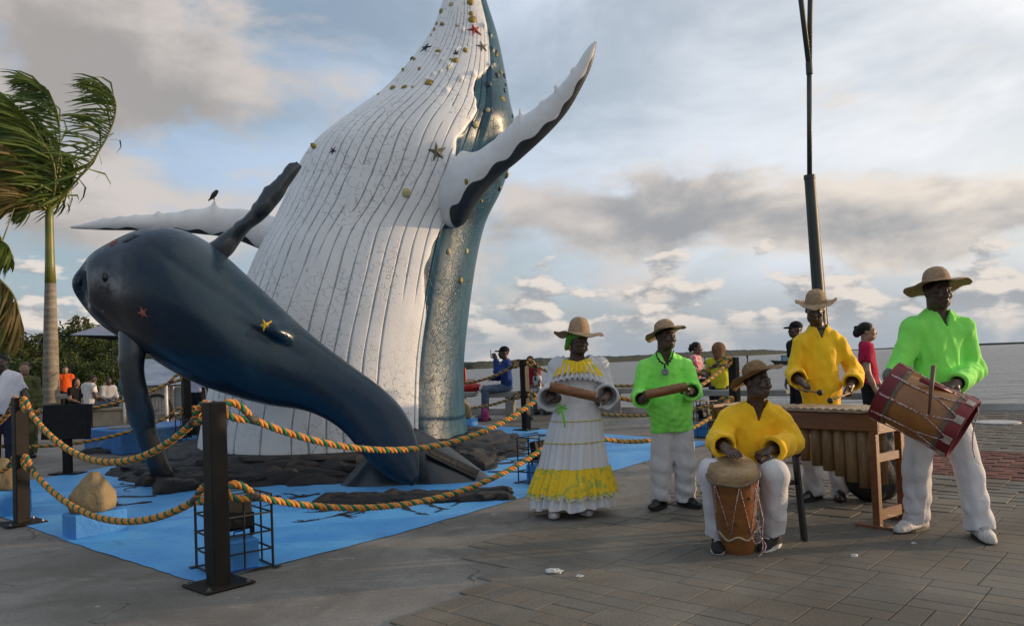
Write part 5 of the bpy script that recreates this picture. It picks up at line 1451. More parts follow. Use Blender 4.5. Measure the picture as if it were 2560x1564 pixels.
M_TRUNK = pm('mangrove_bark', (0.06, 0.045, 0.03), (0.035, 0.028, 0.02), 5, .9)
M_CROWN = [pm('mangrove_leaf_%d' % i, c, tuple(k * .55 for k in c), .9, .5, spec=.3, trans=.2) for i, c in enumerate([(0.060, 0.085, 0.014), (0.045, 0.070, 0.016), (0.085, 0.100, 0.016)])]
def tree_proto(seed, mat):
    rnd = np.random.default_rng(seed); r = random.Random(seed)
    mb = MB(); mb.tube([(0, 0, 0), (.08, .05, 1.2), (-.05, .1, 2.4), (.1, 0, 3.6)], [.16, .13, .09, .04], 8)
    limbs = []
    for k in range(9):
        a = r.uniform(0, 6.28); z = r.uniform(1.0, 2.8); e = npv(math.cos(a) * r.uniform(.9, 1.8), math.sin(a) * r.uniform(.9, 1.8), z + r.uniform(.5, 1.4))
        mb.tube([(0, 0, z), (e[0] * .5, e[1] * .5, z + .35), e], [.06, .04, .015], 5); limbs.append(e)
    for k in range(6):
        a = k * 1.05; mb.tube([(0, 0, .7), (math.cos(a) * .35, math.sin(a) * .35, .55), (math.cos(a) * .6, math.sin(a) * .6, -.1)], [.04, .03, .02], 5)
    tr = mb.build('trunk', M_TRUNK, None, True)
    cl = []
    for e in limbs:
        for _ in range(5): cl.append((e + npv(r.gauss(0, .5), r.gauss(0, .5), r.gauss(0, .35)), r.uniform(.32, .62)))
    for _ in range(26): cl.append((npv(r.gauss(0, .85), r.gauss(0, .85), r.uniform(1.4, 4.1)), r.uniform(.35, .7)))
    V = []; n = 95
    for c, s in cl:
        d = rnd.normal(size=(n, 3)); d /= np.linalg.norm(d, axis=1)[:, None]; p = c + d * (s * rnd.uniform(.55, 1.05, (n, 1))) * [1, 1, .75]
        a = rnd.normal(size=(n, 3)); a /= np.linalg.norm(a, axis=1)[:, None]; b2 = np.cross(a, d + rnd.normal(size=(n, 3)) * .6); b2 /= np.linalg.norm(b2, axis=1)[:, None] + 1e-6
        l = rnd.uniform(.07, .12, (n, 1)); w = l * .5
        V.append(np.stack([p - a * l, p + b2 * w, p + a * l, p - b2 * w], 1).reshape(-1, 3))
    V = np.concatenate(V); F = np.arange(len(V)).reshape(-1, 4)
    cr = mesh_obj('crown', V, F, mat, None, False)
    return tr, cr
PROT = [tree_proto(i, M_CROWN[i % 3]) for i in range(4)]
def mangroves():
    rnd = random.Random(12); used = set()
    # px of the crown's middle, px of its top, depth
    spots = [(-40, 842, 34, 'dark mangrove at the far left edge behind the second palm'), (20, 850, 36, 'mangrove above the head of the man in the white polo'), (62, 868, 33, 'low mangrove behind the man in camouflage'), (98, 880, 38, 'mangrove rising just left of the palm trunk'),
             (140, 858, 36, 'mangrove behind the palm trunk'), (176, 828, 37, 'tall mangrove right of the palm trunk'), (212, 816, 39, 'tallest mangrove crown left of the blue canopy'), (250, 835, 36, 'mangrove under the blue canopy'), (292, 850, 34, 'mangrove behind the calf\'s hanging flipper'),
             (335, 860, 38, 'mangrove behind the calf\'s chin'), (110, 902, 29, 'short bushy mangrove left of the man in orange'), (190, 905, 29, 'short bushy mangrove right of the man in orange'), (262, 892, 29, 'short bushy mangrove above the seated men'), (40, 900, 29, 'short bushy mangrove between polo and camouflage men'), (390, 885, 40, 'mangrove behind the vendor cart roof'), (460, 895, 46, 'mangrove behind the post beside the cart')]
    for i, (px, top, d, lab) in enumerate(spots):
        tr, cr = PROT[i % 4]; b = P(px, 950, d); zt = P(px, top, d)[2]; z0 = -.85; s = (zt - z0) / 4.35
        root = empty('mangrove_tree', (b[0], d, z0), lab, 'tree', 'mangroves beyond the quay at left', rz=rnd.uniform(0, 6)); root.scale = (s * rnd.uniform(1., 1.25), s * rnd.uniform(1., 1.25), s)
        for pt in (tr, cr):
            if pt.name not in used: pt.parent = root; used.add(pt.name)
            else: dup(pt, root)
mangroves()

# ================================================================== people
class Vol:
    """signed distance field on a grid; shapes are blended in, then meshed with surface nets"""
    def __init__(s, lo, hi, h):
        s.lo = np.asarray(lo, float); s.h = h
        n = np.ceil((np.asarray(hi, float) - s.lo) / h).astype(int) + 1
        s.ax = [(s.lo[i] + h * np.arange(n[i])).astype(np.float32) for i in range(3)]
        s.f = np.full(n, 9.0, np.float32)
    def grid(s, lo, hi):
        sl = []
        for i in range(3):
            a = int(max(0, math.floor((lo[i] - s.lo[i]) / s.h))); b = int(min(len(s.ax[i]), math.ceil((hi[i] - s.lo[i]) / s.h) + 1))
            if b <= a: return None
            sl.append(slice(a, b))
        return tuple(sl), s.ax[0][sl[0]][:, None, None], s.ax[1][sl[1]][None, :, None], s.ax[2][sl[2]][None, None, :]
    def add(s, fn, lo, hi, k=0.0, op='u'):
        m = k + 2 * s.h
        g = s.grid(np.asarray(lo) - m, np.asarray(hi) + m)
        if g is None: return
        sl, X, Y, Z = g; d = fn(X, Y, Z).astype(np.float32); a = s.f[sl]
        if op == 'sub':
            if k > 0:
                h = np.clip(.5 - .5 * (a + d) / k, 0, 1); s.f[sl] = a + (-d - a) * h + k * h * (1 - h)
            else: s.f[sl] = np.maximum(a, -d)
        else:
            if k > 0:
                h = np.clip(.5 + .5 * (d - a) / k, 0, 1); s.f[sl] = d + (a - d) * h - k * h * (1 - h)
            else: s.f[sl] = np.minimum(a, d)
    def warp(s, fn):
        s.f += fn(s.ax[0][:, None, None], s.ax[1][None, :, None], s.ax[2][None, None, :]).astype(np.float32)
    def cut(s, fn):
        s.f = np.maximum(s.f, fn(s.ax[0][:, None, None], s.ax[1][None, :, None], s.ax[2][None, None, :]).astype(np.float32))
    def mesh(s):
        f = s.f; ins = f < 0; nx, ny, nz = f.shape
        c = [ins[i:nx - 1 + i, j:ny - 1 + j, k:nz - 1 + k] for i in (0, 1) for j in (0, 1) for k in (0, 1)]
        sm = sum(x.astype(np.int8) for x in c); act = (sm > 0) & (sm < 8)
        I = np.argwhere(act)
        if len(I) == 0: return np.zeros((0, 3)), np.zeros((0, 4), int)
        cid = np.full(act.shape, -1, np.int64); cid[act] = np.arange(len(I))
        off = np.array([(i, j, k) for i in (0, 1) for j in (0, 1) for k in (0, 1)])
        cv = np.stack([f[I[:, 0] + o[0], I[:, 1] + o[1], I[:, 2] + o[2]] for o in off], 1)
        acc = np.zeros((len(I), 3)); cnt = np.zeros(len(I))
        for a in range(8):
            for b in range(a + 1, 8):
                if np.abs(off[a] - off[b]).sum() != 1: continue
                x = (cv[:, a] < 0) != (cv[:, b] < 0)
                t = np.where(x, cv[:, a] / np.where(x, cv[:, a] - cv[:, b], 1), 0)[:, None]
                acc += np.where(x[:, None], off[a] + t * (off[b] - off[a]), 0); cnt += x
        V = s.lo + (I + acc / cnt[:, None]) * s.h
        Q = []
        for axn in range(3):
            sl0 = [slice(None)] * 3; sl1 = [slice(None)] * 3; sl0[axn] = slice(0, -1); sl1[axn] = slice(1, None)
            a, b = ins[tuple(sl0)], ins[tuple(sl1)]; E = np.argwhere(a != b)
            u, v = (axn + 1) % 3, (axn + 2) % 3
            ok = (E[:, u] > 0) & (E[:, v] > 0) & (E[:, u] < f.shape[u] - 1) & (E[:, v] < f.shape[v] - 1); E = E[ok]
            q = []
            for du, dv in ((1, 1), (0, 1), (0, 0), (1, 0)):
                e = E.copy(); e[:, u] -= du; e[:, v] -= dv; q.append(cid[e[:, 0], e[:, 1], e[:, 2]])
            q = np.stack(q, 1); flip = ~a[E[:, 0], E[:, 1], E[:, 2]]; q[flip] = q[flip][:, ::-1]; Q.append(q)
        Q = np.concatenate(Q); Q = Q[(Q >= 0).all(1)]
        return V, Q
def cap(a, b, ra, rb, n=None, fl=1.0):
    """tapered capsule, optionally flattened along n -> (fn, lo, hi)"""
    a = np.asarray(a, float); b = np.asarray(b, float); ba = b - a; l2 = max(float(ba @ ba), 1e-9); r = max(ra, rb)
    def fn(X, Y, Z):
        x, y, z = X - a[0], Y - a[1], Z - a[2]
        h = np.clip((x * ba[0] + y * ba[1] + z * ba[2]) / l2, 0, 1)
        x, y, z = x - h * ba[0], y - h * ba[1], z - h * ba[2]
        if n is not None:
            k = (x * n[0] + y * n[1] + z * n[2]) * (1 / fl - 1); x, y, z = x + k * n[0], y + k * n[1], z + k * n[2]
        return np.sqrt(x * x + y * y + z * z) - (ra + (rb - ra) * h)
    return fn, np.minimum(a, b) - r, np.maximum(a, b) + r
def ell(c, r, R=None):
    c = np.asarray(c, float); r = np.asarray(r, float); R = np.eye(3) if R is None else R
    def fn(X, Y, Z):
        x, y, z = X - c[0], Y - c[1], Z - c[2]
        u = (x * R[0, 0] + y * R[1, 0] + z * R[2, 0]) / r[0]; v = (x * R[0, 1] + y * R[1, 1] + z * R[2, 1]) / r[1]; w = (x * R[0, 2] + y * R[1, 2] + z * R[2, 2]) / r[2]
        k = np.sqrt(u * u + v * v + w * w); k1 = np.sqrt((u / r[0]) ** 2 + (v / r[1]) ** 2 + (w / r[2]) ** 2)
        return k * (k - 1) / np.maximum(k1, 1e-6)
    m = r.max() * np.ones(3); return fn, c - m, c + m
def clip(pr, p, d):
    """cut a shape off beyond the plane through p facing d"""
    fn, lo, hi = pr; p = np.asarray(p, float)
    return (lambda X, Y, Z: np.maximum(fn(X, Y, Z), (X - p[0]) * d[0] + (Y - p[1]) * d[1] + (Z - p[2]) * d[2])), lo, hi
def folds(seed, amp, lmin, lmax, vert, n=7):
    """cloth folds: a few warped plane waves; vert > 0 makes upright folds, < 0 level ones"""
    r = random.Random(seed); W = []
    for _ in range(n):
        d = unit(npv(r.gauss(0, 1), r.gauss(0, 1), r.gauss(0, .16 if vert > 0 else 1.6))); k = 2 * math.pi / r.uniform(lmin, lmax)
        e = unit(npv(r.gauss(0, 1), r.gauss(0, 1), r.gauss(0, 1))) * r.uniform(3, 6); W.append((d * k, e, r.uniform(0, 6.28), r.uniform(.5, 1)))
    def fn(X, Y, Z):
        o = 0
        for k, e, ph, w in W:
            a = X * k[0] + Y * k[1] + Z * k[2] + ph + 1.3 * np.sin(X * e[0] + Y * e[1] + Z * e[2] + ph * 2)
            o = o + w * (.45 * np.sin(a) + .75 * (1 - 2 * np.abs(np.sin(a * .5)) ** .62) * (0.5 + .5 * np.sin(X * e[1] + Y * e[2] + Z * e[0] + ph)))
        return o * (amp / 2.2)
    return fn
def rot(psi, pitch=0.0, roll=0.0):
    m = Matrix.Rotation(R_(psi), 3, 'Z') @ Matrix.Rotation(R_(pitch), 3, 'X') @ Matrix.Rotation(R_(roll), 3, 'Y')
    return np.array(m)
def joined(parts):
    V = []; F = []; o = 0
    for v, f in parts:
        if len(v) == 0: continue
        V.append(v); F.append(f + o); o += len(v)
    return np.concatenate(V), np.concatenate(F)
def head_mesh(c, R, s, neck, h=.0062, female=False, fat=1.0):
    c = np.asarray(c, float); nk = np.asarray(neck, float)
    lo = np.minimum(c - .17 * s, nk - .11); hi = np.maximum(c + .17 * s, nk + .11); v = Vol(lo, hi, h)
    T = lambda x, y, z: c + R @ (npv(x, y, z) * s)
    E = lambda p, r, k=.02, op='u': v.add(*ell(T(*p), npv(*r) * s, R), k * s, op)
    jw = (.056 if female else .061) * fat
    E((0, .014, .036), (.076, .096, .086)); E((0, -.028, -.028), (jw, .066, .080), .03); E((0, -.066, -.092), (.024 * fat, .022, .020), .03)
    E((-.034 * fat, -.02, -.075), (.026, .05, .03), .03); E((.034 * fat, -.02, -.075), (.026, .05, .03), .03)
    for q in (-1, 1): E((q * .042, -.074, -.022), (.022, .018, .018), .02)
    v.add(*cap(T(0, -.090, .010), T(0, -.108, -.028), .009 * s, .014 * s), .014 * s)
    for q in (-1, 1): E((q * .013, -.099, -.032), (.011, .012, .009), .01)
    E((0, -.092, -.057), (.025, .013, .009), .008); E((0, -.090, -.071), (.023, .012, .010), .007)
    E((0, -.086, .026), (.048, .014, .011), .018)
    for q in (-1, 1):
        E((q * .031, -.099, .006), (.016, .014, .012), .014, 'sub'); E((q * .077, .014, -.006), (.009, .020, .031), .012); E((q * .031, -.083, .005), (.014, .012, .010), .006)
    v.add(*cap(T(0, .022, -.055), nk + npv(0, 0, -.05), .054 * s * fat, .064 * s * fat), .035 * s)
    return v.mesh()
def hand_mesh(w, fore, d, n, th, curl, s=1.0, h=.0046, tcurl=.6, spread=.06):
    """hand: wrist w, forearm direction fore, fingers along d, palm facing n, thumb towards th"""
    d = unit(d); n = unit(n - d * np.dot(n, d)); sd = unit(th - d * np.dot(th, d) - n * np.dot(th, n))
    v = Vol(w - .22 * s, w + .22 * s, h)
    A = lambda a, b, ra, rb, k=.01: v.add(*cap(a, b, ra * s, rb * s), k * s)
    A(w - fore * .16 * s, w, .036, .027, .02); A(w, w + d * .03 * s, .026, .026, .02)
    L = [.060, .072, .077, .070]
    for i, x in enumerate((-.031, -.0105, .0105, .030)):
        K = w + d * (.088 - abs(x) * .22) * s + sd * x * s
        A(w + d * .012 * s + sd * x * .55 * s, K, .019, .0135, .012)
        c = curl * (1.0 + .10 * (1.5 - i)); a = c * .75; p = K; l = L[i] * s
        for q, (fr, inc) in enumerate(((.46, .95), (.31, .75), (.23, 0))):
            dr = unit(d * math.cos(a) + n * math.sin(a) + sd * x * spread * 60 * .25 * (1 - min(1, c)))
            e = p + dr * l * fr; A(p, e, .0098 - .0009 * q, .0090 - .0010 * q, .004); p = e; a += c * inc
    b = w + d * .026 * s + sd * .026 * s; t1 = unit(d * .55 + sd * .85 + n * (.25 + .5 * tcurl)); t2 = unit(d * .85 + sd * (.35 - .55 * tcurl) + n * (.25 + .55 * tcurl)); t3 = unit(d * .9 - sd * .35 * tcurl + n * (.2 + .5 * tcurl))
    A(b - sd * .01 * s, b + t1 * .040 * s, .019, .0135, .014); p = b + t1 * .040 * s; A(p, p + t2 * .033 * s, .0125, .0108, .005); p = p + t2 * .033 * s; A(p, p + t3 * .025 * s, .0105, .0080, .004)
    return v.mesh()
def shoe(root, parent, an, toe, s, mu, ms, hi_top=.0):
    """shoe with its sole, heel under the ankle, pointing at toe"""
    g = gz(an[1]); d = unit(npv(toe[0] - an[0], toe[1] - an[1], 0)); nn = npv(-d[1], d[0], 0)
    hl = npv(an[0], an[1], g) - d * .05 * s; bl = hl + d * .165 * s; tt = hl + d * .225 * s; Z = npv(0, 0, 1)
    v = Vol(np.minimum(hl, tt) - .10, np.maximum(npv(an[0], an[1], g + .17 + hi_top), tt) + .10, .0085)
    v.add(*cap(hl + Z * .05, bl + Z * .046, .040 * s, .044 * s), .02); v.add(*cap(bl + Z * .044, tt + Z * .036, .044 * s, .036 * s), .02)
    v.add(*cap(hl + d * .025 + Z * .06, npv(an[0], an[1], g + .105 + hi_top), .044 * s, .043 * s), .03); v.add(*cap(hl + d * .04 + Z * .09, bl + Z * .055, .038 * s, .03 * s), .02)
    v.cut(lambda X, Y, Z_: (g + .020) - Z_ + 0 * X + 0 * Y)
    V, F = v.mesh(); o = mesh_obj('shoe', V - root, F, mu, parent)
    out = []
    for k in range(26):
        a = 2 * math.pi * k / 26; c = math.cos(a); q = (hl + d * .088 * s) + d * c * (.153 * s) + nn * math.sin(a) * (.052 * s) * (1.0 if c < .3 else 1.08) * abs(1 - .10 * max(0, -c))
        out.append((q[0] - root[0], q[1] - root[1]))
    if mu.name.startswith('shoe_white') or mu.name.startswith('canvas'):
        bv = BVHTree.FromPolygons([Vector(q) for q in V], [tuple(f) for f in F.tolist()]); lc = MB()
        for k in range(5):
            row = []
            for sgn in (-1, -.5, 0, .5, 1):
                q = hl + d * (.085 + .022 * k) * s + nn * sgn * .026 * s + d * .008 * sgn * (1 if k % 2 else -1)
                hitp = bv.ray_cast(Vector((q[0], q[1], g + .4)), Vector((0, 0, -1)))[0]
                if hitp is not None: row.append(np.array(hitp) - root + npv(0, 0, .002))
            if len(row) > 2: lc.tube(row, .0038, 5)
        if lc.v: lc.build('laces', M_SOLEW if mu.name.startswith('canvas') else pm('lace_grey', (.42, .41, .42), rough=.8), o, True)
    m = MB(); m.prism(out, g - root[2] + .012, g - root[2] + .038); m.build('sole', ms, o)
    return o
M_SKIN = pm('skin_dark', (0.072, 0.040, 0.027), (0.052, 0.028, 0.019), 9, 0.42, 0.15, 120, 0.5)
M_SKIN2 = pm('skin_brown', (0.13, 0.070, 0.045), (0.10, 0.052, 0.034), 9, 0.45, 0.15, 120, 0.5)
M_SKIN3 = pm('skin_tan', (0.30, 0.17, 0.11), (0.24, 0.13, 0.085), 9, 0.48, 0.15, 120, 0.5)
M_HAIR = pm('hair_black', (0.010, 0.008, 0.007), (0.018, 0.014, 0.012), 40, 0.6, 1.0, 160, 0.3)
M_EYEW = pm('eye_white', (0.20, 0.18, 0.16), rough=.25); M_EYED = pm('eye_dark', (0.012, 0.008, 0.006), rough=.1)
M_WHITEP = pm('trouser_white', (0.60, 0.58, 0.585), (0.52, 0.505, 0.51), 4, 0.8, 0.3, 220, 0.2, sheen=.2, wr=.5, wrs=7)
M_STRAW = pm('straw', (0.70, 0.49, 0.31), (0.55, 0.37, 0.225), 26, 0.75, 0.9, 210, 0.2, stretch=(1, 1, 3), trans=.10)
M_BLKSHOE = pm('shoe_black', (0.010, 0.010, 0.011), (0.016, 0.015, 0.015), 20, 0.28, 0.2, 90, 0.5)
M_WHTSHOE = pm('shoe_white', (0.62, 0.60, 0.58), (0.42, 0.40, 0.38), 14, 0.5, 0.5, 60, 0.4)
M_SOLEW = pm('sole_white', (0.60, 0.58, 0.55), rough=.6); M_SOLEB = pm('sole_black', (0.015, 0.015, 0.016), rough=.6)

def hat(parent, root, c, R, s=1.0, brim=.215, crown=.098, hc=.125, droop=-.02, curl=.03, curl_dir=0.0, tilt=(0, 0), mat=None, fedora=False):
    """woven hat: crown and brim in one sheet of straw; curl lifts two sides of the brim"""
    Rt = R @ rot(0, tilt[0], tilt[1]); ax = [Rt[:, 0], Rt[:, 1], Rt[:, 2]]
    o = np.asarray(c) + R @ (npv(0, .006, .062) * s) - root
    t = .006; N = 8
    br = [(crown + (brim - crown) * k / N) for k in range(N + 1)]
    up = [(r, .004 + droop * ((r - crown) / (brim - crown)) ** 1.4) for r in br[::-1]]
    cr = [(crown * 1.0, .012), (crown * .985, .03), (crown * .93, hc * .45), (crown * .82, hc * .70), (crown * .62, hc * .88), (crown * .34, hc * .98), (0.0005, hc * (.93 if fedora else 1.01))]
    prof = up + cr + [(0.0005, hc * .93 - t), (crown * .33, hc * .93), (crown * .59, hc * .83), (crown * .78, hc * .66), (crown * .89, hc * .42), (crown * .94, .0)] + [(r, z - t) for r, z in up[::-1]]
    def wob(r, z, a):
        k = max(0, (r - crown) / (brim - crown)); e = curl * k ** 1.6 * math.cos(2 * (a - curl_dir)) + .006 * k * math.sin(5 * a + 1) + .004 * k * math.sin(9 * a)
        return r * (1 + .012 * math.sin(3 * a)), z + e
    m = MB(); m.lathe(o, prof, 56, ax=ax, closed=True, wob=wob); ob = m.build('straw_hat', mat or M_STRAW, parent, True)
    return ob
def eyes(parent, root, c, R, s):
    for q in (-1, 1):
        p = np.asarray(c) + R @ (npv(q * .031, -.0845, .006) * s) - root; f = R @ npv(0, -1, 0)
        m = MB(); m.mat(0); m.raw(*sph(p, .0110 * s, 10, 8)); m.mat(1); m.raw(*sph(p + f * .0052 * s, .0072 * s, 8, 6)); m.build('eye', None, parent, True, mats=[M_EYEW, M_EYED])

def person(label, base, J, face=0.0, look=(0, 0, 0), hs=1.0, s=1.0, w=1.0, skin=None, shirt=None, trousers=None, shoes=None, hands=None, hair='short', hmat=None, vox=.0085, female=False, seed=1, group=None, fat=1.0, cat='person', fine=True, legs=True):
    """a figure from its joints (world places); clothes are parts of their own"""
    root_o = empty('person', base, label, cat, group); rt = np.asarray(base, float)
    fr = npv(math.sin(R_(face)), -math.cos(R_(face)), 0); sk = skin or M_SKIN
    Rh = rot(face + look[0], look[1], look[2])
    S = (J['shA'] + J['shB']) / 2; Pv = (J['hipA'] + J['hipB']) / 2; N = J['neck']; up = unit(S - Pv); WST = Pv + (S - Pv) * .38
    hwid = np.linalg.norm(J['shB'] - J['shA']) / 2
    # ---- body
    parts = [head_mesh(J['head'], Rh, hs, N, .0062 if fine else .011, female, fat)]
    vc = Vol(N - .24, N + .12, .009); vc.add(*ell(N - up * .08 + fr * .010, npv(.075, .050, .10) * s)); vc.add(*cap(N, N - up * .10, .062 * s, .06 * s), .03); parts.append(vc.mesh())
    allp = np.array(list(J.values())); v = Vol(allp.min(0) - .25, allp.max(0) + .2, .024)
    v.add(*cap(S - up * .05, WST, hwid * .78, hwid * .72, fr, .62), .06); v.add(*cap(WST, Pv, hwid * .72, hwid * .74, fr, .66), .06); v.add(*cap(N - up * .06, S, .05, .07), .05)
    for q in 'AB':
        v.add(*cap(J['sh' + q], J['el' + q], .044 * s, .036 * s), .03); v.add(*cap(J['el' + q], J['wr' + q], .035 * s, .025 * s), .02)
        if legs:
            v.add(*cap(J['hip' + q], J['kn' + q], .068 * s, .048 * s), .03); v.add(*cap(J['kn' + q], J['an' + q], .046 * s, .032 * s), .03)
    parts.append(v.mesh())
    for q in 'AB':
        hd = (hands or {}).get(q, {}); fore = unit(J['wr' + q] - J['el' + q]); d = npv(*hd.get('d', fore)); n = npv(*hd.get('n', (0, 0, -1) if abs(fore[2]) < .7 else (1 if q == 'A' else -1, 0, 0))); th = npv(*hd.get('th', (0, 0, 1) if abs(fore[2]) < .7 else fr))
        if hd is not None and hd.get('skip'): continue
        parts.append(hand_mesh(J['wr' + q], fore, d, n, th, hd.get('curl', .45), s * hd.get('s', 1.0), .0046 if fine else .009, hd.get('t', .5)))
        va = Vol(np.minimum(J['el' + q], J['wr' + q]) - .08, np.maximum(J['el' + q], J['wr' + q]) + .08, .009)
        va.add(*cap(J['el' + q], J['el' + q] * .35 + J['wr' + q] * .65, .043 * s, .037 * s), .02); va.add(*cap(J['el' + q] * .5 + J['wr' + q] * .5, J['wr' + q], .038 * s, .0265 * s), .02)
        if shirt and shirt.get('sleeve') == 'short': va.add(*cap(J['el' + q] * .8 + J['sh' + q] * .2, J['el' + q], .047 * s, .043 * s), .03)
        parts.append(va.mesh())
        if shirt and shirt.get('sleeve') == 'short':
            vb = Vol(np.minimum(J['el' + q], J['sh' + q]) - .09, np.maximum(J['el' + q], J['sh' + q]) + .09, .010); vb.add(*cap(J['sh' + q], J['el' + q], .050 * s, .043 * s), .02); parts.append(vb.mesh())
    V, F = joined(parts); mesh_obj('body', V - rt, F, sk, root_o)
    if fine: eyes(root_o, rt, J['head'], Rh, hs)
    # ---- hair
    c = J['head']; T = lambda x, y, z: c + Rh @ (npv(x, y, z) * hs)
    if hair:
        v = Vol(c - .26 * hs, c + .24 * hs, .008 if fine else .012)
        if hair == 'short': v.add(*ell(T(0, .020, .042), npv(.081, .099, .090) * hs, Rh)); v.cut(lambda X, Y, Z: ((X - c[0]) * Rh[0, 1] + (Y - c[1]) * Rh[1, 1] + (Z - c[2]) * Rh[2, 1]) * -.75 - ((X - c[0]) * Rh[0, 2] + (Y - c[1]) * Rh[1, 2] + (Z - c[2]) * Rh[2, 2]) * .75 + .0 - .012 * hs)
        elif hair == 'bun':
            v.add(*ell(T(0, .020, .040), npv(.086, .104, .092) * hs, Rh)); v.cut(lambda X, Y, Z: ((X - c[0]) * Rh[0, 1] + (Y - c[1]) * Rh[1, 1] + (Z - c[2]) * Rh[2, 1]) * -.8 - ((X - c[0]) * Rh[0, 2] + (Y - c[1]) * Rh[1, 2] + (Z - c[2]) * Rh[2, 2]) * .6 - .012 * hs)
            v.add(*ell(T(0, .125, -.01), npv(.05, .05, .06) * hs, Rh), .02); v.add(*ell(T(.02, .13, .06), npv(.03, .03, .03) * hs, Rh), .01)
        elif hair == 'long':
            v.add(*ell(T(0, .020, .040), npv(.09, .108, .095) * hs, Rh)); v.cut(lambda X, Y, Z: ((X - c[0]) * Rh[0, 1] + (Y - c[1]) * Rh[1, 1] + (Z - c[2]) * Rh[2, 1]) * -.85 - ((X - c[0]) * Rh[0, 2] + (Y - c[1]) * Rh[1, 2] + (Z - c[2]) * Rh[2, 2]) * .5 - .012 * hs)
            v.add(*cap(T(0, .07, .02), T(0, .10, -.20), .085 * hs, .075 * hs), .04)
        elif hair == 'afro': v.add(*ell(T(0, .04, .03), npv(.125, .12, .13) * hs, Rh)); v.add(*cap(T(0, .08, 0), T(0, .10, -.12), .10 * hs, .09 * hs), .04); v.warp(folds(seed, .012, .02, .05, 1, 5)); v.cut(lambda X, Y, Z: ((X - c[0]) * Rh[0, 1] + (Y - c[1]) * Rh[1, 1] + (Z - c[2]) * Rh[2, 1]) * -1.0 - .03 * hs)
        elif hair == 'cap':
            v.add(*ell(T(0, .012, .045), npv(.084, .104, .090) * hs, Rh)); v.cut(lambda X, Y, Z: -((X - c[0]) * Rh[0, 2] + (Y - c[1]) * Rh[1, 2] + (Z - c[2]) * Rh[2, 2]) + .028 * hs)
            v.add(*clip(ell(T(0, -.115, .036), npv(.068, .075, .016) * hs, Rh), T(0, -.06, .03), Rh[:, 1]), .008)
        V, F = v.mesh()
        if len(V): mesh_obj('baseball_cap' if hair == 'cap' else 'hair', V - rt, F, hmat or M_HAIR, root_o)
    # ---- trousers
    if trousers and legs:
        p = dict(r=(.092, .074, .066), mat=M_WHITEP, amp=.010, hem=.02); p.update(trousers)
        q_all = np.array([J[k + q] for k in ('hip', 'kn', 'an') for q in 'AB']); v = Vol(q_all.min(0) - .2, q_all.max(0) + .2, vox); r = p['r']
        v.add(*cap(Pv + up * .06, Pv, hwid * .66, hwid * .72, fr, .70), .05)
        for q in 'AB':
            h0 = J['hip' + q] * .85 + Pv * .15; sd = unit(J['an' + q] - J['kn' + q]); e = J['an' + q] + sd * p['hem']
            v.add(*cap(h0, J['kn' + q], r[0] * s, r[1] * s), .05); v.add(*clip(cap(J['kn' + q], e + sd * .05, r[1] * s, r[2] * s), e, sd), .03)
        zk = (J['anA'][2] + J['anB'][2]) / 2; zh = Pv[2]
        fl = folds(seed + 3, p['amp'] * 1.9, .08, .17, -1, 5); fv = folds(seed + 5, p['amp'] * 1.0, .07, .15, 1, 4)
        v.warp(fv); v.warp(lambda X, Y, Z: fl(X, Y, Z) * (0.18 + .82 * np.clip(1 - (Z - zk) / max(.2, (zh - zk) * .55), 0, 1)))
        for q in 'AB':
            sd = unit(J['an' + q] - J['kn' + q]); e = J['an' + q] + sd * (p['hem'] + .008)
            v.add(*cap(e - sd * .03, e + sd * .1, r[2] * s * .76, r[2] * s * .8), 0, 'sub')
        V, F = v.mesh(); mesh_obj('trousers', V - rt, F, p['mat'], root_o)
    # ---- shirt
    if shirt:
        p = dict(mat=None, sleeve='long', hem=.0, notch=None, r=(.070, .064, .062, .078), loose=1.0, amp=.010, name='shirt', tuck=False, neck_r=.066, belly=0.0); p.update(shirt)
        q_all = np.array([J[k + q] for k in ('sh', 'el', 'wr', 'hip') for q in 'AB'] + [N]); v = Vol(q_all.min(0) - .26, q_all.max(0) + .2, vox); r = p['r']; lw = p['loose'] * w
        hemp = Pv - up * p['hem']
        v.add(*cap(S - up * .075, WST, hwid * .90 * lw, hwid * .90 * lw, fr, .66), .05); v.add(*cap(WST, hemp - up * .05, hwid * .90 * lw, hwid * .98 * lw, fr, .70), .06)
        if p['belly']: v.add(*ell(WST + fr * .05, npv(hwid * .8, .13 + p['belly'], .2)), .1)
        v.add(*cap(J['shA'] + up * .002, N - up * .02, .066 * s, .070 * s), .05); v.add(*cap(J['shB'] + up * .002, N - up * .02, .066 * s, .070 * s), .05)
        for q in 'AB':
            sh, el, wr = J['sh' + q], J['el' + q], J['wr' + q]
            if p['sleeve'] == 'long':
                fd = unit(wr - el); e = wr - fd * p.get('cuff', .015)
                v.add(*cap(sh, el, r[0] * s, r[1] * s), .045); v.add(*clip(cap(el, e + fd * .03, r[2] * s, r[3] * s), e, fd), .03)
            else:
                ud = unit(el - sh); e = sh + (el - sh) * .62
                v.add(*clip(cap(sh, e + ud * .03, r[0] * s, r[0] * s * 1.02), e, ud), .045)
        v.warp(folds(seed, p['amp'] * 1.15, .10, .20, 1, 4)); v.warp(folds(seed + 7, p['amp'] * .95, .05, .10, 1, 5)); v.warp(folds(seed + 9, p['amp'] * .6, .05, .10, -1, 4))
        hz = folds(seed + 4, .012, .1, .25, 1, 4)
        v.cut(lambda X, Y, Z: -((X - hemp[0]) * up[0] + (Y - hemp[1]) * up[1] + (Z - hemp[2]) * up[2]) + hz(X, Y, Z * 0))
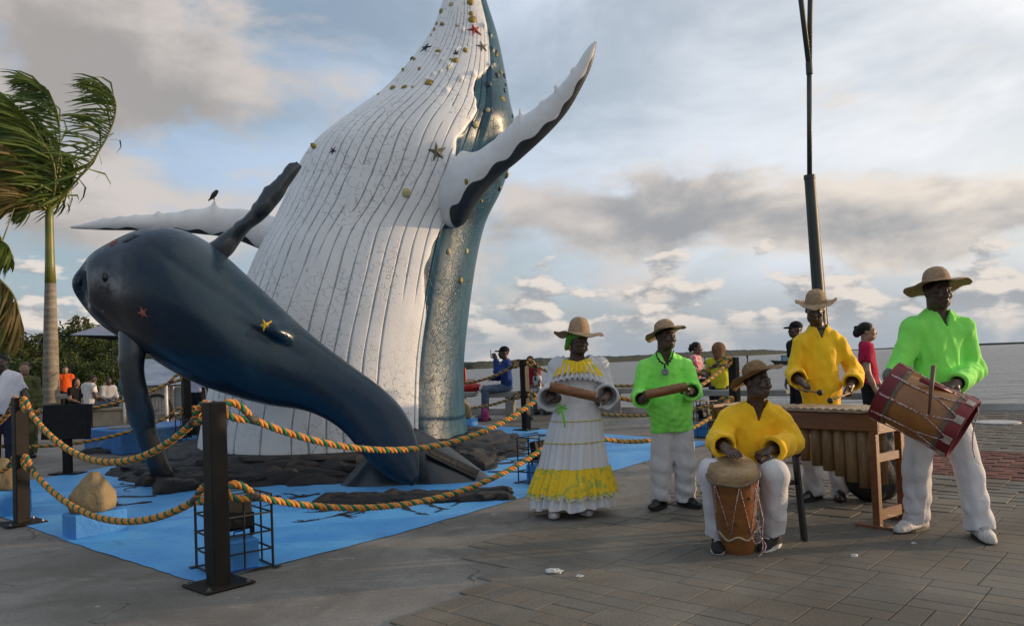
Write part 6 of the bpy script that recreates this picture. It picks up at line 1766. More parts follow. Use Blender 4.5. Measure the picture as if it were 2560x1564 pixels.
        for q in 'AB':
            el, wr, sh = J['el' + q], J['wr' + q], J['sh' + q]
            if p['sleeve'] == 'long':
                fd = unit(wr - el); e = wr - fd * p.get('cuff', .015); v.add(*cap(e - fd * .07, e + fd * .1, r[3] * s * .62, r[3] * s * .92), 0, 'sub')
            else:
                ud = unit(el - sh); e = sh + (el - sh) * .62; v.add(*cap(e - ud * .03, e + ud * .1, r[0] * s * .82, r[0] * s * .9), 0, 'sub')
        v.add(*cap(N + up * .022 + fr * .012, J['head'], p['neck_r'] * s, p['neck_r'] * s), .012, 'sub')
        if p['notch']:
            L, Wd = p['notch']; a = N + fr * .10 - up * .005
            sidev = npv(-fr[1], fr[0], 0)
            def notch(X, Y, Z):
                x, y, z = X - a[0], Y - a[1], Z - a[2]; lat = np.abs(x * sidev[0] + y * sidev[1]); dn = -(x * up[0] + y * up[1] + z * up[2]); fw = x * fr[0] + y * fr[1]
                return np.maximum(np.maximum(lat - Wd * np.clip(1 - dn / L, 0, 1.6), dn - L), -.135 - fw)
            v.add(notch, a - .3, a + .3, 0, 'sub')
        V, F = v.mesh(); mesh_obj(p['name'], V - rt, F, p['mat'], root_o)
    if shoes and legs:
        for q in 'AB': shoe(rt, root_o, J['an' + q], J['toe' + q], s * shoes.get('s', 1.0), shoes['up'], shoes['sole'], shoes.get('hi', 0))
    return root_o, Rh
def jt(d0, **kw):
    """joints from pixels: name=(px, py[, depth offset])"""
    return {k: P(v[0], v[1], d0 + (v[2] if len(v) > 2 else 0.0)) for k, v in kw.items()}

# ================================================================== the five musicians
G_M = 'musicians in straw hats'
M_LIME = pm('shirt_lime', (0.28, 0.86, 0.13), (0.235, 0.78, 0.11), 3, 0.75, 0.25, 260, 0.2, sheen=.15, wr=.45, wrs=5)
M_YELL = pm('shirt_yellow', (0.93, 0.56, 0.018), (0.90, 0.49, 0.014), 3, 0.75, 0.25, 260, 0.2, sheen=.15, wr=.45, wrs=5)
def ground(px, py): 
    p = GP(px, py); return npv(p[0], p[1], gz(p[1]))
def neck_ring(parent, rt, N, r, mat, name='undershirt_collar', t=.012, front=(0, -1, 0)):
    m = MB(); m.tube([N - rt + npv(r * math.cos(a), r * math.sin(a), .010 - .018 * (-math.sin(a))) for a in np.linspace(0, 2 * math.pi, 25)], t, 8, cap=False); return m.build(name, mat, parent, True)

# ---- man in green with the bass drum ---------------------------------
D = 5.80
gr_base = ground(2355, 1336)
J = jt(D, head=(2344, 730, -.03), neck=(2344, 786, .02), shA=(2284, 822), shB=(2406, 822), elA=(2243, 925, -.02), wrA=(2236, 985, -.22), elB=(2437, 925, .02), wrB=(2392, 958, -.34), hipA=(2306, 1040), hipB=(2384, 1040),
       knA=(2292, 1172, .06), knB=(2424, 1180, -.12), anA=(2292, 1300, .12), anB=(2450, 1318, -.20))
J['toeA'] = ground(2240, 1338); J['toeB'] = ground(2474, 1362)
J['anA'][2] = gz(J['anA'][1]) + .10; J['anB'][2] = gz(J['anB'][1]) + .10
p_gr, Rh = person('tall musician in lime green shirt and straw hat playing the bass drum', gr_base, J, face=2, look=(4, 4, 0), hs=1.03, s=1.06, w=1.0, seed=11, group=G_M,
                  shirt=dict(mat=M_LIME, hem=-.02, notch=(.10, .035), r=(.070, .062, .060, .060), loose=1.03, amp=.011), trousers=dict(r=(.104, .086, .078), amp=.012), shoes=dict(up=M_WHTSHOE, sole=M_SOLEB, s=1.12, hi=.03), fat=1.1,
                  hands={'A': dict(d=(-.1, -.6, -.2), n=(1, 0, -.1), curl=1.15, th=(0, 0, 1)), 'B': dict(d=(-.9, -.25, -.15), n=(0, .35, -1), curl=.95, th=(-.2, -.9, .3), s=1.05, t=.8)})
hat(p_gr, gr_base, J['head'], Rh, 1.05, brim=.228, crown=.098, hc=.125, droop=-.03, curl=.006, tilt=(-15, 0))
# ---- man in green with a tube shaker -----------------------------------
D = 7.09
gl_base = ground(1685, 1266)
J = jt(D, head=(1664, 843, -.02), neck=(1660, 886, .02), shA=(1617, 920), shB=(1710, 918), elA=(1597, 988, -.05), wrA=(1606, 1000, -.30), elB=(1738, 980, -.03), wrB=(1728, 977, -.28), hipA=(1655, 1078), hipB=(1706, 1078),
       knA=(1652, 1162, -.02), knB=(1713, 1160, -.02), anA=(1651, 1248, 0), anB=(1714, 1244, .02))
J['toeA'] = ground(1622, 1282); J['toeB'] = ground(1748, 1274); J['anA'][2] = gz(J['anA'][1]) + .10; J['anB'][2] = gz(J['anB'][1]) + .10
p_gl, Rh = person('stocky musician in lime green tunic with round pendant holding a tube', gl_base, J, face=3, look=(24, 0, 2), hs=.98, s=.98, w=1.12, seed=23, group=G_M, fat=1.1,
                  shirt=dict(mat=M_LIME, hem=-.01, notch=(.115, .040), r=(.072, .064, .060, .082), loose=1.05, amp=.010, belly=.02, cuff=.03), trousers=dict(r=(.105, .092, .084), amp=.012), shoes=dict(up=M_BLKSHOE, sole=M_SOLEB),
                  hands={'A': dict(d=(.35, -.55, .62), n=(.8, .2, -.3), curl=.85, th=(.4, .2, .9), t=.7), 'B': dict(d=(-.7, -.45, .35), n=(-.1, .3, -1), curl=1.0, th=(-.3, -.8, .6), t=.6)})
hat(p_gl, gl_base, J['head'], Rh, 1.0, brim=.190, crown=.096, hc=.105, droop=-.022, curl=.015, curl_dir=.3, tilt=(-17, -7))
neck_ring(p_gl, gl_base, J['neck'], .064, M_SOLEB, t=.010)
def pendant():
    q = lambda px, py, dd=0.0: P(px, py, D - .165 + dd) - gl_base
    L = [q(1640, 880, .10), q(1643, 893, .05), q(1650, 903, .01), q(1660, 909)]; R2 = [q(1684, 876, .10), q(1681, 890, .05), q(1674, 902, .01), q(1665, 909)]
    m = MB(); m.tube(L, .006, 6); m.tube(R2, .006, 6); m.tube([q(1662, 908), q(1662, 922)], .009, 6); nk = m.build('necklace_cord', M_SOLEB, p_gl, True)
    mb_ = pm('bead_brown', (.03, .012, .008), rough=.4)
    for px, py, r in ((1646, 897, .011), (1650, 903, .012), (1656, 907, .012), (1679, 895, .011), (1675, 902, .012), (1669, 906, .012)):
        m = MB(); m.raw(*sph(q(px, py, -.005), r, 8, 6)); m.build('bead', mb_, p_gl, True)
    m = MB(); m.lathe(q(1663, 929), [(0, .012), (.028, .012), (.032, .008), (.032, 0), (.027, -.0), (0, 0)], 20, ax=[npv(1, 0, 0), npv(0, 0, 1), npv(0, -1, 0)]); m.build('pendant', pm('pendant_pewter', (.10, .13, .14), (.3, .3, .3), 60, .35, .5, 90, metal=.5), p_gl, True, angle=30)
pendant()
# ---- marimba player -----------------------------------------------------
D = 7.12
yl_base = ground(2040, 1262)
J = jt(D, head=(2038, 775, -.05), neck=(2048, 820, .0), shA=(2004, 858), shB=(2092, 856), elA=(1982, 935, .02), wrA=(1999, 950, -.24), elB=(2140, 932, .02), wrB=(2128, 962, -.22), hipA=(2030, 1050), hipB=(2080, 1050),
       knA=(2030, 1148, -.02), knB=(2090, 1150), anA=(2036, 1236, .04), anB=(2100, 1240, .02))
J['toeA'] = ground(1985, 1262); J['toeB'] = ground(2108, 1286); J['anA'][2] = gz(J['anA'][1]) + .10; J['anB'][2] = gz(J['anB'][1]) + .10
p_yl, Rh = person('musician in yellow shirt standing at the marimba with two mallets', yl_base, J, face=-8, look=(-14, 14, 8), hs=1.0, s=1.0, w=1.02, seed=31, group=G_M,
                  shirt=dict(mat=M_YELL, hem=-.04, notch=(.10, .036), r=(.066, .060, .058, .086), loose=1.05, amp=.011, cuff=.05), trousers=dict(r=(.092, .078, .072), amp=.014), shoes=dict(up=M_BLKSHOE, sole=M_SOLEB),
                  hands={'A': dict(d=(.45, -.4, -.5), n=(.2, .1, -1), curl=1.1, th=(.6, -.6, .4)), 'B': dict(d=(-.25, -.35, -.75), n=(-.8, .2, -.3), curl=1.1, th=(-.3, -.8, .3))})
hat(p_yl, yl_base, J['head'], Rh, 1.0, brim=.178, crown=.094, hc=.13, droop=.004, curl=.026, curl_dir=0.0, tilt=(0, -7), fedora=True)
neck_ring(p_yl, yl_base, J['neck'], .062, M_SOLEB, t=.009)
# ---- seated drummer -------------------------------------------------------
D = 5.80
dr_base = ground(1850, 1372)
J = jt(D, head=(1893, 957, -.12), neck=(1888, 1010, -.06), shA=(1830, 1049, -.04), shB=(1943, 1049, -.04), elA=(1795, 1102, -.08), wrA=(1812, 1116, -.37), elB=(1982, 1105, -.05), wrB=(1925, 1124, -.30), hipA=(1848, 1160, .0), hipB=(1930, 1160, .0),
       knA=(1784, 1182, -.36), knB=(1935, 1186, -.40), anA=(1795, 1316, -.22), anB=(1930, 1318, -.24))
J['toeA'] = ground(1796, 1384); J['toeB'] = ground(1888, 1392); J['anA'][2] = .10; J['anB'][2] = .10
p_dr, Rh = person('seated musician in yellow shirt and wide hat playing the conical drum', dr_base, J, face=4, look=(26, -2, 4), hs=1.0, s=1.03, w=1.02, seed=41, group=G_M,
                  shirt=dict(mat=M_YELL, hem=.02, notch=(.125, .045), r=(.076, .070, .066, .082), loose=1.02, amp=.012, cuff=.03, neck_r=.078), trousers=dict(r=(.098, .092, .078), amp=.011, hem=-.03), shoes=dict(up=pm('canvas_black', (.010, .010, .011), (.016, .015, .015), 20, .85), sole=M_SOLEW, hi=.02),
                  hands={'A': dict(d=(.14, -.9, -.27), n=(0, -.3, -1), curl=.12, th=(1, 0, .1), t=.0, s=1.05), 'B': dict(d=(-.9, -.2, -.25), n=(-.1, .1, -1), curl=1.15, th=(-.4, -.7, .4), s=1.02)})
hat(p_dr, dr_base, J['head'], Rh, 1.0, brim=.205, crown=.095, hc=.105, droop=-.004, curl=.030, curl_dir=.2, tilt=(-20, -15), mat=pm('straw_brown', (0.46, 0.29, 0.15), (0.34, 0.21, 0.10), 26, .75, .9, 210, .2, stretch=(1, 1, 3), trans=.08))
# ---- woman in the white dress ----------------------------------------------
D = 6.99
wm_base = ground(1425, 1282)
M_WDRESS = pm('dress_white', (0.64, 0.64, 0.655), (0.56, 0.56, 0.58), 3, .8, .3, 240, .2, sheen=.2)
J = jt(D, head=(1447, 851, -.05), neck=(1441, 896, .0), shA=(1392, 916), shB=(1500, 914), elA=(1378, 985, -.02), wrA=(1373, 1002, -.20), elB=(1520, 985, -.02), wrB=(1515, 993, -.20), hipA=(1415, 1060), hipB=(1465, 1060),
       knA=(1410, 1150), knB=(1465, 1150), anA=(1386, 1262, -.05), anB=(1456, 1260, .0))
J['toeA'] = ground(1384, 1300); J['toeB'] = ground(1478, 1296); J['anA'][2] = gz(J['anA'][1]) + .10; J['anB'][2] = gz(J['anB'][1]) + .10
p_wm, Rh = person('woman in long white dress with yellow ruffles and wide straw hat', wm_base, J, face=4, look=(16, 10, 2), hs=.98, s=.96, w=1.06, seed=51, group=G_M, female=True, fat=1.1,
                  shirt=dict(mat=M_WDRESS, hem=.0, r=(.070, .070, .074, .125), loose=1.0, amp=.009, name='blouse', neck_r=.115, cuff=.06), shoes=dict(up=M_WHTSHOE, sole=M_SOLEW), trousers=None,
                  hands={'A': dict(d=(.75, -.55, -.05), n=(-.1, .1, 1), curl=.8, th=(.2, -.9, .5)), 'B': dict(d=(-.75, -.5, -.1), n=(.1, .2, -1), curl=.95, th=(-.2, -.6, .8))})
hat(p_wm, wm_base, J['head'], Rh, 1.0, brim=.222, crown=.098, hc=.150, droop=-.012, curl=.022, curl_dir=0.1, tilt=(-9, 2))
def dress():
    rt = wm_base; rnd = random.Random(5)
    # skirt: pleated cone
    st = [(1441, 1006, 1388, 1494, 0), (1440, 1040, 1376, 1506, .15), (1437, 1080, 1366, 1514, .45), (1434, 1120, 1357, 1520, .7), (1432, 1170, 1346, 1528, .9), (1430, 1215, 1336, 1536, 1), (1430, 1262, 1327, 1544, 1.1)]
    NT_, NA = 64, 220; T = np.linspace(0, len(st) - 1, NT_); c = catmull([P(a[0], a[1], D) for a in st], T); hw = catmull([(a[3] - a[2]) / 2 * D / FPX for a in st], T); pl = catmull([a[4] for a in st], T)
    th = np.linspace(0, 2 * math.pi, NA, endpoint=False); ph = 26 * th + 1.2 * np.sin(3 * th + 1) + .8 * np.sin(7 * th)
    V = np.zeros((NT_, NA, 3))
    for i in range(NT_):
        pw = np.sin(ph + .35 * np.sin(i * .12 + 3 * th)); rip = .020 * pl[i] * (pw * .7 + .3 * np.sign(pw) * np.abs(pw) ** .4) + .010 * pl[i] * np.sin(9 * th + 2)
        r = hw[i] * .93 + rip; V[i, :, 0] = c[i][0] + r * np.cos(th); V[i, :, 1] = c[i][1] + r * .80 * np.sin(th); V[i, :, 2] = c[i][2] + (.012 * np.sin(ph * .5) + .010 * np.sin(5 * th)) * (i / NT_) ** 3
    idx = np.arange(NT_ * NA).reshape(NT_, NA); b = np.roll(idx, -1, 1); F = np.stack([idx[:-1], b[:-1], b[1:], idx[1:]], -1).reshape(-1, 4)
    o = mesh_obj('skirt', V.reshape(-1, 3) - rt, F, M_WDRESS, p_wm); fix_normals(o)
    # yellow and green ruffle band, set a little proud of the skirt
    M_RUF = pm('ruffle_print', (0.82, 0.56, 0.035), (0.40, 0.46, 0.09), 13, .75, .3, 240, .2, ramp=(.50, .62), dist=1.0)
    i0, i1 = 41, 55; n2 = 20; W = np.zeros((n2, NA, 3))
    for k in range(n2):
        t = k / (n2 - 1); f = i0 + (i1 - i0) * t; i = int(f); u = f - i; q = V[i] * (1 - u) + V[min(i + 1, NT_ - 1)] * u; cen = c[i] * (1 - u) + c[min(i + 1, NT_ - 1)] * u
        d = q - cen; d[:, 2] = 0; d /= np.linalg.norm(d, axis=1)[:, None]
        W[k] = q + d * (.010 + .020 * t + .016 * (t + .15) * np.sin(41 * th + 2 * np.sin(5 * th)))[:, None]; W[k, :, 2] += .010 * np.sin(23 * th) * t
    idx = np.arange(n2 * NA).reshape(n2, NA); b = np.roll(idx, -1, 1); F = np.stack([idx[:-1], b[:-1], b[1:], idx[1:]], -1).reshape(-1, 4)
    o = mesh_obj('skirt_ruffle', W.reshape(-1, 3) - rt, F, M_RUF, p_wm); fix_normals(o)
    n3 = 7; X3 = np.zeros((n3, NA, 3)); d = W[-1] - c[55]; d[:, 2] = 0; d /= np.linalg.norm(d, axis=1)[:, None]
    for k in range(n3):
        t = k / (n3 - 1); X3[k] = W[-1] - d * .006 + d * (.010 * t * np.sin(63 * th + 2 * np.sin(4 * th)))[:, None] - npv(0, 0, .045) * t + npv(0, 0, .008); X3[k, :, 2] += .006 * t * np.abs(np.sin(31 * th))
    idx = np.arange(n3 * NA).reshape(n3, NA); b = np.roll(idx, -1, 1); o = mesh_obj('lace_edge', X3.reshape(-1, 3) - rt, np.stack([idx[:-1], b[:-1], b[1:], idx[1:]], -1).reshape(-1, 4), pm('lace_green', (.62, .60, .40), (.45, .50, .18), 22, .8, ramp=(.45, .6)), p_wm); fix_normals(o)
    M_TRIM = pm('trim_yellow', (.58, .46, .02), (.45, .38, .02), 20, .7)
    for i in (13, 27, 41):
        d = V[i] - c[i]; d[:, 2] = 0; d /= np.linalg.norm(d, axis=1)[:, None]
        m = MB(); m.tube(list((V[i] + d * .004 - rt)[::2]) + [(V[i] + d * .004 - rt)[0]], .0042, 5, cap=False); m.build('trim_line', M_TRIM, p_wm, True)
    # ruffles round the neckline
    def collar(r0, r1, z0, z1, nr, amp, mat, name, rows=9, dy=0.0):
        N = P(1441, 912, D) ; X = np.zeros((rows, NA, 3))
        for k in range(rows):
            t = k / (rows - 1); r = r0 + (r1 - r0) * t
            X[k, :, 0] = N[0] + (r + .0) * np.cos(th) * 1.12; X[k, :, 1] = N[1] + r * .80 * np.sin(th) - .02 + dy
            X[k, :, 2] = N[2] + z0 + (z1 - z0) * t ** 1.2 - .05 * np.abs(np.cos(th)) ** 2 * t + .035 * np.abs(np.cos(th)) * (1 - t) + amp * t * np.sin(nr * th + 1.5 * np.sin(4 * th))
            rr = amp * 1.0 * t * np.cos(nr * th + 1.5 * np.sin(4 * th)); X[k, :, 0] += rr * np.cos(th); X[k, :, 1] += rr * np.sin(th)
        idx = np.arange(rows * NA).reshape(rows, NA); b = np.roll(idx, -1, 1); F = np.stack([idx[:-1], b[:-1], b[1:], idx[1:]], -1).reshape(-1, 4)
        o = mesh_obj(name, X.reshape(-1, 3) - rt, F, mat, p_wm); fix_normals(o)
    collar(.125, .222, .012, -.115, 30, .016, M_WDRESS, 'collar_ruffle'); collar(.118, .208, .030, -.065, 26, .014, M_RUF, 'collar_ruffle')
    # ribbon, headscarf, earrings
    m = MB(); q = lambda px, py: P(px, py, D - .245) - rt
    M_RIB = pm('ribbon_lime', (.20, .62, .05), (.15, .5, .04), 6, .7)
    m.tube([q(1404, 1018), q(1397, 1010), q(1390, 1018), q(1396, 1030), q(1404, 1020)], .010, 6); m.tube([q(1404, 1020), q(1414, 1012), q(1418, 1022), q(1404, 1020)], .009, 6)
    m.tube([q(1404, 1021), q(1408, 1040), q(1411, 1055), q(1412, 1068)], [.010, .012, .011, .004], 6); m.tube([q(1403, 1021), q(1396, 1036)], [.009, .006], 6); m.build('waist_ribbon', M_RIB, p_wm, True)
    c2 = J['head']; v = Vol(c2 - .2, c2 + .2, .0075); T2 = lambda x, y, z: c2 + Rh @ npv(x, y, z)
    v.add(*ell(T2(0, .012, .042), (.083, .104, .090), Rh)); v.cut(lambda X, Y, Z: ((X - c2[0]) * Rh[0, 1] + (Y - c2[1]) * Rh[1, 1] + (Z - c2[2]) * Rh[2, 1]) * -.45 - ((X - c2[0]) * Rh[0, 2] + (Y - c2[1]) * Rh[1, 2] + (Z - c2[2]) * Rh[2, 2]) * .9 + .005)
    v.add(*cap(T2(-.075, .02, .03), T2(-.085, .06, -.075), .035, .022), .02); v.warp(folds(8, .005, .03, .06, 1, 5)); Vv, Ff = v.mesh(); mesh_obj('headscarf', Vv - rt, Ff, pm('scarf_green', (.08, .33, .015), (.06, .24, .012), 6, .75), p_wm)
    for sx in (-1, 1):
        e = T2(sx * .083, .01, -.035) - rt; m = MB(); m.tube([e, e + npv(0, -.005, -.03)], .004, 5); m.raw(*sph(e + npv(0, -.005, -.04), (.011, .008, .022), 8, 6)); m.build('earring', pm('earring_red', (.35, .06, .02), (.4, .3, .03), 60, .4), p_wm, True)
dress()

# ================================================================== instruments
M_BAMB = pm('bamboo_brown', (0.21, 0.085, 0.028), (0.13, 0.05, 0.018), 5, .42, .2, 40, .5, stretch=(1, 6, 6))
def shaker(a, b, r, label):
    a = np.asarray(a); b = np.asarray(b); c = (a + b) / 2; d = unit(b - a); L = np.linalg.norm(b - a); root = empty('shaker_tube', c, label, 'shaker', 'bamboo tube shakers')
    n = 20; m = MB(); m.tube([d * L * t for t in np.linspace(-.5, .5, n)], [r * (1 + .05 * math.exp(-((t - .18) / .02) ** 2)) for t in np.linspace(-.5, .5, n)], 18, cap=False); m.build('tube', M_BAMB, root, True)
    for sg in (-.5, .5): m = MB(); m.tube([d * (L * sg - .01 * np.sign(sg)), d * (L * sg + .004 * np.sign(sg))], r * .96, 18); m.build('end_cap', pm('bamboo_end', (.09, .05, .025), rough=.6), root, True, angle=30)
    u = unit(np.cross(d, npv(0, 1, 0)))
    for k in range(9):
        a2 = k * 2.4; q = d * L * (-.38 + .095 * k); w = npv(0, -1, 0); pr = unit(w * math.cos(a2) + u * math.sin(a2)); m = MB(); m.tube([q + pr * r * .9, q + pr * (r + .006)], .004, 5); m.build('peg', MATS['bamboo_end'], root)
    return root
shaker(P(1376, 966, 6.68), P(1488, 991, 6.62), .042, 'brown bamboo tube shaker held by the woman in white')
shaker(P(1612, 987, 6.66), P(1714, 966, 6.70), .040, 'brown bamboo tube shaker held by the man with the pendant')

M_WOODR = pm('wood_red', (0.19, 0.072, 0.022), (0.125, 0.045, 0.015), 4, .42, .15, 40, .5, stretch=(1, 1, 5), coat=.2)
M_KEY = pm('marimba_key', (0.36, 0.27, 0.19), (0.22, 0.155, 0.105), 7, .5, .3, 60, .4)
M_TUBE = pm('bamboo_tan', (0.27, 0.165, 0.075), (0.17, 0.10, 0.045), 4, .5, .25, 40, .4, stretch=(5, 5, 1))
def marimba():
    A = npv(*GP(2196, 1322)[:2]); Bq = npv(1.86, 7.17); d2 = unit(Bq - A); n2 = npv(-d2[1], d2[0]); n2 = n2 if n2[1] > 0 else -n2
    L = np.linalg.norm(Bq - A); root = empty('marimba', (A[0], A[1], 0), 'wooden marimba with bamboo resonator tubes behind the seated drummer', 'marimba')
    d = npv(d2[0], d2[1], 0); n = npv(n2[0], n2[1], 0); Z = npv(0, 0, 1); W = .40; H = .90
    ax = [d, n, Z]; q = lambda u, v, z: d * u + n * v + Z * z
    for v_, nm in ((.0, 'side_rail'), (W, 'side_rail')):
        m = MB(); m.bar(q(-.05, v_, H - .085), q(L + .05, v_, H - .085), .028, .135, bev=.004); m.build(nm, M_WOODR, root)
    for u_ in (0.0, L):
        m = MB(); m.bar(q(u_ - .035 if u_ == 0 else u_ + .035, -.03, H - .07), q(u_ - .035 if u_ == 0 else u_ + .035, W + .03, H - .07), .026, .20, bev=.004); m.build('end_board', M_WOODR, root)
        for v_ in (.0, W):
            m = MB(); m.bar(q(u_, v_, .03), q(u_, v_, H - .15), .055, .055, up=d, bev=.004); m.build('leg', M_WOODR, root)
        for z_, h_ in ((.105, .085), (H - .36, .07)):
            m = MB(); m.bar(q(u_, .0, z_), q(u_, W, z_), .03, h_, bev=.004); m.build('cross_rail', M_WOODR, root)
    for v_ in (0.0, W):
        for u_ in (0.0, L):
            m = MB(); m.box(q(u_, v_, .016), (.34, .07, .032), bev=.006, ax=ax); m.build('foot', M_WOODR, root)
    nk = 20; rnd = random.Random(2)
    for k in range(nk):
        u_ = .03 + (L - .06) * (k + .5) / nk; w = (L - .06) / nk * .92; ln = .52 - .012 * k
        V = []; nn = 7
        for e in (0, 1):
            for j in range(nn):
                a = math.pi * j / (nn - 1); V.append(q(u_ + w / 2 * math.cos(a), (W / 2 - ln / 2) + ln * e - .02, H + .004 + .020 * math.sin(a)))
        for e in (0, 1):
            for j in (0, nn - 1): 
                a = math.pi * j / (nn - 1); V.append(q(u_ + w / 2 * math.cos(a), (W / 2 - ln / 2) + ln * e - .02, H - .008))
        fs = [[j, j + 1, nn + j + 1, nn + j] for j in range(nn - 1)] + [[0, nn, 2 * nn + 2, 2 * nn], [nn - 1, 2 * nn + 1, 2 * nn + 3, 2 * nn - 1], list(range(nn)) + [2 * nn + 1, 2 * nn], [nn + j for j in range(nn)] + [2 * nn + 3, 2 * nn + 2], [2 * nn, 2 * nn + 1, 2 * nn + 3, 2 * nn + 2]]
        o = mesh_obj('key', V, fs, M_KEY, root, False); fix_normals(o)
    nt = 13
    for k in range(nt):
        u_ = .06 + (L - .12) * (k + .5) / nt; r = .054 - .0016 * k; ln = .13 + .37 * (1 - k / nt) ** 1.3
        for row in ((.07,) if k else (.07, .30)):
            m = MB(); zt = H - .10; m.tube([q(u_, row, zt), q(u_, row, zt - ln * .5), q(u_, row, zt - ln)], [r, r * 1.02, r * .98], 16, cap=False)
            o = m.build('resonator_tube', M_TUBE, root, True); md = o.modifiers.new('wall', 'SOLIDIFY'); md.thickness = .006; md.offset = -1
    return root
marimba()
def mallet(hand, tip, label):
    hand = np.asarray(hand); tip = np.asarray(tip); root = empty('mallet', hand, label, 'mallet', 'marimba mallets'); e = unit(tip - hand)
    m = MB(); m.tube([-e * .09, tip - hand], [.009, .008], 8); m.build('handle', pm('mallet_wood', (.30, .17, .07), rough=.5), root, True)
    m = MB(); m.raw(*sph(tip - hand, .026, 12, 9)); m.build('rubber_head', M_SOLEB, root, True)
mallet(P(2012, 975, 6.78), P(2050, 981, 6.62), 'left mallet with black head held over the marimba keys')
mallet(P(2116, 985, 6.80), P(2076, 1001, 6.62), 'right mallet with black head touching the marimba keys')

M_CORD = pm('cord_white', (.55, .48, .45), (.30, .08, .07), 90, .7, ramp=(.48, .52))
def cord(pts, parent, root, r=.0042, name='cord'):
    m = MB(); m.tube([np.asarray(p) - root for p in pts], r, 6); return m.build(name, M_CORD, parent, True)
def conical_drum():
    D = 5.50; base = npv(P(1846, 1372, D)[0], D, .008)
    top = P(1831, 1163, D - .20); ax = unit(top - base); root = empty('conical_drum', base, 'conical wooden drum with skin head between the drummer\'s knees', 'drum')
    H = np.linalg.norm(top - base); x = unit(np.cross(npv(0, 1, 0), ax)); y = np.cross(ax, x); A = [x, y, ax]
    M_DW = pm('drum_wood', (0.26, 0.105, 0.026), (0.17, 0.062, 0.016), 5, .4, .2, 40, .5, stretch=(1, 1, 4), coat=.2, dist=.5)
    m = MB(); m.lathe((0, 0, 0), [(.112, .002), (.120, .06), (.132, .2), (.145, .4), (.155, H - .05)], 40, ax=A); m.build('shell', M_DW, root, True, angle=40)
    M_HIDE = pm('drum_hide', (0.36, 0.24, 0.12), (0.24, 0.15, 0.07), 9, .55, .4, 50, .4)
    m = MB(); m.lathe((0, 0, 0), [(.157, H - .085), (.168, H - .07), (.166, H - .035), (.158, H - .01), (.150, H + .004), (.05, H + .007), (.0005, H + .007)], 40, ax=A, wob=lambda r, z, a: (r * (1 + .012 * math.sin(7 * a) * (z < H - .02)), z + .006 * math.sin(5 * a) * (z < H - .02))); m.build('skin_head', M_HIDE, root, True)
    m = MB(); m.tube([x * .171 * math.cos(a) + y * .171 * math.sin(a) + ax * (H - .065 + .006 * math.sin(5 * a)) for a in np.linspace(0, 2 * math.pi, 41)], .012, 8, cap=False); m.build('hoop', pm('hoop_hide', (.20, .14, .08), (.12, .08, .05), 30, .7), root, True)
    zb = .17; K = lambda a, z, e=.004: x * (.118 + (.155 - .118) * z / H + e) * math.cos(a) + y * (.118 + (.155 - .118) * z / H + e) * math.sin(a) + ax * z
    m = MB(); m.tube([K(a, zb + .018 * math.sin(6 * a), .006) for a in np.linspace(0, 2 * math.pi, 61)], .008, 6, cap=False); m.build('waist_cord', pm('cord_tan', (.42, .33, .22), rough=.8), root, True)
    n = 6
    for k in range(n):
        a0 = 2 * math.pi * k / n + .45; a1 = a0 + math.pi / n; a2 = a0 + 2 * math.pi / n
        for s_, e_ in ((a0, a1), (a2, a1)):
            m = MB(); m.tube([K(s_, H - .07, .018), K(s_ + (e_ - s_) * .5, H * .58, .004), K(e_, zb + .018, .006)], .0038, 5); m.build('lacing', M_CORD, root, True)
    for a, z in ((-1.2, H * .72), (-1.9, H * .45), (-2.6, H * .72), (-.4, H * .4)): m = MB(); m.tube([K(a, z, -.01), K(a, z, .02)], [.013, .008], 8); m.build('wedge', pm('wedge_dark', (.07, .035, .015)), root, True)
    B = npv(base[0], base[1], 0); q = lambda px, py, dd=0.: P(px, py, 5.20 + dd)
    cord([q(1874, 1190), q(1882, 1240), q(1890, 1300), q(1900, 1330), q(1903, 1350)], root, B); cord([q(1876, 1190), q(1897, 1250), q(1908, 1300), q(1905, 1345)], root, B)
    cord([q(1903, 1318), q(1888, 1330), q(1881, 1350), q(1889, 1362), q(1902, 1356), q(1906, 1345)], root, B); cord([q(1904, 1345), q(1908, 1365), q(1905, 1384), q(1897, 1394)], root, B); cord([q(1905, 1348), q(1915, 1365), q(1913, 1378), q(1908, 1380)], root, B)
conical_drum()
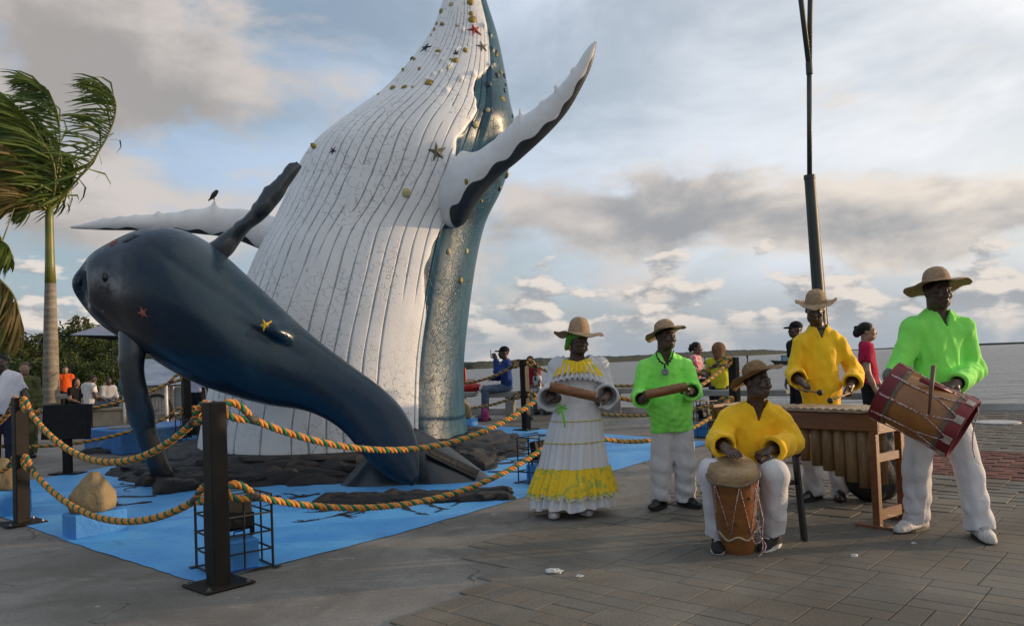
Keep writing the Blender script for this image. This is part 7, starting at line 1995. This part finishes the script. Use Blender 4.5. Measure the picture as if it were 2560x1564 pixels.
def bass_drum():
    D = 5.36; c = P(2308, 1022, D); e = P(2394, 1066, D - .125) - P(2224, 980, D + .125); ax = unit(e); root = empty('bass_drum', c, 'slung wooden bass drum with red hoops and white cord lacing', 'drum')
    r = .202; L = .515; x = unit(np.cross(npv(0, 1, 0), ax)); y = np.cross(ax, x); A = [x, y, ax]
    M_DW2 = pm('bass_wood', (0.33, 0.140, 0.030), (0.23, 0.085, 0.020), 3, .38, .15, 40, .5, coat=.3, stretch=(1, 1, 1), dist=1.0)
    m = MB(); m.lathe((0, 0, 0), [(r, -L / 2 + .03), (r * 1.012, 0), (r, L / 2 - .03)], 48, ax=A); m.build('shell', M_DW2, root, True, angle=50)
    M_HOOP = pm('hoop_red', (0.20, 0.018, 0.022), (0.12, 0.012, 0.016), 6, .45, .2, 30, .4)
    for sg in (-1, 1):
        m = MB(); z0 = sg * (L / 2 - .065); z1 = sg * (L / 2 + .015); m.lathe((0, 0, 0), [(r + .004, z0), (r + .016, z0), (r + .016, z1), (r + .002, z1)], 48, ax=A, closed=True); o = m.build('hoop', M_HOOP, root, True, angle=30); fix_normals(o)
        m = MB(); z2 = sg * (L / 2 - .095); m.lathe((0, 0, 0), [(r + .003, z2), (r + .010, z2), (r + .010, z0), (r + .003, z0)], 48, ax=A, closed=True); o = m.build('hide_band', pm('hide_grey', (.16, .12, .075), (.10, .075, .05), 14, .7, .5, 50), root, True, angle=30); fix_normals(o)
        m = MB(); m.lathe((0, 0, 0), [(r + .002, sg * L / 2 - sg * .012), (.001, sg * L / 2 - sg * .012)], 48, ax=A); o = m.build('skin_head', pm('bass_skin', (.38, .32, .24), (.28, .22, .16), 5, .6), root, True); fix_normals(o)
    K = lambda a, z, e_=.02: x * (r + e_) * math.cos(a) + y * (r + e_) * math.sin(a) + ax * z
    n = 9
    for k in range(n):
        a0 = 2 * math.pi * k / n + .2; a1 = a0 + math.pi / n
        for q in ([K(a0, -L / 2, .02), K(a0, -L * .2, .008), K(a0, L * .08, .006)], [K(a0 + .03, -L / 2, .02), K(a0 + .03, -L * .2, .008), K(a0 + .01, L * .08, .006)], [K(a0, L * .08, .006), K((a0 + a1) / 2, L * .3, .012), K(a1, L / 2, .021)], [K(a0, L * .08, .006), K(a0 - (a1 - a0) / 2, L * .3, .012), K(a0 - (a1 - a0), L / 2, .021)]):
            m = MB(); m.tube(q, .0042, 6); m.build('lacing', M_CORD, root, True)
        m = MB(); m.box(K(a1, L / 2 - .02, .019), (.05, .05, .008), ax=[unit(np.cross(ax, K(a1, 0))), ax, unit(K(a1, 0))]); m.build('hide_patch', pm('patch_pale', (.42, .36, .28), (.3, .25, .19), 20, .7), root)
    q = lambda px, py, dd=0.: P(px, py, D - .12 + dd)
    cord([q(2434, 1003, .1), q(2445, 1015), q(2446, 1035), q(2438, 1055), q(2433, 1080), q(2431, 1105), q(2432, 1125), q(2437, 1143)], root, c, .004)
    # handle stick lying along the shell
    m = MB(); a = P(2301, 948, D - .14) - c; b = P(2385, 986, D - .16) - c; m.tube([a, b], .016, 10); m.build('side_stick', M_HOOP, root, True)
bass_drum()
st = P(2332, 958, 5.10); b = MB(); b.tube([P(2334, 915, 5.13) - st, P(2329, 965, 5.09) - st, P(2322, 1036, 5.07) - st], [.015, .013, .007], 10)
prop(b.build('drum_stick', pm('stick_dark', (.11, .065, .045), (.07, .04, .03), 8, .6), None, True, loc=st), 'dark wooden stick held upright on the bass drum', 'drum stick')
st = P(2234, 972, 5.5); root = empty('drum_beater', st, 'padded grey green beater at the left head of the bass drum', 'beater')
b = MB(); b.raw(*sph(P(2222, 940, 5.5) - st, (.042, .045, .058), 12, 9)); b.build('beater_head', pm('beater_pad', (.16, .20, .13), (.11, .14, .09), 20, .9), root, True)
b = MB(); b.tube([P(2224, 948, 5.5) - st, P(2240, 1000, 5.52) - st], .010, 8); b.build('handle', MATS['stick_dark'], root, True)

# ---- chair and bag ---------------------------------------------------------
M_PLAS = pm('plastic_black', (.014, .014, .015), (.02, .02, .021), 10, .4, .15, 60)
def chair():
    c = npv(P(1890, 1300, 5.93)[0], 5.93, 0); root = empty('plastic_chair', c, 'black plastic chair under the seated drummer', 'chair'); rz = R_(8); X = npv(math.cos(rz), math.sin(rz), 0); Y = npv(-math.sin(rz), math.cos(rz), 0); Z = npv(0, 0, 1)
    q = lambda a, b, z: X * a + Y * b + Z * z
    m = MB(); m.box(q(0, 0, .425), (.46, .44, .03), bev=.012, ax=[X, Y, Z]); m.build('seat', M_PLAS, root)
    for a in (-1, 1):
        m = MB(); m.bar(q(a * .25, -.25, .0), q(a * .235, -.2, .63), .07, .028, up=X, bev=.008); m.build('leg', M_PLAS, root)
        m = MB(); m.bar(q(a * .26, .30, .0), q(a * .23, .20, .44), .06, .028, up=X, bev=.008); m.build('leg', M_PLAS, root)
        m = MB(); m.tube([q(a * .235, -.24, .635), q(a * .26, -.05, .645), q(a * .25, .18, .66), q(a * .22, .25, .72)], [.024, .028, .026, .02], 10); m.build('armrest', M_PLAS, root, True)
        m = MB(); m.bar(q(a * .21, .21, .42), q(a * .20, .30, .84), .05, .025, up=X, bev=.006); m.build('back_post', M_PLAS, root)
    for k in range(5): m = MB(); m.bar(q(-.16 + .08 * k, .22, .44), q(-.16 + .08 * k, .295, .82), .04, .012, up=X); m.build('back_slat', M_PLAS, root)
    m = MB(); m.bar(q(-.22, .30, .84), q(.22, .30, .84), .03, .06, bev=.008); m.build('top_rail', M_PLAS, root)
chair()
bp = ground(2192, 1262); v = Vol((-.36, -.3, -.02), (.4, .3, .75), .014)
v.add(*ell((0, 0, .24), (.25, .2, .24)), .05); v.add(*cap((.06, .02, .3), (.14, .05, .56), .17, .09), .1); v.warp(folds(77, .012, .08, .2, 1, 6)); v.cut(lambda X, Y, Z: -Z + .002 + 0 * X + 0 * Y); V_, F_ = v.mesh()
o = mesh_obj('drum_bag', V_, F_, pm('bag_black', (.009, .009, .010), (.016, .015, .016), 8, .7, .4, 40), None, loc=bp + npv(.05, .15, .008)); prop(o, 'soft black bag standing on the paving behind the marimba', 'bag')

# ================================================================== bystanders
def local_j(base, face, sc, T, dz=0.0):
    R = rot(face); return {k: np.asarray(base) + R @ (npv(*v) * sc) + npv(0, 0, dz) for k, v in T.items()}
STAND = dict(head=(0, -.01, 1.63), neck=(0, .012, 1.475), shA=(-.165, .01, 1.405), shB=(.165, .01, 1.405), elA=(-.22, .03, 1.13), elB=(.22, .03, 1.13), wrA=(-.225, -.06, .89), wrB=(.225, -.06, .89), hipA=(-.09, 0, .93), hipB=(.09, 0, .93),
             knA=(-.10, -.02, .50), knB=(.10, -.02, .50), anA=(-.10, .02, .10), anB=(.10, .02, .10), toeA=(-.13, -.2, 0), toeB=(.13, -.2, 0))
SIT = dict(head=(0, -.03, 1.22), neck=(0, .01, 1.065), shA=(-.165, .01, 1.0), shB=(.165, .01, 1.0), elA=(-.22, -.04, .74), elB=(.22, -.04, .74), wrA=(-.12, -.27, .66), wrB=(.12, -.27, .66), hipA=(-.09, 0, .53), hipB=(.09, 0, .53),
           knA=(-.13, -.42, .53), knB=(.13, -.42, .53), anA=(-.13, -.44, .10), anB=(.13, -.44, .10), toeA=(-.15, -.66, 0), toeB=(.15, -.66, 0))
def cloth(name, c, c2=None): return pm('cloth_' + name, c, c2, 5, .85, .2, 200, .2)
M_JEANS = pm('jeans', (.045, .075, .13), (.10, .13, .18), 4, .85, .2, 200, .2); M_DARK = cloth('dark', (.012, .012, .014)); M_NAVY = cloth('navy', (.02, .025, .05))
def bystander(label, px, py_feet_d, face, pose, top_py=None, h=None, dz=0.0, shirt=None, trousers=None, **kw):
    d = py_feet_d; b = npv(P(px, 950, d)[0], d, gz(d)); T = dict(pose); T.update(kw.pop('T', {}))
    full = 1.75 if 'z' not in kw else kw.pop('z')
    if h is None: h = P(px, top_py, d)[2] - b[2]
    std = T['head'][2] + .12; sc = (h - dz) / std
    J = local_j(b, face, sc, T, dz); J['toeA'][2] = J['toeB'][2] = b[2]
    if dz: J['anA'][2] -= dz; J['anB'][2] -= dz
    kw.setdefault('s', sc); kw.setdefault('hs', sc)
    return person(label, b, J, face=face, shirt=dict(dict(r=(.068, .06, .056, .052), amp=.007, hem=.02), **shirt), trousers=dict(dict(mat=M_DARK, amp=.008, r=(.088, .07, .062)), **(trousers or {})), vox=.016, fine=False, group='bystanders on the plaza', **kw), J
SH = dict(up=M_BLKSHOE, sole=M_SOLEB)
_, Jb = bystander('man in royal blue shirt and black cap sitting with phone to face', 1266, 15.15, -84, SIT, top_py=866, dz=.07, shirt=dict(mat=cloth('royal', (.018, .045, .19), (.014, .034, .14))), trousers=dict(mat=M_JEANS), shoes=SH, hair='cap', hmat=M_DARK, seed=61, look=(0, 0, 0),
          T=dict(elB=(.20, -.20, .86), wrB=(.06, -.19, 1.12), elA=(-.18, -.14, .74), wrA=(.02, -.28, .74)), hands={'B': dict(d=(-.5, .1, .9), n=(-.2, .9, 0), curl=.9)})
q = Jb['wrB'] + npv(-.10, .03, .09); b = MB(); b.box((0, 0, 0), (.012, .075, .15), bev=.004); prop(b.build('mobile_phone', M_LAMPB, None, loc=q), 'dark phone held to the face of the man in blue', 'phone')
bystander('person in dark red shirt seated behind the slim black post', 1327, 15.45, 150, SIT, top_py=890, shirt=dict(mat=cloth('crimson', (.22, .015, .025), (.16, .012, .02)), sleeve='short'), trousers=dict(mat=M_JEANS), shoes=SH, hair='short', seed=62, T=dict(elA=(-.2, .05, .72), wrA=(-.2, -.2, .70)))
bystander('small child in white seated in front of the red shirt', 1343, 15.0, -60, SIT, top_py=923, dz=.30, shirt=dict(mat=cloth('white', (.62, .62, .63)), sleeve='short'), trousers=dict(mat=M_JEANS), shoes=SH, hair='short', seed=63, skin=M_SKIN2)
bystander('woman in pink and red patterned top seated facing right', 1742, 14.6, 62, SIT, top_py=855, dz=.10, shirt=dict(mat=pm('cloth_pink', (.42, .10, .12), (.60, .32, .33), 14, .85, ramp=(.45, .55)), sleeve='short'), trousers=dict(mat=M_DARK), shoes=SH, hair='bun', seed=64, skin=M_SKIN2, female=True)
bystander('woman with frizzy light brown hair and yellow top seated back to camera', 1800, 13.45, 168, SIT, top_py=860, dz=.11, shirt=dict(mat=cloth('lemon', (.55, .50, .03), (.45, .4, .02)), sleeve='short'), trousers=dict(mat=M_NAVY), shoes=SH, hair='afro', hmat=pm('hair_blond', (.26, .14, .065), (.15, .075, .035), 30, .7, 1., 120, .3), seed=65, skin=M_SKIN2, female=True, T=dict(elA=(-.26, -.05, .78), wrA=(-.40, -.25, .82)))
bystander('man in black cap and dark clothes behind the marimba player', 1996, 11.0, -82, STAND, top_py=804, shirt=dict(mat=M_DARK, sleeve='short'), trousers=dict(mat=M_DARK), shoes=SH, hair='cap', hmat=M_DARK, seed=66)
bystander('woman in crimson T-shirt and black trousers standing between the musicians', 2172, 9.3, 68, STAND, top_py=806, shirt=dict(mat=cloth('raspberry', (.42, .012, .060), (.34, .010, .045)), sleeve='short', hem=-.02, loose=1.0), trousers=dict(mat=M_DARK, r=(.10, .075, .06)), shoes=SH, hair='bun', seed=67, skin=M_SKIN3, female=True, T=dict(elB=(.19, -.02, 1.12), wrB=(.19, -.16, .90)), w=1.05)
bystander('stout man in white polo shirt and dark jeans at the left edge', 4, 10.35, 14, STAND, top_py=886, shirt=dict(mat=cloth('polo', (.66, .66, .70), (.58, .58, .62)), sleeve='short', belly=.05, loose=1.12, notch=(.09, .03)), trousers=dict(mat=M_NAVY), shoes=SH, hair='short', seed=68, w=1.18, T=dict(shA=(-.19, .01, 1.40), shB=(.19, .01, 1.40), elB=(.30, .02, 1.12), wrB=(.33, -.04, .90)), fat=1.15)
M_CAMO = pm('camouflage', (.085, .085, .025), (.035, .045, .015), 9, .85, ramp=(.47, .53), detail=2)
bystander('soldier in green camouflage uniform walking at left', 62, 12.2, 28, STAND, top_py=905, shirt=dict(mat=M_CAMO), trousers=dict(mat=M_CAMO, r=(.10, .085, .07)), shoes=SH, hair='short', hmat=pm('hair_brown', (.09, .055, .03), rough=.7), seed=69, skin=M_SKIN3)
bystander('distant man in bright orange T-shirt before the mangroves', 164, 19.3, 30, STAND, top_py=914, shirt=dict(mat=cloth('orange', (.72, .10, .015), (.62, .08, .012)), sleeve='short'), trousers=dict(mat=M_DARK), shoes=SH, hair='short', seed=70, skin=M_SKIN3)
bystander('person with long black hair in black seated near the palm', 190, 17.6, 60, SIT, top_py=945, shirt=dict(mat=M_DARK, sleeve='short'), trousers=dict(mat=M_DARK), shoes=SH, hair='long', seed=71, skin=M_SKIN3, female=True)
bystander('man in white T-shirt seated with his back turned by the palm', 222, 16.6, 150, SIT, top_py=936, dz=.05, shirt=dict(mat=cloth('offwhite', (.64, .61, .58), (.55, .52, .5)), sleeve='short'), trousers=dict(mat=M_JEANS), shoes=SH, hair='short', seed=72, skin=M_SKIN2, T=dict(head=(0, -.10, 1.18)))
bystander('man in grey white shirt seated left of the calf\'s flipper', 270, 17.8, 50, SIT, top_py=942, dz=.05, shirt=dict(mat=cloth('greywhite', (.38, .38, .40), (.3, .3, .33)), sleeve='long'), trousers=dict(mat=M_JEANS), shoes=SH, hair='short', seed=73)
bystander('person in lilac white shirt half hidden between cart and whale', 492, 14.2, 160, STAND, h=1.62, shirt=dict(mat=cloth('lilac', (.50, .48, .56), (.42, .4, .48)), sleeve='short', hem=.05), trousers=dict(mat=M_DARK), shoes=SH, hair='short', seed=74)
# ---- their bags ---------------------------------------------------------
def soft(name, c, r, mat, label, seed, cat='bag', handle=True):
    v = Vol(-npv(*r) * 1.4, npv(*r) * 1.4, .016); v.add(*ell((0, 0, 0), r)); v.warp(folds(seed, .012, .06, .16, 1, 5)); v.cut(lambda X, Y, Z: -Z - r[2] * .8 + 0 * X + 0 * Y); V, F = v.mesh(); root = empty(name, c, label, cat)
    mesh_obj('bag_body', V, F, mat, root)
    if handle: m = MB(); m.tube([npv(-r[0] * .5, 0, r[2] * .7), npv(-r[0] * .3, 0, r[2] * 1.5), npv(r[0] * .3, 0, r[2] * 1.5), npv(r[0] * .5, 0, r[2] * .7)], .010, 6); m.build('strap', mat, root, True)
M_REDP = pm('red_nylon', (.50, .015, .012), (.38, .01, .01), 6, .4, .3, 30)
q = P(1178, 972, 15.5); soft('red_bag', (q[0], q[1], gz(15.5) + .54 + .085), (.22, .14, .10), M_REDP, 'shiny red bag lying on the bench left of the man in blue', 81)
b = MB(); b.box((0, 0, .24), (.05, .03, .48), bev=.01); q = P(1163, 965, 15.6); prop(b.build('red_banner', M_REDP, None, loc=(q[0], q[1], gz(15.6) + .54)), 'upright red strip against the whale\'s teal side', 'banner')
q = P(1212, 1022, 14.9); soft('pink_bag', (q[0], q[1], gz(14.9) + .125), (.065, .06, .15), pm('pink_nylon', (.30, .02, .15), rough=.6), 'magenta bag on the ground behind the seated man\'s shins', 82)
q = P(312, 975, 17.2); soft('teal_backpack', (q[0], q[1], gz(17.2) + .84), (.13, .10, .24), pm('teal_nylon', (.015, .12, .15), rough=.6), 'teal backpack beside the seated man near the calf\'s flipper', 83)
q = P(1214, 953, 15.2); b = MB(); b.lathe((0, 0, 0), [(.03, 0), (.032, .01), (.032, .10), (.026, .115), (.0, .115)], 12); prop(b.build('drink_can', pm('can_silver', (.5, .5, .52), rough=.3, metal=.7), None, True, loc=(q[0] - .1, q[1], gz(15.2) + .54)), 'silver drink can on the bench by the man in blue', 'can')
